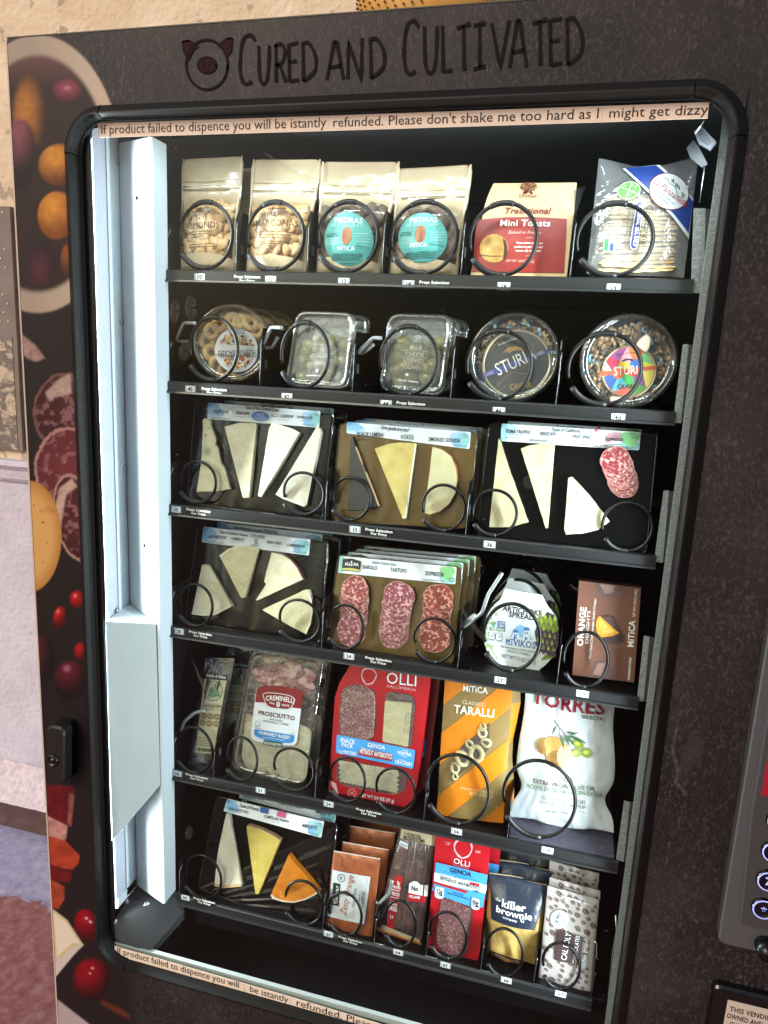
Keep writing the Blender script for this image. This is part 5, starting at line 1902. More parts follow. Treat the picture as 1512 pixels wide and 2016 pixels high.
m_.text(S, 'Produit en France', (948, 338), (1068, 322), 14, ink('#3a2010'), .0018, arc=.4)
m_.zpoly(S, [(975, 366), (1005, 350), (1040, 352), (1052, 368), (1020, 360), (990, 368)], ink('#2a1a10'), .0016)
m_.build('tin_lid_print', tn)
sh = MB()
zm(900, 590, 3.024)
S_ = Surf((1010, 650), .101, 10)
sh.prism(S_, rpoly([S_.uv(p_) for p_ in [(1062, 268), (1085, 235), (1130, 200), (1155, 225), (1145, 290), (1120, 315)]], .004), mat('shell_spoon', '#c9b8a4', .3, coat=.3), 0, .004, .0012)
sh.prism(S_, rpoly([S_.uv(p_) for p_ in [(905, 575), (985, 578), (980, 612), (912, 618)]], .004), mat('shell_spoon', '#c9b8a4', .3, coat=.3), 0, .004, .0012)
sh.build('shell_spoon', T)

# ------------------------------------------------------------------ cheese and salami boards
BRDK = mat('board_black', '#060607', .25, spec=.1, coat=.04, var=.2, vscale=30)
BRDG = mat('board_gold', '#574214', .36, metal=.5, bump=.3, bscale=90, coat=.2, var=.12, vscale=60)
LABEL = mat('label_blue_white', '#e2e9ee', .42)
WASH = [mat('wash_blue', '#7fb6dc', .42), mat('wash_deep', '#4f93cc', .42), mat('wash_teal', '#86c0c0', .42), mat('wash_green', '#7cbf7a', .42)]
CHZ = {}
def cheese(key, c0, c1, c2, sc, rough=.33, coat=.35, bump=.25):
    CHZ[key] = ramp_mat('cheese_' + key, [(.3, c0), (.5, c1), (.75, c2)], sc, 5, rough, coat=coat, bump=bump)
cheese('cream', (.40, .36, .195), (.46, .42, .255), (.51, .47, .32), 70)
cheese('ivory', (.43, .40, .285), (.48, .455, .355), (.54, .52, .43), 60)
cheese('pale', (.41, .38, .23), (.47, .44, .30), (.52, .49, .37), 60)
cheese('yellow', (.42, .31, .075), (.47, .37, .11), (.52, .43, .165), 50)
cheese('comte', (.37, .27, .042), (.42, .325, .068), (.48, .38, .115), 50)
cheese('black', (.003, .004, .005), (.006, .008, .010), (.014, .018, .021), 60)
cheese('orange', (.37, .092, .003), (.44, .135, .005), (.49, .18, .014), 45)
cheese('gouda', (.42, .38, .19), (.47, .43, .245), (.52, .475, .31), 50)
RINDS = {'tan': mat('rind_tan', '#a98b66', .6, var=.15), 'brown': mat('rind_brown', '#4a2418', .45), 'grey': mat('rind_grey', '#b5a890', .6, var=.15, vscale=120),
         'red': mat('rind_red', '#8a4524', .45), 'straw': mat('rind_straw', '#d9d2ba', .5), 'white': mat('rind_white', '#dcd9cf', .5)}
SPEC = mat('cheese_fleck', '#f0ecdc', .3)  # tiny highlights of the film, painted on the cheese as pale spots
HOLE = mat('cheese_hole', '#847a52', .5)
SKIN = clear('skin_film', '#ffffff', .04, .6, .07)

SKINF = clear('skin_film_sheet', '#ffffff', .006, .25, .04)
def board(label, base, y0, quad, zz, group, mm, lean=10, r=.008, name='cheese_board', film=.75):
    zm(*zz)
    S = Surf(base, y0, lean)
    T = thing(name, label, 'cheese board' if 'cheese' in name else 'salami board', S.O, group)
    m_ = MB()
    pl = rpoly([S.uv(p_) for p_ in quad], r, 5)
    m_.prism(S, pl, mm, 0, .0025, .0006)
    bo = m_.build('backing_board', T)
    m_ = MB()
    # raised clear rim of the skin pack round the board
    k = len(pl)
    cx_ = sum(p_[0] for p_ in pl) / k; cy_ = sum(p_[1] for p_ in pl) / k
    vs = []
    for f_, o_ in ((1.0, .0004), (1.012, .0014), (1.016, -.003)):
        vs += [S.p(cx_ + (a_ - cx_) * f_, cy_ + (b_ - cy_) * f_, o_) for a_, b_ in pl]
    m_.add(vs, [(i * k + j, (i + 1) * k + j, (i + 1) * k + (j + 1) % k, i * k + (j + 1) % k) for i in range(2) for j in range(k)], SKIN, True)
    if film:
        q4 = [S.uv(p_) for p_ in quad]
        gx, gy = 60, 14
        vs = []
        sd_ = base[0] * .013
        for j in range(gy + 1):
            for i in range(gx + 1):
                a_, t_ = .012 + .976 * i / gx, .015 + .97 * j / gy
                u_ = (q4[0][0] * (1 - a_) + q4[1][0] * a_) * (1 - t_) + (q4[3][0] * (1 - a_) + q4[2][0] * a_) * t_
                v_ = (q4[0][1] * (1 - a_) + q4[1][1] * a_) * (1 - t_) + (q4[3][1] * (1 - a_) + q4[2][1] * a_) * t_
                e_ = min(1, 9 * min(a_, 1 - a_, t_, 1 - t_))
                h_ = .0011 * math.sin(34 * a_ + 3.5 * noise.noise(Vector((a_ * 3, t_ * 1.6, sd_)))) + .0022 * noise.noise(Vector((a_ * 7, t_ * 4, sd_ + 9))) + .0006 * noise.noise(Vector((a_ * 26, t_ * 17, sd_ + 4)))
                vs.append(S.p(u_, v_, .0020 + film * e_ * (h_ + .001)))
        fs = [(j * (gx + 1) + i, j * (gx + 1) + i + 1, (j + 1) * (gx + 1) + i + 1, (j + 1) * (gx + 1) + i) for j in range(gy) for i in range(gx)]
        m_.add(vs, fs, SKINF, True)
    m_.build('skin_film', T)
    return T, S
def wedge(S, T, pts, kind, th=.009, name='cheese_wedge', rind=None, rw=.06, glints=0, holes=0, r=.0008, seed=1, jag=None):
    """pts zoom px polygon of the top face; rind = list of edge indices (i -> i+1) covered by rind material"""
    off = .0006 + th
    uvp = [S.uv(p_, off) for p_ in pts]
    m_ = MB()
    q = random.Random(seed)
    pl = rpoly(uvp, r, 2)
    # slightly ragged cut edges
    out = []
    for i in range(len(pl)):
        a_, b_ = Vector(pl[i - 1]), Vector(pl[i])
        n_ = max(1, int((b_ - a_).length / .006))
        for j in range(1, n_ + 1):
            e = a_.lerp(b_, j / n_)
            out.append((e.x + q.uniform(-1, 1) * .00022, e.y + q.uniform(-1, 1) * .00022))
    m_.prism(S, out, CHZ[kind], off, th, .0009)
    cx_ = sum(p_[0] for p_ in uvp) / len(uvp); cy_ = sum(p_[1] for p_ in uvp) / len(uvp)
    if rind:
        for path, mt, wd in rind:
            rp = [S.uv(p_, off) for p_ in path]
            inner = [(a_ + (cx_ - a_) * wd, b_ + (cy_ - b_) * wd) for a_, b_ in rp]
            outer = [(a_ - (cx_ - a_) * .012, b_ - (cy_ - b_) * .012) for a_, b_ in rp]
            m_.prism(S, outer + inner[::-1], RINDS[mt], off + .0003, th)
    b_ = MB
    n_ = 0
    xs = [p_[0] for p_ in uvp]; ys = [p_[1] for p_ in uvp]
    def inside(x, y):
        c_ = False
        for i in range(len(uvp)):
            (x1, y1), (x2, y2) = uvp[i - 1], uvp[i]
            if (y1 > y) != (y2 > y) and x < (x2 - x1) * (y - y1) / (y2 - y1) + x1:
                c_ = not c_
        return c_
    tries = 0
    while n_ < glints + holes and tries < 600:
        tries += 1
        x, y = q.uniform(min(xs), max(xs)), q.uniform(min(ys), max(ys))
        if inside(x, y) and inside(x + .003, y + .003) and inside(x - .003, y - .003):
            m_.poly(S, ell((x, y), q.uniform(.0004, .0011), q.uniform(.0003, .0008), 7, q.uniform(0, 180)), SPEC if n_ < glints else HOLE, off + .0003)
            n_ += 1
    return m_.build(name, T)
def band_label(S, T, quad, wash='blue', items=(), blots=True, peel=None):
    m_ = MB()
    off = .0016
    pl = rpoly([S.uv(p_, off) for p_ in quad], .0022, 3)
    m_.prism(S, pl, LABEL, off, .0005)
    A_, B_, C_, D_ = [Vector(S.uv(p_, off)) for p_ in quad]    # BL BR TR TL
    def at(s_, t_):
        return tuple((A_ * (1 - s_) + B_ * s_) * (1 - t_) + (D_ * (1 - s_) + C_ * s_) * t_)
    def blot(s_, t_, rs, rt, mm, rot=0, o_=.0003):
        w_, h_ = (B_ - A_).length, (D_ - A_).length
        pts = []
        for k_ in range(18):
            a_ = 2 * PI * k_ / 18
            wob = 1 + .13 * math.sin(a_ * 3 + s_ * 40) + .08 * math.sin(a_ * 5 + 1)
            pts.append(at(min(.996, max(.004, s_ + rs * wob * math.cos(a_))), min(.985, max(.015, t_ + rt * wob * math.sin(a_)))))
        m_.poly(S, pts, mm, off + o_)
    lite = mat('wash_pale', '#a9cde6', .42)
    w1, w2, w3 = (WASH[0], WASH[1], WASH[2]) if wash == 'blue' else (WASH[3], WASH[2], WASH[2])
    if blots and wash == 'blue':
        blot(.07, .5, .075, .5, lite)
        blot(.06, .6, .06, .36, w1, o_=.0005)
        blot(.02, .9, .022, .2, w2, o_=.0007)
        blot(.92, .5, .07, .55, lite)
        blot(.955, .45, .045, .45, w3, o_=.0005)
        blot(.90, .3, .035, .3, w1, o_=.0006)
    elif blots:
        blot(.02, .5, .03, .6, w2)
        blot(.93, .62, .06, .42, w1, o_=.0005)
        blot(.94, .2, .07, .25, w2, o_=.0004)
    for body, a_, b_, h, col, sh in items:
        m_.text(S, body, a_, b_, h, ink(col), off + .0011, shear=sh, bold=h > 15)
    return m_
DK = '#20262c'
GY = '#6a7880'

# --- 30 taste of the central coast
Z3 = (330, 780, 4.32)
G3 = 'cheese boards on the third shelf'
T, S = board('black board of four pale cheese wedges under a blue band, left on the third shelf', (700, 975), .106,
             [(168, 905), (1310, 1050), (1412, 150), (240, 52)], Z3, G3, BRDK)
wedge(S, T, [(245, 815), (280, 590), (288, 500), (292, 400), (300, 300), (296, 200), (318, 185), (350, 200), (352, 240), (378, 300), (398, 360), (392, 400), (412, 430), (425, 490), (440, 570), (470, 600), (520, 790), (430, 812)], 'cream', .012, 'holey_wedge', holes=10, r=.001, seed=4)
hm = MB()
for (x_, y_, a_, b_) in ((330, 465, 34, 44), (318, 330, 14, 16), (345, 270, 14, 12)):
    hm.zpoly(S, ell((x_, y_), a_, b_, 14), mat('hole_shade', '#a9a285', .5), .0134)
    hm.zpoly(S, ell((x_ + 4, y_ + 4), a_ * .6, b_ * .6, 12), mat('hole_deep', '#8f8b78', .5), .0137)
hm.build('cheese_eye', T)
wedge(S, T, [(640, 868), (690, 865), (752, 235), (730, 225), (610, 225), (482, 258)], 'pale', .009, glints=16, seed=2)
wedge(S, T, [(765, 850), (795, 860), (1010, 500), (1118, 312), (1060, 280), (960, 248), (880, 235), (862, 270)], 'ivory', .010, rind=[([(1118, 312), (1060, 280), (960, 248), (880, 235)], 'straw', .05)], seed=3)
wedge(S, T, [(920, 832), (985, 870), (1165, 938), (1185, 930), (1305, 300), (1290, 265), (1268, 258)], 'ivory', .010, rind=[([(920, 832), (985, 870), (1165, 938)], 'straw', .04)], seed=5)
m_ = band_label(S, T, [(338, 192), (1288, 268), (1300, 128), (344, 55)], 'blue', [
    ('Taste of the Central Coast', (655, 108), (942, 132), 30, DK, .25), ('HOLEY COW', (390, 142), (524, 148), 24, DK, 0), ('SEASCAPE', (582, 152), (692, 160), 24, DK, 0),
    ('GOAT CHEDDAR', (878, 176), (1066, 186), 24, DK, 0), ('EWENIQUE', (1100, 190), (1228, 198), 24, DK, 0), ('KEEP REFRIGERATED', (372, 190), (532, 200), 11, DK, 0), ('NET WT 4 OZ', (1146, 246), (1242, 254), 13, DK, 0),
    ("cow's milk", (410, 160), (476, 164), 10, GY, 0), ("cow & goat's milk", (580, 176), (696, 182), 10, GY, 0), ("goat's milk", (938, 202), (1010, 208), 10, GY, 0), ("sheep's milk", (1120, 212), (1208, 218), 10, GY, 0), ('peel to', (1238, 142), (1290, 148), 14, GY, 0), ('open', (1244, 162), (1284, 168), 14, GY, 0)])
m_.zpoly(S, ell((788, 172), 77, 42, 30, 4), mat('oval_blue', '#3b76bd', .4), .0028)
m_.text(S, 'CCC', (756, 170), (820, 174), 24, WHT, .0034)
m_.text(S, 'Central Coast', (736, 190), (844, 196), 15, WHT, .0034, shear=.2)
m_.micro(S, (756, 205), (826, 208), 8, WHT, .0034)
m_.build('label', T)
dup(T, (.006, .040, .002), 'second black board behind the four-wedge board on the third shelf')

# --- 33 gouda
T, S = board('gold board of three cheeses, one of them black, middle of the third shelf', (650, 1000), .106,
             [(98, 960), (1290, 1028), (1378, 190), (180, 100)], (630, 810, 4.447), G3, BRDG, r=.010)
wedge(S, T, [(238, 868), (300, 872), (385, 866), (512, 828), (400, 540), (310, 310), (285, 215), (270, 225)], 'black', .010, 'black_wedge', rind=[([(512, 828), (400, 540), (310, 310)], 'tan', .035)], seed=6)
wedge(S, T, [(722, 932), (745, 930), (835, 285), (800, 275), (700, 272), (590, 285), (478, 325)], 'yellow', .010, rind=[([(722, 932), (745, 930), (835, 285), (822, 280)], 'straw', .025)], holes=9, seed=7)
wedge(S, T, [(915, 890), (960, 905), (1050, 880), (1130, 815), (1185, 720), (1205, 600), (1195, 490), (1150, 390), (1080, 335), (985, 310)], 'gouda', .010, 'smoked_wedge',
      rind=[([(960, 905), (1050, 880), (1130, 815), (1185, 720), (1205, 600), (1195, 490), (1150, 390), (1080, 335)], 'red', .012)], seed=8)
m_ = band_label(S, T, [(232, 190), (1308, 330), (1322, 182), (238, 92)], 'blue', [
    ('How gouda are you?', (530, 155), (774, 180), 32, DK, .25), ('BLACK LEMON', (322, 212), (552, 226), 34, DK, 0), ('KOKOS', (706, 240), (818, 248), 34, DK, 0), ('SMOKED GOUDA', (950, 260), (1226, 274), 34, DK, 0),
    ('Basiron', (484, 186), (528, 190), 10, GY, 0), ('Cheeseland', (732, 204), (814, 210), 11, GY, 0), ('coconut gouda', (692, 258), (808, 264), 12, GY, 0), ('KEEP REFRIGERATED', (330, 246), (456, 254), 12, DK, 0), ('NET WT 3 OZ', (1172, 306), (1288, 314), 15, DK, 0), ('peel to', (1246, 204), (1310, 210), 15, GY, 0), ('open', (1254, 226), (1302, 230), 15, GY, 0)])
m_.build('label', T)
dup(T, (.004, .028, .001), 'second gold cheese board, directly behind the front gold board', skip=('black_wedge',))
dup(T, (.008, .056, .002), 'third gold cheese board, furthest back in the middle lane', skip=('black_wedge',))

# --- 36 taste of california
SAL = {}
def salami_mat(name, c0, c1, c2, sc):
    if name in SAL:
        return SAL[name]
    m = bpy.data.materials.new('salami_' + name)
    m.use_nodes = True
    t = m.node_tree
    b = t.nodes['Principled BSDF']
    b.inputs['Roughness'].default_value = .3
    b.inputs['Coat Weight'].default_value = .4
    b.inputs['Coat Roughness'].default_value = .12
    tc = t.nodes.new('ShaderNodeTexCoord')
    mp = t.nodes.new('ShaderNodeMapping')
    mp.inputs['Scale'].default_value = (1, 3, 1)
    t.links.new(tc.outputs['Object'], mp.inputs[0])
    n1 = N_(t, 'ShaderNodeTexNoise', Scale=sc, Detail=3.0, Distortion=.6)
    n2 = N_(t, 'ShaderNodeTexNoise', Scale=sc * 2.6, Detail=4.0)
    t.links.new(mp.outputs[0], n1.inputs['Vector'])
    t.links.new(mp.outputs[0], n2.inputs['Vector'])
    r1 = ramp(t, n1.outputs[0], [(.49, c0), (.55, c1), (.59, c2)])
    r2 = ramp(t, n2.outputs[0], [(.3, c0), (.55, c0), (.64, c1)])
    mx = t.nodes.new('ShaderNodeMixRGB')
    mx.blend_type = 'LIGHTEN'
    mx.inputs[0].default_value = .8
    t.links.new(r1, mx.inputs[1]); t.links.new(r2, mx.inputs[2])
    t.links.new(mx.outputs[0], b.inputs['Base Color'])
    bn = t.nodes.new('ShaderNodeBump'); bn.inputs['Strength'].default_value = .3; bn.inputs['Distance'].default_value = .001
    t.links.new(n2.outputs[0], bn.inputs['Height']); t.links.new(bn.outputs[0], b.inputs['Normal'])
    SAL[name] = m
    return m
S_RED = salami_mat('red', '#742026', '#93434a', '#c8968f', 230)
S_ROSE = salami_mat('rose', '#722a38', '#8c4854', '#c2959a', 215)
S_WARM = salami_mat('warm', '#741e1c', '#983a2a', '#c89484', 205)
S_FINE = salami_mat('fine', '#5e2a30', '#7c464c', '#a47a7a', 380)
EDGE = mat('salami_edge', '#a87a70', .45)
def slices(S, T, cs, rx, ry, mm, seed, name='salami_slices', off0=.0015, dz=.0011, order=1, tilt=0, parent=None):
    """overlapping slices, centres cs zoom px from bottom of the fan to the top one"""
    m_ = MB()
    q = random.Random(seed)
    for k_, c in enumerate(cs):
        o_ = off0 + k_ * dz
        cu = S.uv(c, o_)
        ru = abs(S.uv((c[0] + rx, c[1]), o_)[0] - cu[0]) * q.uniform(.96, 1.04)
        rv = abs(S.uv((c[0], c[1] - ry), o_)[1] - cu[1]) * q.uniform(.96, 1.04)
        pl = []
        ph = q.uniform(0, 6)
        for j in range(34):
            t_ = 2 * PI * j / 34
            w_ = 1 + .03 * math.sin(3 * t_ + ph) + .018 * math.sin(7 * t_ + ph * 2)
            pl.append((cu[0] + ru * w_ * math.cos(t_), cu[1] + rv * w_ * math.sin(t_)))
        m_.prism(S, pl, mm, o_, .0012, .0003, mside=EDGE)
        cl = pl + pl[:2]
        m_.stroke(S, cl, .0008, EDGE, o_ + .00015, zoom=False)
    return m_.build(name, parent or T)
T, S = board('black board with three pale wedges and a fan of salami, right on the third shelf', (780, 985), .106,
             [(110, 880), (1300, 1008), (1380, 165), (195, 85)], (910, 810, 3.6), G3, BRDK, film=0)
wedge(S, T, [(190, 822), (340, 822), (470, 785), (330, 400), (275, 220), (258, 190)], 'cream', .010, holes=7, seed=11)
wedge(S, T, [(592, 830), (608, 828), (658, 232), (560, 228), (480, 238), (415, 262)], 'cream', .010, glints=4, seed=12)
wedge(S, T, [(722, 845), (735, 870), (860, 862), (970, 835), (1048, 780), (900, 590), (780, 462), (752, 470)], 'pale', .010, rind=[([(735, 870), (860, 862), (970, 835)], 'straw', .04)], glints=10, seed=13)
slices(S, T, [(1148 - 7 * k_, 508 - 17.5 * k_) for k_ in range(10)][::1], 106, 104, S_RED, 21)
m_ = band_label(S, T, [(272, 210), (1254, 276), (1266, 148), (280, 86)], 'none', [
    ('Taste of California', (630, 140), (836, 152), 24, DK, .25), ('TOMA TRUFFLE', (308, 152), (480, 160), 23, DK, 0), ('SEASCAPE', (550, 168), (664, 174), 23, DK, 0), ('PASO VINO', (780, 188), (914, 196), 23, DK, 0), ('SOPRESSA', (1016, 208), (1142, 212), 22, DK, 0),
    ('Point Reyes', (336, 168), (426, 174), 13, GY, 0), ('Central Coast', (548, 184), (652, 190), 13, GY, 0), ('Stepladder', (820, 206), (908, 212), 13, GY, 0), ('Alle Pia', (1070, 180), (1134, 184), 12, GY, 0), ('NET WT 3.5 OZ', (302, 192), (406, 198), 12, DK, 0), ('KEEP REFRIGERATED', (474, 208), (638, 218), 12, DK, 0),
    ('peel to', (1188, 164), (1252, 170), 14, GY, 0), ('open', (1196, 186), (1242, 190), 14, GY, 0), ('CALIFORNIA REPUBLIC', (918, 252), (1216, 270), 17, '#7a5a60', 0)])
m_.zpoly(S, ell((330, 130), 56, 42, 20), mat('wash_pale2', '#b5d6dc', .42), .0018)
m_.zpoly(S, ell((300, 150), 26, 50, 20), mat('wash_pale3', '#98c6d4', .42), .0020)
m_.zpoly(S, [(1010, 205), (1010, 180), (1036, 158), (1080, 148), (1120, 150), (1152, 166), (1158, 190), (1142, 225), (1120, 210), (1060, 205), (1040, 226), (1018, 226)], mat('print_rose', '#c99aa4', .42), .0019)
m_.stroke(S, [(1000, 236), (1090, 236), (1186, 240)], .0016, mat('print_green_grey', '#8aa09a', .42), .0019)
st = []
for k_ in range(10):
    r_ = 18 if k_ % 2 == 0 else 8
    st.append((950 + r_ * math.sin(k_ * PI / 5), 133 - r_ * math.cos(k_ * PI / 5)))
m_.zpoly(S, st, mat('star_red', '#c2505c', .42), .0019)
m_.stroke(S, ell((1222, 172), 42, 34, 20, 0, 30, 250), .0004, ink('#9fb2ba'), .0019)
m_.build('label', T)
dup(T, (.004, .038, .001), 'second black board hidden behind the board with the salami fan')

# --- 20 stepladder
G4 = 'cheese boards on the fourth shelf'
T, S = board('black board of four wedges fanned apart, left on the fourth shelf', (740, 990), .112,
             [(150, 880), (1290, 1060), (1365, 205), (262, 68)], (330, 1020, 4.32), G4, BRDK, lean=12)
wedge(S, T, [(203, 815), (300, 828), (400, 822), (545, 748), (440, 560), (345, 395), (292, 395)], 'pale', .010, glints=14, seed=14, rind=[([(203, 815), (300, 828), (400, 822), (545, 748)], 'straw', .035)])
wedge(S, T, [(622, 678), (655, 680), (772, 262), (680, 240), (590, 240), (520, 262), (440, 322)], 'cream', .010, glints=26, seed=15, rind=[([(772, 262), (680, 240), (590, 240), (520, 262), (440, 322)], 'straw', .06)])
wedge(S, T, [(748, 702), (770, 700), (1158, 518), (1110, 420), (1050, 350), (980, 305), (885, 282), (835, 470), (818, 545), (838, 560)], 'pale', .010, glints=24, seed=16, rind=[([(1158, 518), (1110, 420), (1050, 350), (980, 305), (885, 282)], 'brown', .045)])
wedge(S, T, [(802, 780), (900, 840), (1060, 930), (1175, 988), (1215, 900), (1232, 800), (1225, 700), (1195, 612), (1170, 608)], 'cream', .010, glints=10, seed=17, rind=[([(1175, 988), (1215, 900), (1232, 800), (1225, 700), (1195, 612)], 'straw', .05)])
m_ = band_label(S, T, [(290, 205), (1200, 318), (1216, 182), (306, 72)], 'blue', [
    ('Taste of Stepladder Creamery', (440, 128), (682, 158), 22, DK, .25), ('STEPLADDER', (702, 160), (824, 176), 26, GY, 0), ('MOONSTONE', (352, 168), (496, 178), 24, DK, 0), ('CABRILLO', (540, 186), (650, 194), 24, DK, 0), ('PASO VINO', (844, 216), (968, 228), 24, DK, 0), ('LUMBERJACK', (1014, 240), (1166, 254), 24, DK, 0),
    ("cow's milk", (406, 184), (474, 190), 10, GY, 0), ("cow & goat's milk", (532, 204), (650, 212), 10, GY, 0), ("cow's milk", (884, 240), (950, 246), 10, GY, 0), ("cow's milk", (1062, 264), (1128, 270), 10, GY, 0), ('KEEP REFRIGERATED', (330, 208), (476, 218), 11, DK, 0), ('NET WT 3.5 OZ', (1066, 292), (1176, 302), 12, DK, 0), ('CREAMERY', (706, 236), (784, 242), 14, GY, 0), ('peel to', (1160, 206), (1212, 212), 13, GY, 0), ('open', (1166, 224), (1204, 230), 13, GY, 0)])
for x_ in (744, 764):
    m_.stroke(S, [(x_, 172), (x_ - 4, 226)], .0006, ink(DK), .0027)
for y_ in (182, 194, 206, 216):
    m_.stroke(S, [(742, y_), (766, y_ + 2)], .0006, ink(DK), .0027)
m_.build('label', T)
dup(T, (.007, .033, .001), 'second black board with a blue band, behind the fanned-wedge board')
dup(T, (.012, .066, .002), 'third black board with a blue band, furthest back on the left of the fourth shelf')

# --- 24 salami trio
T, S = board('gold board with three columns of sliced salami on the fourth shelf', (650, 1165), .108,
             [(58, 1062), (1240, 1215), (1320, 310), (178, 200)], (630, 1050, 4.725), 'salami boards on the fourth shelf', BRDG, lean=13, r=.009, name='salami_board')
slices(S, T, [(300 - 2 * k_, 920 - 2 * k_) for k_ in range(1)] + [(312 + 2 * k_, 800 - 40 * k_) for k_ in range(8)], 128, 128, S_RED, 31, dz=.0009)
slices(S, T, [(270, 900)], 110, 140, S_ROSE, 36, off0=.0075, dz=.0006)
slices(S, T, [(685 + 6 * k_, 935 - 44 * k_) for k_ in range(9)], 140, 140, S_ROSE, 32, dz=.0009)
slices(S, T, [(1085, 800), (1095, 720), (1100, 660), (1102, 600)], 138, 130, S_WARM, 33, dz=.0012)
slices(S, T, [(1078, 880), (1072, 925), (1062, 975)], 140, 135, S_WARM, 34, off0=.002, dz=.0015)
m_ = band_label(S, T, [(170, 366), (1258, 474), (1272, 314), (188, 210)], 'green', [
    ('Italian Salami trio', (482, 280), (704, 304), 24, GY, 0), ('BAROLO', (396, 328), (530, 340), 34, DK, 0), ('TARTUFO', (654, 356), (806, 370), 36, DK, 0), ('SOPRESSA', (976, 388), (1150, 404), 36, DK, 0),
    ('NET WT 3 OZ', (392, 380), (500, 388), 13, DK, 0), ('KEEP REFRIGERATED', (952, 436), (1150, 454), 14, DK, 0), ('peel to', (1186, 422), (1254, 432), 16, GY, 0), ('open', (1192, 444), (1240, 452), 16, GY, 0)])
m_.zpoly(S, [(202, 350), (212, 238), (300, 234), (382, 262), (370, 362), (285, 352)], mat('logo_black', '#17151a', .4), .0028)
m_.zpoly(S, [(203, 342), (206, 322), (290, 322), (373, 340), (371, 356), (285, 346)], mat('logo_gold', '#b3ad62', .4), .0033)
m_.text(S, 'ALLE-PIA', (232, 296), (356, 306), 28, WHT, .0034, bold=True)
m_.zpoly(S, ell((294, 264), 7, 7, 10), WHT, .0033)
m_.build('label', T)
for i, lb_ in enumerate(('second gold salami board, right behind the front one', 'third gold salami board behind the front two', 'fourth gold salami board, furthest back in its lane')):
    dup(T, (.006 * (i + 1), .022 * (i + 1), .001), lb_, skip=('salami_slices',))

# --- 27 artichoke spread
zm(900, 1100, 3.6)
SLEEVE = mat('sleeve_white', '#d7dde2', .42)
S = Surf((430, 820), .128, 16)
T = thing('spread_tin', 'round tin of artichoke spread in a white paper sleeve on the fourth shelf', 'tin', S.O, 'round tins of spread in white sleeves')
c0 = S.uv((448, 530))
rv = abs(S.uv((448, 238))[1] - c0[1])
O = S.p(*c0)
m_ = MB()
m_.lathe(O, S.N, [(0, -.002), (rv * .97, -.002), (rv, -.004), (rv, -.012), (rv * .95, -.030), (rv * .9, -.034), (0, -.034)], mat('tin_dark', '#0f0f11', .3, metal=.3), 56, U=S.U)
m_.build('tin', T)
m_ = MB()
ru = abs(S.uv((722, 530))[0] - c0[0])
rl = abs(S.uv((186, 520))[0] - c0[0])
face = []
for k_ in range(61):
    t_ = R(68 - k_ * (136 / 60))
    face.append((c0[0] + ru * math.cos(t_), c0[1] + rv * 1.0 * math.sin(t_)))
face = [S.uv(p_) for p_ in [(612, 275), (625, 300)]] + [(c0[0] + ru * math.cos(R(50 - k_ * 3.4)), c0[1] + rv * .98 * math.sin(R(50 - k_ * 3.4))) for k_ in range(31)] + [S.uv(p_) for p_ in [(580, 800), (575, 812), (292, 755), (290, 738)]] + \
       [(c0[0] - rl * math.cos(R(-38 + k_ * 3.2)), c0[1] + rv * .98 * math.sin(R(-38 + k_ * 3.2))) for k_ in range(28)] + [S.uv(p_) for p_ in [(320, 265), (335, 222)]]
m_.prism(S, face, SLEEVE, .0012, .0012)
S.b = None
# sleeve flap over the rim at the top and bottom
m_.prism(S, [S.uv(p_) for p_ in [(335, 222), (612, 275), (604, 258), (345, 212)]], SLEEVE, .0010, .020)
GRN = mat('print_key_green', '#93b45c', .42)
for row in range(8):
    for c_ in range(3):
        x_, y_ = 206 + c_ * 30 + (row % 2) * 8, 330 + row * 40 + c_ * 10
        if (x_ - 455) ** 2 / 268 ** 2 + (y_ - 530) ** 2 / 285 ** 2 < .96 and not (425 < y_ < 605 and x_ > 225) and x_ < 290 - max(0, row - 5) * 10:
            m_.stroke(S, [(x_ - 12, y_ - 12), (x_ + 12, y_ - 6), (x_ + 10, y_ + 14), (x_ - 6, y_ + 10), (x_ - 5, y_), (x_ + 3, y_ + 3)], .0014, GRN, .0017)
for k_ in range(4):
    m_.stroke(S, [(205 + k_ * 20, 630 + k_ * 26), (225 + k_ * 18, 615 + k_ * 26), (245 + k_ * 14, 640 + k_ * 24)], .0016, GRN, .0017)
m_.text(S, 'ARTICHOKE', (322, 368), (598, 408), 38, ink('#1c1f24'), .0018, bold=True, shear=.0)
m_.text(S, 'SPREAD', (364, 410), (544, 438), 34, ink('#1c1f24'), .0018, bold=True)
m_.text(S, 'MT', (344, 596), (396, 602), 32, ink('#3d6fae'), .0018, bold=True)
m_.text(S, 'VIKOS', (396, 616), (552, 638), 46, ink('#3d6fae'), .0018, bold=True)
m_.stroke(S, [(344, 604), (394, 610)], .0012, ink('#3d6fae'), .0018)
m_.text(S, 'Pair with cheese, crackers and bread', (306, 628), (570, 672), 17, ink('#3a3f48'), .0018)
m_.text(S, 'PRODUCT OF GREECE', (358, 660), (516, 690), 16, ink('#3a3f48'), .0018)
m_.text(S, 'NET WT 7.3 OZ (207 g)', (316, 698), (556, 748), 26, ink('#3a3f48'), .0018)
B1, B2 = mat('print_blue_lt', '#7fb2dc', .42), mat('print_blue_dk', '#3a70b0', .42)
m_.zpoly(S, [(400, 500), (420, 480), (450, 466), (480, 482), (500, 500), (525, 560), (535, 580), (510, 570), (395, 545), (372, 560)], B1, .0016)
m_.zpoly(S, [(392, 530), (440, 536), (438, 575), (386, 566)], SLEEVE, .0019)
m_.zpoly(S, [(470, 536), (514, 542), (512, 580), (466, 574)], SLEEVE, .0019)
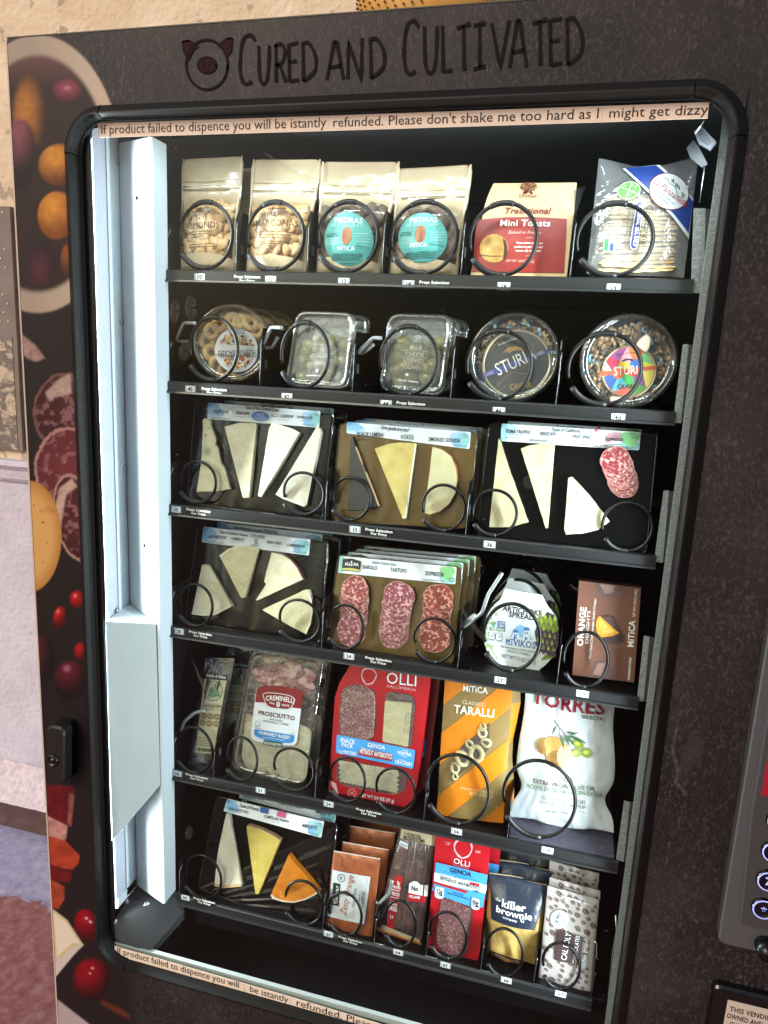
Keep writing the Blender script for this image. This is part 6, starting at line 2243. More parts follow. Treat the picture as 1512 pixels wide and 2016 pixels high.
for cx_, cy_, rx_ in ((415, 520, 20), (492, 505, 22)):
    m_.zpoly(S, ell((cx_, cy_), rx_, rx_ * .9, 14, 0, 170, 370), B2, .0021)
    m_.zpoly(S, [(cx_ - rx_ * .8, cy_ + 4), (cx_ + rx_ * .8, cy_ + 6), (cx_ + rx_ * .7, cy_ + 40), (cx_ - rx_ * .9, cy_ + 38)], SLEEVE, .0020)
    for dx in (-8, 5):
        m_.zpoly(S, [(cx_ + dx - 3, cy_ + 12), (cx_ + dx + 4, cy_ + 13), (cx_ + dx + 3, cy_ + 32), (cx_ + dx - 4, cy_ + 31)], B2, .0023)
m_.zpoly(S, ell((410, 560), 9, 12, 10), B2, .0024)
m_.zpoly(S, ell((488, 566), 9, 12, 10), B2, .0024)
m_.zpoly(S, [(232, 486), (340, 494), (338, 518), (230, 508)], mat('print_verified', '#2f6a35', .42), .0017)
m_.text(S, 'VERIFIED', (236, 506), (334, 514), 16, WHT, .0021, bold=True)
m_.zpoly(S, [(288, 440), (342, 446), (340, 492), (286, 488)], mat('print_nongmo_navy', '#2a4a9a', .42), .0017)
m_.text(S, 'NON', (294, 462), (336, 466), 16, WHT, .0021, bold=True)
m_.text(S, 'GMO', (292, 482), (334, 486), 16, WHT, .0021, bold=True)
m_.zpoly(S, [(234, 438), (282, 442), (280, 486), (232, 482)], mat('print_sky2', '#a9cdd8', .42), .0017)
m_.stroke(S, [(240, 452), (258, 480), (272, 450)], .0022, mat('print_leaf', '#4a8a3a', .42), .0020)
m_.zpoly(S, ell((258, 452), 6, 14, 8), mat('print_fig', '#c98a3a', .42), .0020)
for cx_, bd in ((248, 'GF'), (298, 'V')):
    cy_ = 546 + (cx_ - 248) * .14
    pl_ = rpoly([S.uv(p_) for p_ in [(cx_ - 23, cy_ + 24), (cx_ + 22, cy_ + 28), (cx_ + 23, cy_ - 24), (cx_ - 22, cy_ - 28)]], .0024, 3)
    for i in range(len(pl_)):
        m_.stroke(S, [pl_[i - 1], pl_[i]], .0006, ink('#2a2d33'), .0017, zoom=False)
    m_.text(S, bd, (cx_ - (13 if bd == 'GF' else 7), cy_ + 9), (cx_ + (13 if bd == 'GF' else 7), cy_ + 11), 20, ink('#2a2d33'), .0018)
m_.text(S, 'GLUTEN FREE', (222, 580), (268, 588), 8, ink('#2a2d33'), .0018)
m_.text(S, 'VEGAN', (276, 586), (316, 592), 9, ink('#2a2d33'), .0018)
# printed artichoke
q = random.Random(3)
PUR = [mat('print_purple', '#4a3050', .45), mat('print_purple_dk', '#2e1f36', .45), mat('print_artgreen', '#7a8f2c', .45), mat('print_lime', '#aab83a', .45)]
m_.zpoly(S, [(640, 375), (690, 400), (716, 470), (722, 560), (700, 640), (650, 662), (600, 640), (560, 590), (550, 520), (575, 450)], PUR[1], .0016)
for row in range(6):
    for c_ in range(4):
        x_ = 590 + c_ * 34 - row * 5 + (row % 2) * 14
        y_ = 400 + row * 44 + c_ * 8
        if x_ > 716 or x_ < 555:
            continue
        m_.zpoly(S, [(x_ - 20, y_ + 30), (x_, y_ - 24), (x_ + 20, y_ + 32), (x_, y_ + 52)], PUR[0] if row > 1 else PUR[2], .0018 + .00015 * row)
        m_.zpoly(S, [(x_ - 11, y_ + 6), (x_, y_ - 22), (x_ + 11, y_ + 8), (x_, y_ + 16)], PUR[3] if (row + c_) % 2 else PUR[2], .0019 + .00015 * row)
for k_ in range(5):
    m_.stroke(S, [(600 + k_ * 16, 720 - k_ * 4), (625 + k_ * 14, 690), (660 + k_ * 10, 668 + k_ * 5)], .0026, PUR[2], .0017)
m_.build('paper_sleeve', T)
dup(T, (.0, .052, .001), 'second artichoke tin in a white sleeve, behind the front tin')
dup(T, (.0, .104, .002), 'third artichoke tin in a white sleeve, furthest back')

# --- 29 orange delights box
S = Surf((1040, 885), .118, 9)
T = thing('chocolate_box', 'brown chocolate box with an orange slice picture, right end of the fourth shelf', 'box', S.O)
S.b = None
m_ = MB()
BXB = mat('box_brown', '#6d4536', .42, var=.05, vscale=12)
bq = [S.uv(p_) for p_ in [(815, 825), (1255, 880), (1305, 205), (865, 155)]]
m_.prism(S, bq, BXB, 0, .03, .0005)
PB2 = mat('print_mauve', '#8a6a62', .42); PB3 = mat('print_choc', '#3f2a2a', .42); PB4 = mat('print_mauve_dk', '#5a4040', .42)
m_.zpoly(S, [(975, 170), (1155, 190), (1165, 215), (1130, 260), (1060, 280), (1000, 240)], PB4, .0004)
m_.zpoly(S, [(1010, 180), (1120, 190), (1100, 240), (1050, 250)], PB2, .0008)
m_.zpoly(S, [(930, 830), (980, 730), (1060, 710), (1110, 790), (1110, 860)], PB4, .0004)
m_.zpoly(S, [(960, 820), (1000, 740), (1050, 740), (1020, 828)], PB2, .0008)
m_.zpoly(S, [(1015, 405), (1060, 395), (1110, 405), (1140, 470), (1190, 560), (1185, 590), (1120, 605), (1050, 595), (1010, 560)], PB3, .0006)
m_.zpoly(S, [(1030, 415), (1090, 410), (1120, 470), (1100, 500)], PB4, .0010)
m_.zpoly(S, [(1012, 405), (1060, 450), (1150, 528), (1100, 548), (1020, 558), (990, 520), (982, 470), (992, 425)], mat('print_orange', '#dd9a2a', .4), .0014)
m_.zpoly(S, [(1012, 425), (1060, 470), (1120, 520), (1040, 535), (1005, 500)], mat('print_orange_pale', '#e8bc58', .4), .0018)
for a_, b_ in (((1012, 500), (1040, 460)), ((1015, 505), (1080, 490)), ((1014, 508), (1060, 525))):
    m_.stroke(S, [a_, b_], .0006, ink('#d08a20'), .0022)
m_.text(S, 'ORANGE', (890, 622), (916, 348), 40, WHT, .0008, bold=True)
m_.text(S, 'DELIGHTS', (928, 606), (944, 372), 20, WHT, .0008)
m_.text(S, 'Hand Dipped Dark Chocolate Candied Oranges', (948, 712), (986, 286), 16, WHT, .0008, shear=.25)
m_.text(S, 'MiTiCA', (1250, 630), (1262, 444), 40, WHT, .0008, bold=True)
m_.text(S, 'NET WT 4.94OZ (140G)', (1262, 414), (1278, 216), 18, WHT, .0008)
m_.text(S, 'HANDMADE IN SPAIN', (1224, 862), (1236, 702), 15, WHT, .0008, bold=True)
m_.build('carton', T)

# ------------------------------------------------------------------ fifth shelf
# --- 50 landjaeger
zm(330, 1270, 4.58)
S = Surf((290, 1130), .106, 14)
bl = lambda a, t: .004 * max(0, math.sin(PI * a)) ** .7 * max(0, math.sin(PI * min(.999, t * 1.1 + .05))) ** .5
S.setq((180, 1090), (420, 1120), (610, 118), (345, 112), b=bl)
T = thing('sausage_pack', 'narrow vacuum pack of dried sausage with a cream label, leftmost on the fifth shelf', 'sausage pack', S.O, 'narrow sausage packs')
m_ = MB()
SAUS = ramp_mat('dried_sausage', [(.3, '#20120e'), (.5, '#33201a'), (.75, '#553a30')], 80, 5, .4, coat=.4, bump=.6)
for x0_, x1_ in (((262, 990), (395, 230)), ((345, 1040), (485, 240))):
    a_, b_ = S.uv(x0_), S.uv(x1_)
    pts = [S.O + S.U * (a_[0] + (b_[0] - a_[0]) * k_ / 8 + .001 * math.sin(k_)) + S.V * (a_[1] + (b_[1] - a_[1]) * k_ / 8) - S.N * .004 for k_ in range(9)]
    m_.tube(pts, [.005] + [.0085] * 7 + [.005], SAUS, 12)
m_.build('sausages', T)
m_ = MB()
m_.pillow(S, FILMC, mat('film_back_dark', '#191a20', .3, spec=.5), lambda a, t: bl(a, t) + .001, lambda a, t: .013 * max(0, math.sin(PI * a)) ** .6 * max(0, math.sin(PI * t)) ** .3, 12, 24)
m_.build('film', T)
m_ = MB()
CRL = mat('label_cream', '#b9b494', .5)
m_.zpoly(S, [(258, 962), (418, 978), (535, 318), (335, 300)], CRL, .0016)
m_.zpoly(S, [(335, 302), (535, 320), (542, 272), (350, 252)], mat('label_band_black', '#101012', .45), .0018)
m_.text(S, 'Schaller & Weber', (350, 282), (526, 304), 26, WHT, .0024, shear=.2, bold=True)
GR2 = ink('#2f5a3c')
m_.stroke(S, ell((418, 410), 82, 88, 36) + [(500, 410)], .0010, GR2, .0022)
m_.zpoly(S, [(372, 450), (384, 400), (400, 380), (410, 410), (430, 350), (440, 345), (446, 400), (470, 430), (480, 455), (430, 470), (390, 470)], mat('print_green_pale', '#6f8f76', .5), .0022)
for pts in ([(370, 460), (400, 440), (420, 465), (450, 440), (478, 462)], [(385, 400), (405, 385), (425, 420)], [(436, 350), (452, 400), (476, 430)], [(400, 372), (396, 420), (405, 455)]):
    m_.stroke(S, pts, .0009, GR2, .0026)
m_.text(S, 'LANDJÄGER', (318, 552), (490, 566), 28, ink('#4a241c'), .0022)
m_.text(S, 'Smoked dried snack', (318, 576), (486, 588), 12, GR2, .0022, shear=.2)
for r_ in range(2):
    for c_ in range(3):
        x_, y_ = 334 + c_ * 60 - r_ * 8, 632 + r_ * 64 + c_ * 6
        m_.zpoly(S, ell((x_, y_), 26, 29, 18), mat('print_badge', '#8a7052', .5), .0022)
        m_.stroke(S, [(x_ - 14, y_ + 6), (x_, y_ - 8), (x_ + 14, y_ + 4)], .0010, ink('#c9b994'), .0026)
for i in range(4):
    m_.micro(S, (276 - i * 2, 830 + i * 22), (400, 846 + i * 22), 9, ink('#4a4a3a'), .0022, seed=i)
q = random.Random(2)
x_ = 272
while x_ < 408:
    w_ = q.choice((2, 3, 5, 7))
    m_.zpoly(S, [(x_, 952 + (x_ - 272) * .1), (x_ + w_, 952 + (x_ - 272) * .1), (x_ + w_ + 3, 918 + (x_ - 272) * .1), (x_ + 3, 918 + (x_ - 272) * .1)], ink('#15150f'), .0022)
    x_ += w_ + q.choice((3, 4, 6))
m_.build('label', T)
dup(T, (.016, .045, .004), 'second narrow sausage pack behind the first, at the left of the fifth shelf')

# --- 51 prosciutto
zm(330, 1270, 4.58)
S = Surf((860, 1240), .112, 13)
T = thing('prosciutto_tray', 'clear twin tray of ham over pale cheese with a red, white and blue label', 'meat tray', S.O, 'clear ham and cheese trays')
S.setq((550, 1130), (1245, 1310), (1412, 95), (752, 22))
qv = [Vector(p_) for p_ in S.quad]
cen = sum(qv, Vector((0, 0))) / 4
def ring_(f, r_):
    return rpoly([tuple(cen + (p_ - cen) * f) for p_ in qv], r_, 6)
def shell(mb, lev, mm, cap=None):
    k = len(lev[0][0])
    vs = [S.p(u_, v_, o_) for pl, o_ in lev for u_, v_ in pl]
    mb.add(vs, [(i * k + j, i * k + (j + 1) % k, (i + 1) * k + (j + 1) % k, (i + 1) * k + j) for i in range(len(lev) - 1) for j in range(k)], mm, True)
    if cap is not None:
        mb.poly(S, lev[cap][0], mm, lev[cap][1])
m_ = MB()
shell(m_, [(ring_(.90, .014), .0005), (ring_(.93, .015), .002), (ring_(1.0, .018), .0015), (ring_(1.0, .018), -.002)], TUB)
shell(m_, [(ring_(.90, .014), .0), (ring_(.88, .014), -.014), (ring_(.84, .013), -.020)], TUB, 2)
m_.build('tray_shell', T)
m_ = MB()
q = random.Random(17)
HAM = salami_mat('ham', '#6c2a33', '#934f5b', '#b9938e', 42)
PRO = salami_mat('ham_fat', '#824048', '#a36a6e', '#c0a298', 34)
for k_ in range(11):
    x_, y_ = q.uniform(860, 1270), q.uniform(190, 520)
    n_ = 14
    c = S.uv((x_, y_), -.006)
    pl = [(c[0] + q.uniform(.6, 1.1) * .022 * math.cos(2 * PI * j / n_), c[1] + q.uniform(.6, 1.1) * .017 * math.sin(2 * PI * j / n_)) for j in range(n_)]
    m_.prism(S, rpoly(pl, .004, 2), HAM if k_ % 2 else PRO, -.010 + k_ * .0006, .003, .0008)
m_.build('ham_slices', T)
m_ = MB()
MOZ = CHZ['pale']
for k_, (x0_, x1_) in enumerate(((660, 790), (760, 900), (880, 1010), (990, 1130), (1100, 1260))):
    pl = [S.uv(p_, -.006) for p_ in [(x0_ - 10, 1030 + k_ * 34), (x0_ + 40, 1120 + k_ * 26), (x1_ - 30, 1150 + k_ * 22), (x1_ + 8, 1040 + k_ * 30), (x1_ + 40, 700 + k_ * 16), (x0_ + 30, 610 + k_ * 16)]]
    m_.prism(S, rpoly(pl, .006, 4), MOZ, -.0115 + k_ * .0026 * (1 if k_ < 3 else .9), .004, .0018)
m_.build('cheese_slices', T)
m_ = MB()
m_.poly(S, ring_(.90, .014), FILMC, .0012)
for a_, b_, h_ in (((655, 570), (1330, 690), 8),):
    m_.zpoly(S, [(650, 590), (1325, 700), (1328, 680), (655, 565)], TUB, .0014)
m_.build('lid_film', T)
m_ = MB()
WL = mat('label_gloss_white', '#d5dbe2', .35)
RL = mat('label_red', '#7e141c', .35)
m_.zpoly(S, [(748, 815), (765, 850), (800, 870), (960, 905), (1140, 905), (1165, 880), (1205, 570), (1222, 440), (1212, 410), (1020, 372), (870, 366), (815, 378), (800, 400)], WL, .0020, .003)
m_.zpoly(S, [(790, 515), (870, 520), (960, 535), (1100, 560), (1206, 575), (1222, 440), (1212, 410), (1020, 372), (870, 366), (818, 378), (802, 402)], RL, .0024)
lg = [(862, 440), (900, 425), (1010, 432), (1110, 452), (1156, 480), (1148, 510), (1122, 560), (1090, 578), (1010, 572), (930, 560), (895, 540), (885, 500)]
m_.zpoly(S, lg, RL, .0028, .003)
pl_ = rpoly([S.uv(p_) for p_ in lg], .003, 2)
for i in range(len(pl_)):
    m_.stroke(S, [pl_[i - 1], pl_[i]], .0011, WL, .0031, zoom=False)
m_.text(S, 'CREMINELLI', (884, 500), (1142, 528), 42, WHT, .0034, bold=True, arc=.28)
m_.text(S, 'FINE', (916, 526), (962, 538), 16, WHT, .0034, bold=True)
m_.text(S, 'MEATS', (1030, 548), (1096, 556), 16, WHT, .0034, bold=True)
m_.zpoly(S, ell((997, 535), 18, 26, 16), WL, .0034)
m_.text(S, 'C', (990, 546), (1005, 548), 24, RL, .0038, bold=True)
m_.text(S, 'PROSCIUTTO', (816, 626), (1144, 680), 38, ink('#5a1a1e'), .0026, bold=True)
m_.text(S, 'WITH AGED', (916, 676), (1036, 694), 18, ink('#4a2a2a'), .0026)
m_.text(S, 'MOZZARELLA CHEESE', (862, 692), (1088, 728), 18, ink('#4a2a2a'), .0026)
BL2 = mat('label_sky', '#2f83c8', .35)
m_.zpoly(S, [(784, 755), (1146, 815), (1138, 870), (1110, 885), (1000, 880), (860, 850), (790, 820), (780, 800)], BL2, .0024, .002)
m_.text(S, 'HUMANELY RAISED', (818, 800), (1100, 850), 28, WHT, .0028, bold=True)
m_.micro(S, (850, 832), (1060, 862), 6, WHT, .0028)
m_.zpoly(S, [(866, 855), (1036, 880), (1030, 924), (862, 895)], mat('label_bottle_green', '#14533a', .35), .0030, .001)
m_.text(S, '80% RECYCLED TRAY', (872, 890), (1024, 912), 20, WHT, .0034, bold=True)
m_.stroke(S, ell((812, 712), 22, 24, 18) + [(834, 712)], .0006, ink('#6a6a70'), .0026)
m_.micro(S, (796, 726), (830, 728), 6, ink('#6a6a70'), .0026)
m_.micro(S, (790, 748), (842, 756), 7, ink('#6a6a70'), .0026)
m_.text(S, 'NET WT', (1120, 788), (1144, 792), 8, ink('#3a3a40'), .0026)
m_.text(S, '2.2 OZ', (1092, 800), (1144, 808), 8, ink('#3a3a40'), .0026)
m_.build('label', T)
dup(T, (.004, .040, .002), 'second clear ham tray, behind the labelled one', skip=('label',))

# --- 54 red snack pack
RED = mat('pack_red', '#ab0f1e', .32, spec=.5, var=.03)
Z5 = (620, 1290, 3.6)
zm(*Z5)
S = Surf((400, 1050), .110, 13)
T = thing('snack_pack', 'large red snack pack with windows of salami, cheese and crackers on the fifth shelf', 'snack pack', S.O, 'large red snack packs')
m_ = MB()
out = [S.uv(p_) for p_ in [(95, 965), (110, 985), (300, 1030), (560, 1082), (640, 1080), (700, 1020), (722, 940), (740, 800), (800, 330), (822, 120), (838, -10), (300, -60), (255, 60), (175, 190), (140, 300), (118, 620), (105, 820)]]
m_.prism(S, rpoly(out, [.004] * len(out), 3), RED, 0, .012, .001)
m_.build('card', T)
def window(pts, r_, name, fn):
    mb = MB()
    pl = rpoly([S.uv(p_) for p_ in pts], r_, 5)
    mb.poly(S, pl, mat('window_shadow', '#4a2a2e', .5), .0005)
    fn(mb)
    w_ = mb.build(name, T)
    f_ = MB()
    f_.poly(S, pl, FILMC, .0046)
    f_.build('window_film', w_)
    return w_
def salw(mb):
    q = random.Random(3)
    for k_ in range(16):
        t_ = k_ / 15
        c = S.uv((303 - 8 * t_, 305 + 235 * t_), .001)
        pl = [(c[0] + .0275 * (1 + .02 * math.sin(5 * a_ + k_)) * math.cos(a_), c[1] + (.0215 if k_ < 15 else .014) * math.sin(a_)) for a_ in [2 * PI * j / 32 for j in range(32)]]
        mb.prism(S, pl, S_FINE, .0010 + k_ * .00022, .0008, .0002, mside=EDGE)
sw = window([(190, 590), (400, 600), (435, 500), (435, 270), (400, 232), (270, 212), (205, 250), (190, 400)], .006, 'salami_window', salw)
def chw(mb):
    mb.prism(S, rpoly([S.uv(p_) for p_ in [(482, 610), (660, 648), (688, 335), (500, 318)]], .003, 3), CHZ['gouda'], .0036, .003, .001)
    mb.text(S, 'SELL BY 05 25 24', (664, 560), (672, 410), 12, ink('#5a5640'), .0042)
    mb.text(S, '18 54 LOT 20379', (640, 556), (654, 414), 12, ink('#5a5640'), .0042)
window([(480, 600), (500, 622), (640, 650), (690, 640), (716, 330), (690, 280), (540, 255), (505, 275)], .004, 'cheese_window', chw)
def ckw(mb):
    q = random.Random(5)
    for (xa, xb, o_) in ((172, 330, .0012), (300, 470, .0018), (430, 585, .0024)):
        top, bot = [], []
        n_ = 12
        for i in range(n_ + 1):
            x_ = xa + (xb - xa) * i / n_
            top.append(S.uv((x_, 745 + (x_ - 172) * .17 + (3 if i % 2 else -2)), o_))
            bot.append(S.uv((x_, 895 + (x_ - 172) * .2 + (4 if i % 2 else -4)), o_))
        left = [S.uv((xa + (10 if i % 2 else -6), 895 - i * 16 + (xa - 172) * .18), o_) for i in range(1, 9)]
        right = [S.uv((xb + (12 if i % 2 else -8), 765 + i * 16 + (xb - 172) * .18), o_) for i in range(1, 9)]
        mb.prism(S, bot + right[::-1] + top[::-1] + left[::-1], CHZ['pale'], o_, .001, .0003)
        for k_ in range(5):
            c = S.uv((q.uniform(xa + 25, xb - 25), 820 + (xa - 172) * .18 + q.uniform(-40, 40)), o_)
            mb.poly(S, ell(c, .0012, .0009, 8), HOLE, o_ + .0004)
window([(155, 880), (200, 920), (560, 985), (640, 960), (660, 860), (640, 830), (590, 815), (180, 735), (160, 760)], .006, 'cracker_window', ckw)
m_ = MB()
SKY = mat('label_cyan', '#3f93d4', .38)
m_.zpoly(S, [(148, 692), (696, 806), (712, 672), (155, 562)], SKY, .0052, .003)
W2 = ink('#e2e6ea')
for body, a_, b_, h, bo in (('SNACK', (178, 612), (282, 630), 28, True), ('PACK', (188, 645), (266, 660), 28, True), ('11g PROTEIN', (160, 688), (292, 712), 22, True), ('GENOA', (372, 648), (494, 670), 28, True), ('FONTINA', (584, 700), (682, 716), 22, True), ('CRACKERS', (566, 764), (686, 788), 24, True),
                            ('AGED', (614, 676), (660, 684), 9, False), ('CHEESE', (610, 718), (652, 728), 9, False), ('ARTISAN', (590, 742), (646, 752), 9, False)):
    m_.text(S, body, a_, b_, h, W2, .0058, bold=bo)
m_.zpoly(S, [(306, 706), (546, 752), (550, 700), (314, 656)], mat('label_crimson', '#9a1626', .38), .0056)
m_.text(S, 'WITHOUT ANTIBIOTICS', (314, 694), (544, 736), 32, W2, .0061, bold=True)
m_.micro(S, (326, 660), (400, 676), 6, W2, .0061)
m_.build('band_label', T)
m_ = MB()
RG = mat('print_pink_white', '#d9a8b0', .4)
for k_ in range(9):
    m_.stroke(S, [(382 + 48 * (1 + .06 * (k_ % 3)) * math.cos(R(k_ * 40 + j * 12)), 148 + (52 + 4 * (k_ % 3)) * math.sin(R(k_ * 40 + j * 12))) for j in range(6)], .0013 + .0005 * (k_ % 2), RG, .0006, taper=[.3, 1, 1.4, 1.2, .8, .3])
m_.text(S, 'OLLI', (502, 198), (718, 220), 78, W2, .0007)
m_.text(S, 'SALUMERIA', (506, 226), (714, 256), 18, RG, .0007)
for k_, x_ in enumerate((540, 610, 680, 738)):
    m_.zpoly(S, [(x_, 112 + k_ * 4), (x_ + 14, 114 + k_ * 4), (x_ + 12, 92), (x_, 90)], W2, .0007)
m_.text(S, 'NET WT 2.0 OZ (57 g)', (316, 1000), (560, 1046), 22, W2, .0007, bold=True)
m_.stroke(S, ell((262, 978), 28, 30, 20) + [(290, 978)], .0008, RG, .0007)
m_.stroke(S, [(248, 966), (276, 990)], .0008, RG, .0007)
m_.stroke(S, [(276, 966), (248, 990)], .0008, RG, .0007)
m_.zpoly(S, [(110, 885), (150, 910), (168, 990), (120, 925)], mat('peel_corner', '#d8a8ac', .3), .0009)
m_.build('printing', T)
dup(T, (.010, .035, .001), 'second large red snack pack behind the front one', skip=('salami_window', 'cheese_window', 'cracker_window'))

# --- 56 taralli bag
zm(*Z5)
S = Surf((1080, 1170), .112, 12)
bt2 = lambda a, t: .006 * max(0, math.sin(PI * a)) ** .6 * max(0, math.sin(PI * min(.999, t * .9 + .08))) ** .5
S.setq((862, 1130), (1335, 1188), (1402, 205), (925, 130), b=bt2)
S.me = .009
T = thing('biscuit_bag', 'orange and kraft striped bag of ring biscuits on the fifth shelf', 'bag of biscuits', S.O)
KR2 = mat('kraft_dull', '#80693c', .5, bump=.4, bscale=40, var=.06, vscale=50)
ORG_ = mat('paper_orange', '#cf780c', .42, bump=1.4, bscale=22)
m_ = MB()
m_.pillow(S, KR2, KR2, bt2, lambda a, t: .002, 12, 24)
front = [S.uv(p_) for p_ in [(862, 1130), (1335, 1188), (1402, 205), (925, 130)]]
def clip_band(lo, hi):
    """part of the front between two parallel diagonals y = k - slope*x (zoom px)"""
    poly_ = [(862, 1130), (1335, 1188), (1402, 205), (925, 130)]
    for sg, kk in ((1, lo), (-1, hi)):
        out = []
        for i in range(len(poly_)):
            a_, b_ = poly_[i - 1], poly_[i]
            da = sg * (a_[1] + .80 * a_[0] - kk)
            db = sg * (b_[1] + .80 * b_[0] - kk)
            if (da > 0) != (db > 0):
                t_ = da / (da - db)
                out.append((a_[0] + (b_[0] - a_[0]) * t_, a_[1] + (b_[1] - a_[1]) * t_))
            if db > 0:
                out.append(b_)
        poly_ = out
    return poly_
for lo, hi in ((860, 1080), (1268, 1480), (1690, 1890), (2110, 2300)):
    pl = clip_band(lo, hi)
    if len(pl) >= 3:
        m_.poly(S, [S.uv(p_) for p_ in pl], ORG_, .0005)
m_.zpoly(S, [(868, 1128), (905, 1100), (950, 1130), (900, 1138)], ORG_, .0006)
m_.text(S, 'MiTiCA', (1048, 250), (1222, 268), 40, ink('#e2ddd0'), .0011, bold=True)
m_.text(S, 'CLASSICO', (1046, 338), (1212, 360), 26, ink('#d8cbb0'), .0011)
m_.text(S, 'TARALLI', (988, 402), (1272, 436), 54, ink('#e2ddd0'), .0011, bold=True)
m_.text(S, 'PRODUCT OF PUGLIA, ITALY', (1034, 940), (1262, 976), 16, ink('#e6cfa0'), .0011)
m_.text(S, 'NET WT 8.8 OZ (250 g)', (1096, 982), (1258, 1004), 24, ink('#e6cfa0'), .0011)
m_.build('bag_front', T)
m_ = MB()
zs = [(1345, 1180, 205), (1455, 1050, 215)]
gq = [S.uv(p_) for p_ in [(1335, 1188), (1402, 205)]]
gs = 7
vs = []
for j in range(gs + 1):
    t_ = j / gs
    u_, v_ = gq[0][0] * (1 - t_) + gq[1][0] * t_, gq[0][1] * (1 - t_) + gq[1][1] * t_
    vs += [S.O + S.U * u_ + S.V * v_, S.O + S.U * (u_ + .008 + .004 * math.sin(t_ * 9)) + S.V * v_ - S.N * .018, S.O + S.U * (u_ + .004) + S.V * v_ - S.N * .045]
for j in range(gs):
    for i in range(2):
        m_.add([vs[j * 3 + i], vs[j * 3 + i + 1], vs[j * 3 + i + 4], vs[j * 3 + i + 3]], [(0, 1, 2, 3)], ORG_ if j in (1, 4, 5) else KR2, False)
SG = Surf((1370, 800), S.O.y + .012, 12, 70)
m_.build('side_gusset', T)
m_ = MB()
TAR = ramp_mat('taralli', [(.3, '#a39060'), (.5, '#bfae80'), (.75, '#d0c29a')], 60, 4, .5, bump=.3)
wn = [(1240, 470), (1235, 660), (1180, 705), (1000, 858), (970, 890), (968, 790), (1040, 640), (1140, 560)]
m_.zpoly(S, wn, mat('window_dark', '#3a2c18', .6), .0009)
q = random.Random(4)
for (x_, y_, r_, rot) in ((1190, 540, 42, 20), (1150, 690, 66, 0), (1050, 720, 60, 40), (1215, 610, 40, 70), (1000, 790, 42, 10), (1195, 500, 30, 0), (1100, 620, 34, 40), (1000, 850, 26, 0)):
    c = S.uv((x_, y_))
    O_ = S.p(c[0], c[1], .0012)
    rr_ = abs(S.uv((x_ + r_, y_))[0] - c[0])
    e1 = (S.U * math.cos(R(rot)) + S.V * math.sin(R(rot)))
    e2 = (S.V * math.cos(R(rot)) - S.U * math.sin(R(rot)))
    pts = [O_ + e1 * rr_ * .62 * math.cos(2 * PI * j / 18) + e2 * rr_ * .8 * math.sin(2 * PI * j / 18) + S.N * .0018 * math.sin(j * .7) for j in range(18)]
    m_.tube(pts, rr_ * .27, TAR, 8, closed=True)
wt = m_.build('window', T)
m_ = MB()
m_.zpoly(S, wn, FILMC, .0052)
m_.build('window_film', wt)

# --- 58 crisps
zm(980, 1340, 4.32)
S = Surf((560, 1240), .136, 12)
bp = lambda a, t: .017 * max(0, math.sin(PI * a)) ** .75 * max(0, math.sin(PI * min(.999, t * 1.0))) ** .55 + .0012 * math.sin(a * 22 + 3 * math.sin(t * 9)) * max(0, math.sin(PI * a)) * (1 + 1.5 * (abs(t - .5) * 2) ** 3) + .0022 * math.sin(a * 9 + t * 5) * (abs(t - .5) * 2) ** 2 * max(0, math.sin(PI * a)) + max(0, math.sin(PI * a)) * (.0045 * noise.noise(Vector((a * 5, t * 4, 2))) + (.004 * abs(t - .5) * 2 + .0006) * noise.noise(Vector((a * 13, t * 8, 7))))
S.setq((100, 1160), (985, 1300), (1010, 150), (238, 30), b=bp)
T = thing('crisp_bag', 'white crisp bag with a potato and olive picture, right end of the fifth shelf', 'bag of crisps', S.O)
WB = mat('bag_white', '#cbd4dc', .34, spec=.5, bump=3.0, bscale=15)
m_ = MB()
def wc_(a, t):
    # pinched waist low on the bag, flared base
    k_ = math.exp(-((t - .24) / .10) ** 2) * .085
    kt = math.exp(-((t - .80) / .18) ** 2) * .03
    return (k_ * .95 + kt * .6 + a * (1 - 2.0 * k_ - kt * 1.6), t + (.012 * math.sin(a * 9) if t < .01 else 0))
m_.pillow(S, WB, WB, bp, lambda a, t: .016 * max(0, math.sin(PI * a)) ** .7 * max(0, math.sin(PI * t)) ** .5, 60, 64, wc_)
S.b0 = bp
bag = m_.build('bag', T)
m_ = MB()
S.O = S.O + S.N * .0012
# print sits on the unwarped bulge, close enough to lie just above the film
TR_ = ink('#8e1c2c')
m_.text(S, 'TORRES', (288, 178), (896, 282), 104, TR_, .0018, bold=True, arc=-.1)
m_.text(S, 'SELECTA', (712, 304), (888, 330), 26, ink('#3c4038'), .0018, bold=True)
for body, a_, b_, h, col, bo in (('100%', (484, 826), (650, 842), 46, '#6a5a3a', False), ('EXTRA VIRGIN OLIVE OIL', (300, 848), (826, 922), 34, '#6a5a44', True), ('ACEITE DE OLIVA VIRGEN EXTRA', (246, 892), (888, 974), 32, '#5f7d5a', True),
                                 ('PREMIUM POTATO CHIPS', (370, 988), (744, 1040), 28, '#8a7f76', False), ('PATATAS FRITAS PREMIUM', (352, 1024), (746, 1076), 28, '#6f655c', False), ('NET WT 1.76 OZ', (410, 1102), (596, 1112), 17, '#2c2c2c', True)):
    m_.text(S, body, a_, b_, h, ink(col), .0018, bold=bo)
for y_ in (948, 1042):
    m_.stroke(S, [(355 + (y_ == 948) * 20, y_), (550, y_ + 26), (750, y_ + 54)], .0006, ink('#8a8a80'), .0018)
PT = [mat('print_potato', '#b08a4a', .5, var=.25, vscale=120), mat('print_potato_dk', '#8f6a34', .5, var=.25, vscale=120), mat('print_potato_cut', '#cfcf92', .5)]
OL = [mat('print_olive', '#7f9224', .45, var=.15, vscale=90), mat('print_olive_hi', '#b5c45a', .45)]
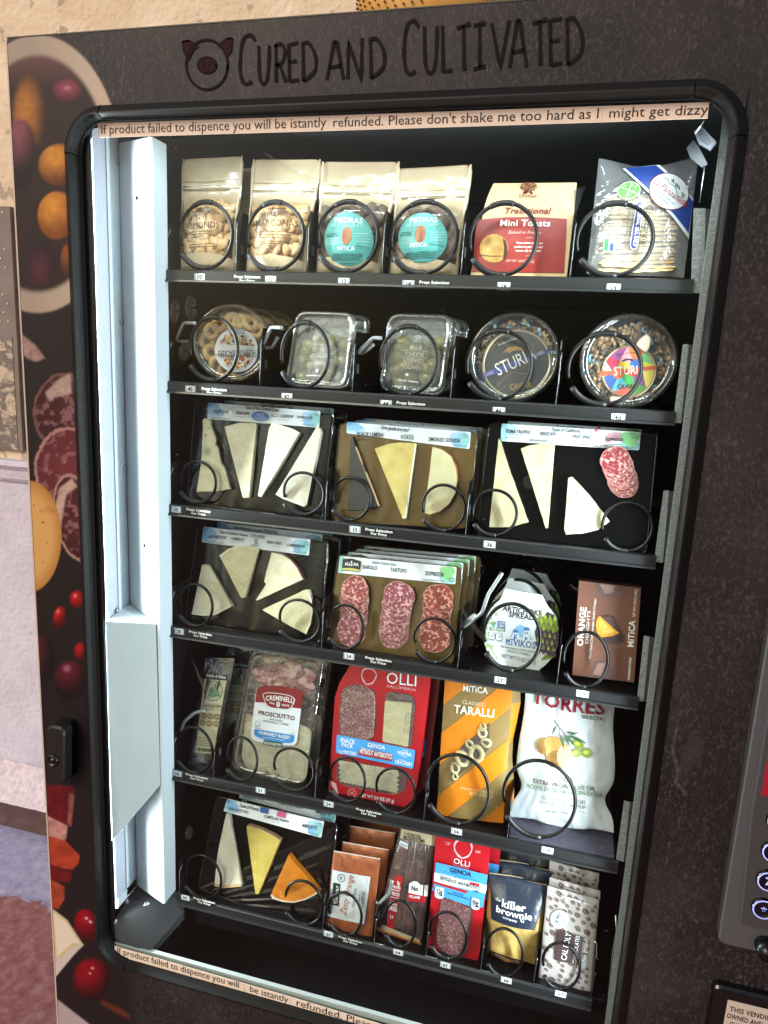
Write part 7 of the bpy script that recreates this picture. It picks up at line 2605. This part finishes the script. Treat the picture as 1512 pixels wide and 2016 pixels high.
LF = mat('print_leaf_dk', '#35592f', .5)
m_.zpoly(S, ell((395, 532), 64, 70, 26), PT[1], .0012)
m_.zpoly(S, ell((480, 520), 84, 66, 26, 15), PT[0], .0014)
m_.zpoly(S, ell((520, 600), 110, 108, 30, 30), PT[0], .0016)
m_.zpoly(S, ell((480, 640), 62, 72, 24, 30), PT[1], .0017)
m_.zpoly(S, ell((572, 622), 66, 98, 30, -6), PT[2], .0020)
for x_, y_, rx, ry, rot in ((668, 590, 42, 38, 0), (684, 515, 46, 34, 30), (756, 590, 48, 40, 10)):
    m_.zpoly(S, ell((x_, y_), rx, ry, 24, rot), OL[0], .0018)
    m_.zpoly(S, ell((x_ - 8, y_ - 6), rx * .5, ry * .45, 16, rot), OL[1], .0022)
m_.stroke(S, [(480, 318), (520, 370), (570, 430), (610, 480), (640, 520)], .0012, ink('#4a4030'), .0022)
m_.stroke(S, [(528, 382), (520, 430), (500, 460)], .0009, ink('#4a4030'), .0022)
for x1, y1, x2, y2, w_ in ((500, 358, 456, 446, 10), (540, 420, 568, 575, 13), (575, 440, 650, 520, 14), (600, 440, 765, 512, 14), (575, 418, 660, 420, 9), (610, 440, 690, 412, 9), (565, 440, 620, 540, 12), (590, 450, 705, 470, 10)):
    dx, dy = x2 - x1, y2 - y1
    L_ = math.hypot(dx, dy)
    nx_, ny_ = -dy / L_ * w_, dx / L_ * w_
    m_.zpoly(S, [(x1, y1), (x1 + dx * .4 + nx_, y1 + dy * .4 + ny_), (x2, y2), (x1 + dx * .4 - nx_, y1 + dy * .4 - ny_)], LF, .0024)
m_.build('printing', T)

# ------------------------------------------------------------------ sixth shelf
# --- 60 taste of france
T, S = board('black board with white, yellow and orange wedges, left on the sixth shelf', (640, 1020), .100,
             [(228, 880), (640, 1030), (1320, 1195), (1440, 320), (392, 82)], (340, 1550, 4.447), 'cheese boards on the sixth shelf', BRDK, lean=14)
wedge(S, T, [(365, 860), (440, 880), (600, 865), (540, 500), (490, 240), (470, 225), (430, 400), (390, 600)], 'ivory', .010, rind=[([(365, 860), (440, 880), (600, 865)], 'tan', .07)], seed=31)
wedge(S, T, [(725, 940), (752, 935), (850, 700), (940, 462), (860, 412), (760, 365), (655, 335), (645, 350)], 'comte', .010, rind=[([(940, 462), (860, 412), (760, 365), (655, 335)], 'tan', .035)], glints=6, seed=32)
wedge(S, T, [(858, 945), (880, 975), (960, 1000), (1060, 1010), (1160, 985), (1240, 945), (1285, 915), (1180, 790), (1060, 650), (1015, 590)], 'orange', .012, 'mimolette_wedge',
      rind=[([(858, 945), (880, 975), (960, 1000), (1060, 1010), (1160, 985), (1240, 945), (1285, 915)], 'grey', .09)], glints=3, seed=33)
m_ = band_label(S, T, [(445, 208), (1300, 442), (1326, 300), (478, 102)], 'blue', [
    ('Taste of France', (580, 170), (748, 208), 30, DK, .25), ('OSSAU IRATY AOC', (484, 196), (662, 232), 24, '#3a4a60', 0), ('COMTE AOC Reserve', (800, 268), (1014, 310), 26, DK, 0), ('MIMOLETTE', (1132, 348), (1264, 372), 28, DK, 0),
    ("sheep's milk", (520, 216), (594, 232), 10, GY, 0), ("cow's milk", (868, 300), (936, 316), 10, GY, 0), ("cow's milk", (1132, 366), (1202, 378), 10, GY, 0), ('NET WT 3 OZ', (1176, 402), (1266, 420), 14, DK, 0), ('KEEP REFRIGERATED', (520, 246), (620, 268), 10, DK, 0), ('peel to', (1270, 318), (1318, 328), 13, GY, 0), ('open', (1278, 338), (1312, 346), 13, GY, 0)])
m_.zpoly(S, [(762, 218), (836, 236), (842, 186), (768, 172)], mat('flag_blue', '#3558a4', .42), .0026)
m_.zpoly(S, [(912, 254), (986, 272), (994, 224), (920, 206)], mat('flag_pink', '#c94f86', .42), .0026)
m_.build('label', T)
dup(T, (.010, .036, .004), 'second black board with the blue and pink squares, behind the first')

# --- 63 bars
def bar(name, label, base, y0, quad, zz, group, mm, lean, depth, cat, nseal=26, dmm=None, bump_=.0035):
    zm(*zz)
    S = Surf(base, y0, lean)
    def bb(a, t):
        e = min(1, t / .09, (1 - t) / .09)
        e = max(0, e)
        cr = .0008 * math.sin(a * 17 + t * 4) * (1 if t < .16 or t > .84 else .25)
        return bump_ * e ** .5 * max(0, math.sin(PI * a)) ** .35 + cr * max(0, math.sin(PI * a)) + .0006
    S.setq(*quad, b=bb)
    S.me = .004
    T = thing(name, label, cat, S.O, group)
    m_ = MB()
    def zig(a, t):
        k_ = round(a * nseal)
        d_ = .006 if k_ % 2 else -.006
        return (a, t + (d_ if t > .999 else -d_ if t < .001 else 0))
    m_.pillow(S, mm, dmm or mm, bb, lambda a, t: depth * max(0, math.sin(PI * a)) ** .3 * max(0, min(1, t / .1, (1 - t) / .1)) ** .5, nseal, 26, zig)
    return T, S, m_
COP = mat('foil_copper', '#a05a38', .38, metal=.25, bump=1.8, bscale=26, var=.05, vscale=80)
Z6 = (620, 1600, 4.2)
T, S, m_ = bar('chocolate_bar', 'copper chocolate bar with a white label, front of its lane on the sixth shelf', (280, 1010), .098, [(85, 965), (470, 1040), (542, 378), (158, 312)], Z6, 'copper chocolate bars', COP, 12, .008, 'chocolate bar')
PWT = mat('foil_print', '#8a4b2e', .45)
for c_, bd in enumerate('1901'):
    m_.text(S, bd, (490, 500 - c_ * 24), (494, 478 - c_ * 24), 44, PWT, .0010, bold=True)
for pts in ([(180, 340), (230, 370), (220, 430), (270, 460)], [(280, 360), (340, 400), (320, 440)], [(360, 380), (410, 400), (380, 420)]):
    m_.stroke(S, pts, .0020, PWT, .0009)
m_.stroke(S, [(158, 316), (540, 382)], .0016, mat('seal_white', '#c8c0b8', .4), .0012)
m_.build('wrapper', T)
m_ = MB()
LW = mat('label_cool_white', '#c9cfd4', .42)
m_.zpoly(S, [(104, 846), (414, 914), (464, 522), (150, 466)], LW, .0016)
m_.zpoly(S, [(138, 752), (205, 764), (216, 580), (158, 570)], mat('label_dark_green', '#14241d', .45), .0021)
m_.text(S, 'CAL POLY', (192, 742), (204, 600), 22, WHT, .0026, bold=True)
m_.zpoly(S, [(150, 742), (176, 746), (172, 700), (156, 700)], ink('#c9cfc4'), .0026)
m_.stroke(S, ell((224, 532), 30, 32, 22) + [(254, 532)], .0010, ink('#3a3d42'), .0021)
for dx in (-8, 2):
    m_.stroke(S, [(220 + dx, 548), (228 + dx, 516)], .0010, ink('#3a3d42'), .0021)
m_.text(S, 'Zesty Orange', (262, 842), (326, 520), 52, ink('#a84a28'), .0021, shear=.25)
m_.text(S, 'chocolate', (330, 776), (350, 622), 24, ink('#3a3234'), .0021)
m_.zpoly(S, [(250, 850), (330, 868), (340, 780), (300, 810)], mat('label_swirl', '#b5babf', .42), .0018)
m_.micro(S, (372, 760), (384, 640), 10, ink('#6a6a70'), .0021)
m_.micro(S, (392, 766), (404, 640), 8, ink('#6a6a70'), .0021, seed=4)
m_.text(S, 'NET WT 2 OZ (57g)', (402, 780), (416, 650), 14, ink('#3a3a40'), .0021, bold=True)
m_.stroke(S, [(396, 880), (440, 530)], .0003, ink('#6a6a70'), .0021)
m_.build('label', T)
dup(T, (.008, .020, .004), 'second copper chocolate bar, just behind the front one')
dup(T, (.010, .052, .012), 'third copper chocolate bar, standing higher behind the other two', skip=('label',))
dup(T, (.016, .100, .006), 'fourth copper chocolate bar, in the dark at the back of the lane', skip=('label',))

# --- 64 kabanos
zm(*Z6)
S = Surf((690, 1060), .106, 14)
bk = lambda a, t: .005 * max(0, math.sin(PI * a)) ** .6 * max(0, math.sin(PI * min(.999, max(.001, t)))) ** .4
S.setq((500, 975), (880, 1095), (1005, 165), (715, 100), b=bk)
T = thing('sausage_bag', 'clear bag of thin smoked sausages beside the copper bars on the sixth shelf', 'sausage bag', S.O)
m_ = MB()
KAB = ramp_mat('kabanos', [(.3, '#2c120d'), (.5, '#4a2218'), (.75, '#74402e')], 90, 5, .35, coat=.5, bump=.6)
for k_ in range(6):
    f_ = (k_ + .5) / 6
    pts = []
    for j in range(9):
        u_, v_ = S.bil(.06 + f_ * .88 + .02 * math.sin(j + k_), .06 + .86 * j / 8)
        pts.append(S.O + S.U * u_ + S.V * v_ - S.N * (.003 + .003 * (k_ % 2)))
    m_.tube(pts, .0068, KAB, 10)
m_.build('sausages', T)
m_ = MB()
m_.pillow(S, FILMX, mat('film_back_brown', '#241512', .35), lambda a, t: bk(a, t) + .0015, lambda a, t: .012 * max(0, math.sin(PI * a)) ** .5 * max(0, math.sin(PI * t)) ** .3, 14, 24)
m_.build('film', T)
m_ = MB()
BGE = mat('print_beige', '#a69a80', .45)
m_.zpoly(S, [(708, 205), (988, 275), (1005, 165), (716, 102)], BGE, .0022)
m_.text(S, 'AIR DRIED PORK SAUSAGES', (732, 128), (985, 186), 20, ink('#3a3228'), .0027)
m_.text(S, 'with', (738, 172), (766, 178), 16, ink('#3a2a20'), .0027)
m_.text(S, 'PORCINI', (768, 190), (876, 212), 28, ink('#2a1f18'), .0027, bold=True)
m_.text(S, 'MUSHROOMS', (732, 212), (910, 250), 30, ink('#2a1f18'), .0027, bold=True)
m_.zpoly(S, [(698, 262), (770, 296), (776, 252), (706, 225)], mat('print_bluewhite', '#c0c8d0', .42), .0022)
m_.text(S, 'Brand', (708, 262), (762, 280), 18, ink('#2a3a5a'), .0027)
RB = mat('print_red2', '#a01a1e', .4)
m_.zpoly(S, [(590, 950), (650, 968), (738, 516), (665, 508)], RB, .0020)
for body, a_, b_, h in (('9g', (682, 584), (704, 590), 30), ('PROTEIN', (648, 612), (712, 624), 20), ('FOOD', (640, 672), (704, 684), 28), ('GLUTEN', (618, 752), (684, 764), 20), ('FREE', (614, 796), (682, 808), 34), ('1+', (620, 870), (650, 876), 40)):
    m_.text(S, body, a_, b_, h, W2, .0026, bold=True)
m_.micro(S, (640, 630), (708, 640), 8, W2, .0026)
m_.micro(S, (630, 692), (696, 702), 8, W2, .0026)
m_.zpoly(S, [(765, 715), (912, 742), (920, 680), (775, 640)], RB, .0022)
m_.zpoly(S, [(780, 650), (930, 690), (940, 596), (875, 590), (850, 560), (820, 556), (785, 575)], mat('print_white3', '#d5d8da', .42), .0026)
m_.text(S, 'No', (802, 632), (858, 640), 40, INKK, .0031, bold=True)
m_.text(S, '1', (882, 680), (912, 686), 88, INKK, .0031, bold=True)
m_.text(S, 'POLAND', (784, 690), (872, 706), 22, W2, .0031, bold=True)
m_.zpoly(S, [(505, 965), (880, 1092), (862, 1056), (540, 935)], mat('print_orange3', '#c46a1c', .45), .0020)
m_.zpoly(S, [(540, 960), (870, 1074), (866, 1044), (560, 920)], mat('print_tan3', '#b5a488', .45), .0024)
m_.build('printing', T)

# --- 65 genoa
zm(*Z6)
S = Surf((1130, 1250), .100, 13)
T = thing('salami_pack', 'tall red and blue pack of sliced salami, on the sixth shelf', 'salami pack', S.O, 'tall red and blue salami packs')
m_ = MB()
out = rpoly([S.uv(p_) for p_ in [(925, 1140), (940, 1175), (1000, 1215), (1220, 1262), (1330, 1250), (1362, 1180), (1452, 258), (1002, 165)]], [.006, .006, .006, .006, .010, .008, .003, .003], 4)
m_.prism(S, out, RED, 0, .008, .001)
m_.build('card', T)
m_ = MB()
wn = rpoly([S.uv(p_) for p_ in [(1010, 1090), (1060, 1150), (1200, 1195), (1262, 1150), (1310, 780), (1045, 690)]], .005, 4)
m_.poly(S, wn, mat('window_plum', '#3a1c24', .5), .0006)
q = random.Random(6)
for k_ in range(11):
    t_ = k_ / 10
    c = S.uv((1158 - 30 * t_, 800 + 250 * t_), .001)
    rr_ = .0232 if k_ < 10 else .0225
    pl = [(c[0] + rr_ * (1 + .02 * math.sin(4 * a_ + k_)) * math.cos(a_), c[1] + rr_ * (.92 if k_ == 10 else .82) * math.sin(a_)) for a_ in [2 * PI * j / 34 for j in range(34)]]
    m_.prism(S, pl, S_FINE, .0012 + k_ * .0003, .0008, .0002, mside=EDGE)
ws = m_.build('salami_window', T)
m_ = MB()
m_.poly(S, wn, FILMC, .0052)
m_.build('window_film', ws)
m_ = MB()
m_.zpoly(S, [(982, 595), (970, 640), (1045, 690), (1330, 790), (1392, 780), (1430, 515), (1000, 410)], SKY, .0056)
m_.zpoly(S, [(984, 570), (1412, 668), (1424, 600), (990, 494)], mat('label_white5', '#d5dae0', .4), .0061)
m_.zpoly(S, [(984, 586), (1250, 668), (1268, 650), (986, 566)], RB, .0064)
m_.zpoly(S, [(1278, 592), (1360, 610), (1362, 590), (1285, 572)], RB, .0066)
m_.text(S, 'GENOA', (1112, 488), (1288, 532), 38, ink('#10243a'), .0062, bold=True)
m_.text(S, 'MILD SALAMI', (1146, 538), (1246, 562), 12, ink('#10243a'), .0062)
m_.stroke(S, [(1066, 486), (1335, 562)], .0004, ink('#10243a'), .0062)
m_.text(S, 'PORK RAISED', (1030, 528), (1132, 552), 16, ink('#18202a'), .0067)
m_.text(S, 'WITHOUT ANTIBIOTICS', (1030, 554), (1362, 640), 26, ink('#18202a'), .0067, bold=True)
m_.text(S, 'EVER!', (1310, 654), (1358, 666), 18, ink('#18202a'), .0067, bold=True)
m_.text(S, 'SLOW AGED', (1138, 662), (1226, 690), 12, ink('#12406a'), .0062, bold=True)
m_.text(S, 'TIME HONORED METHODS', (1092, 668), (1270, 722), 12, ink('#12406a'), .0062, bold=True)
for cx_, cy_, n_, w_ in ((1030, 664, '12g', 48), (1328, 756, '0g', 44)):
    bx = [(cx_ - w_ * .85, cy_ + 30), (cx_, cy_ + 52), (cx_ + w_ * .8, cy_ + 42), (cx_ + w_ * .85, cy_ - 40), (cx_ - w_ * .7, cy_ - 56)]
    m_.zpoly(S, bx, mat('label_white5', '#d5dae0', .4), .0068, .002)
    m_.stroke(S, [(x_ * .92 + cx_ * .08, y_ * .92 + cy_ * .08) for x_, y_ in bx + bx[:1]], .0005, SKY, .0072)
    m_.text(S, n_, (cx_ - 26, cy_ + 2), (cx_ + 22, cy_ + 12), 38, ink('#151b22'), .0073, bold=True)
    m_.text(S, 'PROTEIN' if n_ == '12g' else 'SUGARS', (cx_ - 28, cy_ + 20), (cx_ + 26, cy_ + 32), 11, ink('#151b22'), .0073, bold=True)
m_.build('band_label', T)
m_ = MB()
for k_ in range(10):
    m_.stroke(S, [(1228 + 70 * (1 + .05 * (k_ % 3)) * math.cos(R(k_ * 36 + j * 12)), 292 + (74 + 5 * (k_ % 3)) * math.sin(R(k_ * 36 + j * 12))) for j in range(6)], .0016 + .0006 * (k_ % 2), RG, .0006, taper=[.3, 1, 1.4, 1.2, .8, .3])
m_.text(S, 'OLLI', (1142, 416), (1278, 450), 44, W2, .0007)
m_.text(S, 'SALUMERIA', (1142, 438), (1270, 468), 12, RG, .0007)
m_.micro(S, (1070, 244), (1124, 254), 7, RG, .0007)
m_.micro(S, (1082, 262), (1114, 268), 7, RG, .0007)
m_.micro(S, (1326, 316), (1372, 326), 8, RG, .0007)
m_.micro(S, (1326, 330), (1366, 338), 8, RG, .0007)
m_.text(S, 'NET WT 4 OZ (113 g)', (1072, 1216), (1200, 1236), 18, RG, .0007)
m_.stroke(S, ell((1012, 1184), 34, 26, 20) + [(1046, 1184)], .0010, RG, .0007)
m_.build('printing', T)
dup(T, (.014, .026, .001), 'second red and blue salami pack, showing at the right of the front one', skip=('salami_window',))

# --- 66 brownie
Z7 = (920, 1640, 4.725)
zm(*Z7)
S = Surf((390, 1210), .112, 12)
bb_ = lambda a, t: (.014 * max(0, math.sin(PI * a)) ** .5 * min(1, max(0, t / .06)) ** .5 * (1 if t < .72 else max(0, 1 - ((t - .72) / .26)) ** 1.2)) + .0006 + .0010 * math.sin(a * 8 + t * 7) * (1 if t > .6 else .3) * max(0, math.sin(PI * a))
S.setq((165, 1080), (640, 1225), (742, 478), (203, 372), b=bb_)
S.me = .003
T = thing('brownie_pack', 'navy topped bag with a golden brownie showing below, on the sixth shelf', 'brownie bag', S.O, 'navy topped brownie bags')
m_ = MB()
BRW = ramp_mat('blondie', [(.3, '#8a6c34'), (.5, '#ab8d4e'), (.75, '#c4a868')], 60, 6, .6, bump=.7)
m_.pillow(S, BRW, mat('bag_back', '#2a2420', .5), lambda a, t: bb_(a, t) * .92, lambda a, t: .016 * max(0, math.sin(PI * a)) ** .4 * max(0, min(1, t * 8, (1 - t) * 3)), 16, 20)
m_.build('brownie', T)
m_ = MB()
NAVY = mat('bag_navy', '#182334', .32, spec=.5, bump=2.2, bscale=22)
m_.poly(S, [S.uv(p_) for p_ in [(226, 768), (420, 820), (628, 868), (700, 690), (742, 500), (740, 480), (600, 450), (400, 400), (205, 372), (204, 420), (225, 600)]], NAVY, .0016)
for k_ in range(4):
    m_.stroke(S, [(204, 384 + k_ * 10), (400, 412 + k_ * 12), (600, 462 + k_ * 10), (742, 488 + k_ * 10)], .0004, mat('seal_line', '#34425a', .35), .0021)
m_.zpoly(S, [(205, 374), (400, 402), (520, 424), (520, 418), (400, 392), (300, 376), (210, 366)], mat('seal_tan', '#8f8468', .4), .0012)
m_.build('navy_top', T)
m_ = MB()
S.O = S.O + S.N * .0008
m_.text(S, 'the', (268, 592), (312, 604), 26, W2, .0024)
m_.text(S, 'killer', (322, 640), (540, 692), 62, W2, .0024, bold=True)
m_.text(S, 'brownie', (270, 694), (600, 776), 58, W2, .0024, bold=True)
m_.text(S, 'company', (334, 748), (466, 784), 22, W2, .0024)
m_.stroke(S, [(500, 740), (510, 780), (530, 790), (528, 770)], .0012, W2, .0024)
m_.zpoly(S, [(180, 1010), (240, 1080), (500, 1150), (510, 1218), (360, 1196), (235, 1130), (185, 1060)], mat('print_brown', '#5a3812', .42), .0012)
m_.text(S, 'BROOKIE', (258, 1120), (472, 1188), 36, W2, .0020, bold=True)
m_.build('printing', T)
f_ = MB()
f_.pillow(S, FILMC, None, lambda a, t: bb_(a, t) + .0011, lambda a, t: 0, 16, 20, lambda a, t: (a, t * .62))
dup(T, (.006, .030, .003), 'second navy brownie bag, behind the front one', skip=('printing',))
dup(T, (.010, .062, .004), 'third navy brownie bag, dark at the back of the lane', skip=('printing', 'brownie'))

# --- 67 bean print bars
BEANB = mat('wrap_grey', '#a9a2a2', .34, metal=.15, bump=1.6, bscale=28)
T, S, m_ = bar('snack_bar', 'pale grey bar printed with coffee beans, front of the rightmost lane on the sixth shelf', (880, 1470), .098, [(662, 1355), (1140, 1512), (1226, 618), (748, 488)], Z7, 'coffee bean print bars', BEANB, 12, .010, 'snack bar', nseal=40)
q = random.Random(21)
BN = mat('print_bean', '#4a3832', .42)
BNL = mat('print_bean_line', '#b5a8a4', .42)
def beans(mb, S, a0_, a1_, t0_, t1_, n_, off):
    done = []
    tr_ = 0
    while len(done) < n_ and tr_ < 4000:
        tr_ += 1
        a_, t_ = q.uniform(a0_, a1_), q.uniform(t0_, t1_)
        u_, v_ = S.bil(a_, t_)
        r_ = q.choice((.0030, .0036, .0048, .0052))
        if any(math.dist((u_, v_), d_[:2]) < (r_ + d_[2]) * 1.0 for d_ in done):
            continue
        done.append((u_, v_, r_))
        rot = q.uniform(-50, -15)
        mb.poly(S, ell((u_, v_), r_, r_ * .68, 14, rot), BN, off)
        c_, s_ = math.cos(R(rot)), math.sin(R(rot))
        pts = []
        for j in range(6):
            x_ = (j / 5 - .5) * 1.8 * r_
            y_ = .12 * r_ * math.sin(j * 1.4)
            pts.append((u_ + x_ * c_ - y_ * s_, v_ + x_ * s_ + y_ * c_))
        mb.stroke(S, pts, .0005, BNL, off + .0004, zoom=False)
beans(m_, S, .05, .95, .05, .96, 78, .0008)
m_.stroke(S, [(748, 545), (1000, 610), (1222, 690)], .0022, mat('seal_silver', '#c9c6c6', .3, metal=.3), .0016)
m_.build('wrapper', T)
m_ = MB()
S.O = S.O + S.N * .0007
m_.zpoly(S, ell((858, 790), 82, 84, 32), mat('print_pale_blue', '#c2d0d6', .42), .0018)
m_.text(S, 'CAL POLY', (836, 846), (882, 740), 28, ink('#2a2c2c'), .0023, bold=True)
for i in range(3):
    m_.micro(S, (800 + i * 13, 820), (836 + i * 13, 740), 7, ink('#5a6468'), .0023, seed=i)
    m_.micro(S, (872 + i * 15, 860), (906 + i * 10, 790), 7, ink('#5a6468'), .0023, seed=i + 4)
m_.zpoly(S, [(812, 1160), (860, 1180), (1050, 1215), (1082, 960), (840, 886), (826, 920)], mat('print_cocoa', '#3c2a2e', .42), .0018)
m_.text(S, 'CAL POLY', (920, 1176), (966, 928), 50, W2, .0023)
m_.text(S, 'CHOCOLATES', (1012, 1206), (1046, 950), 34, W2, .0023)
m_.text(S, 'coffee crunch', (1096, 1250), (1128, 978), 40, ink('#d8d4d4'), .0023, shear=.25, bold=True)
m_.build('printing', T)
dup(T, (.002, .014, .004), 'second coffee bean print bar, pressed against the front one', skip=('printing',))
dup(T, (.000, .044, .010), 'third coffee bean print bar, standing higher at the back', skip=('printing',))
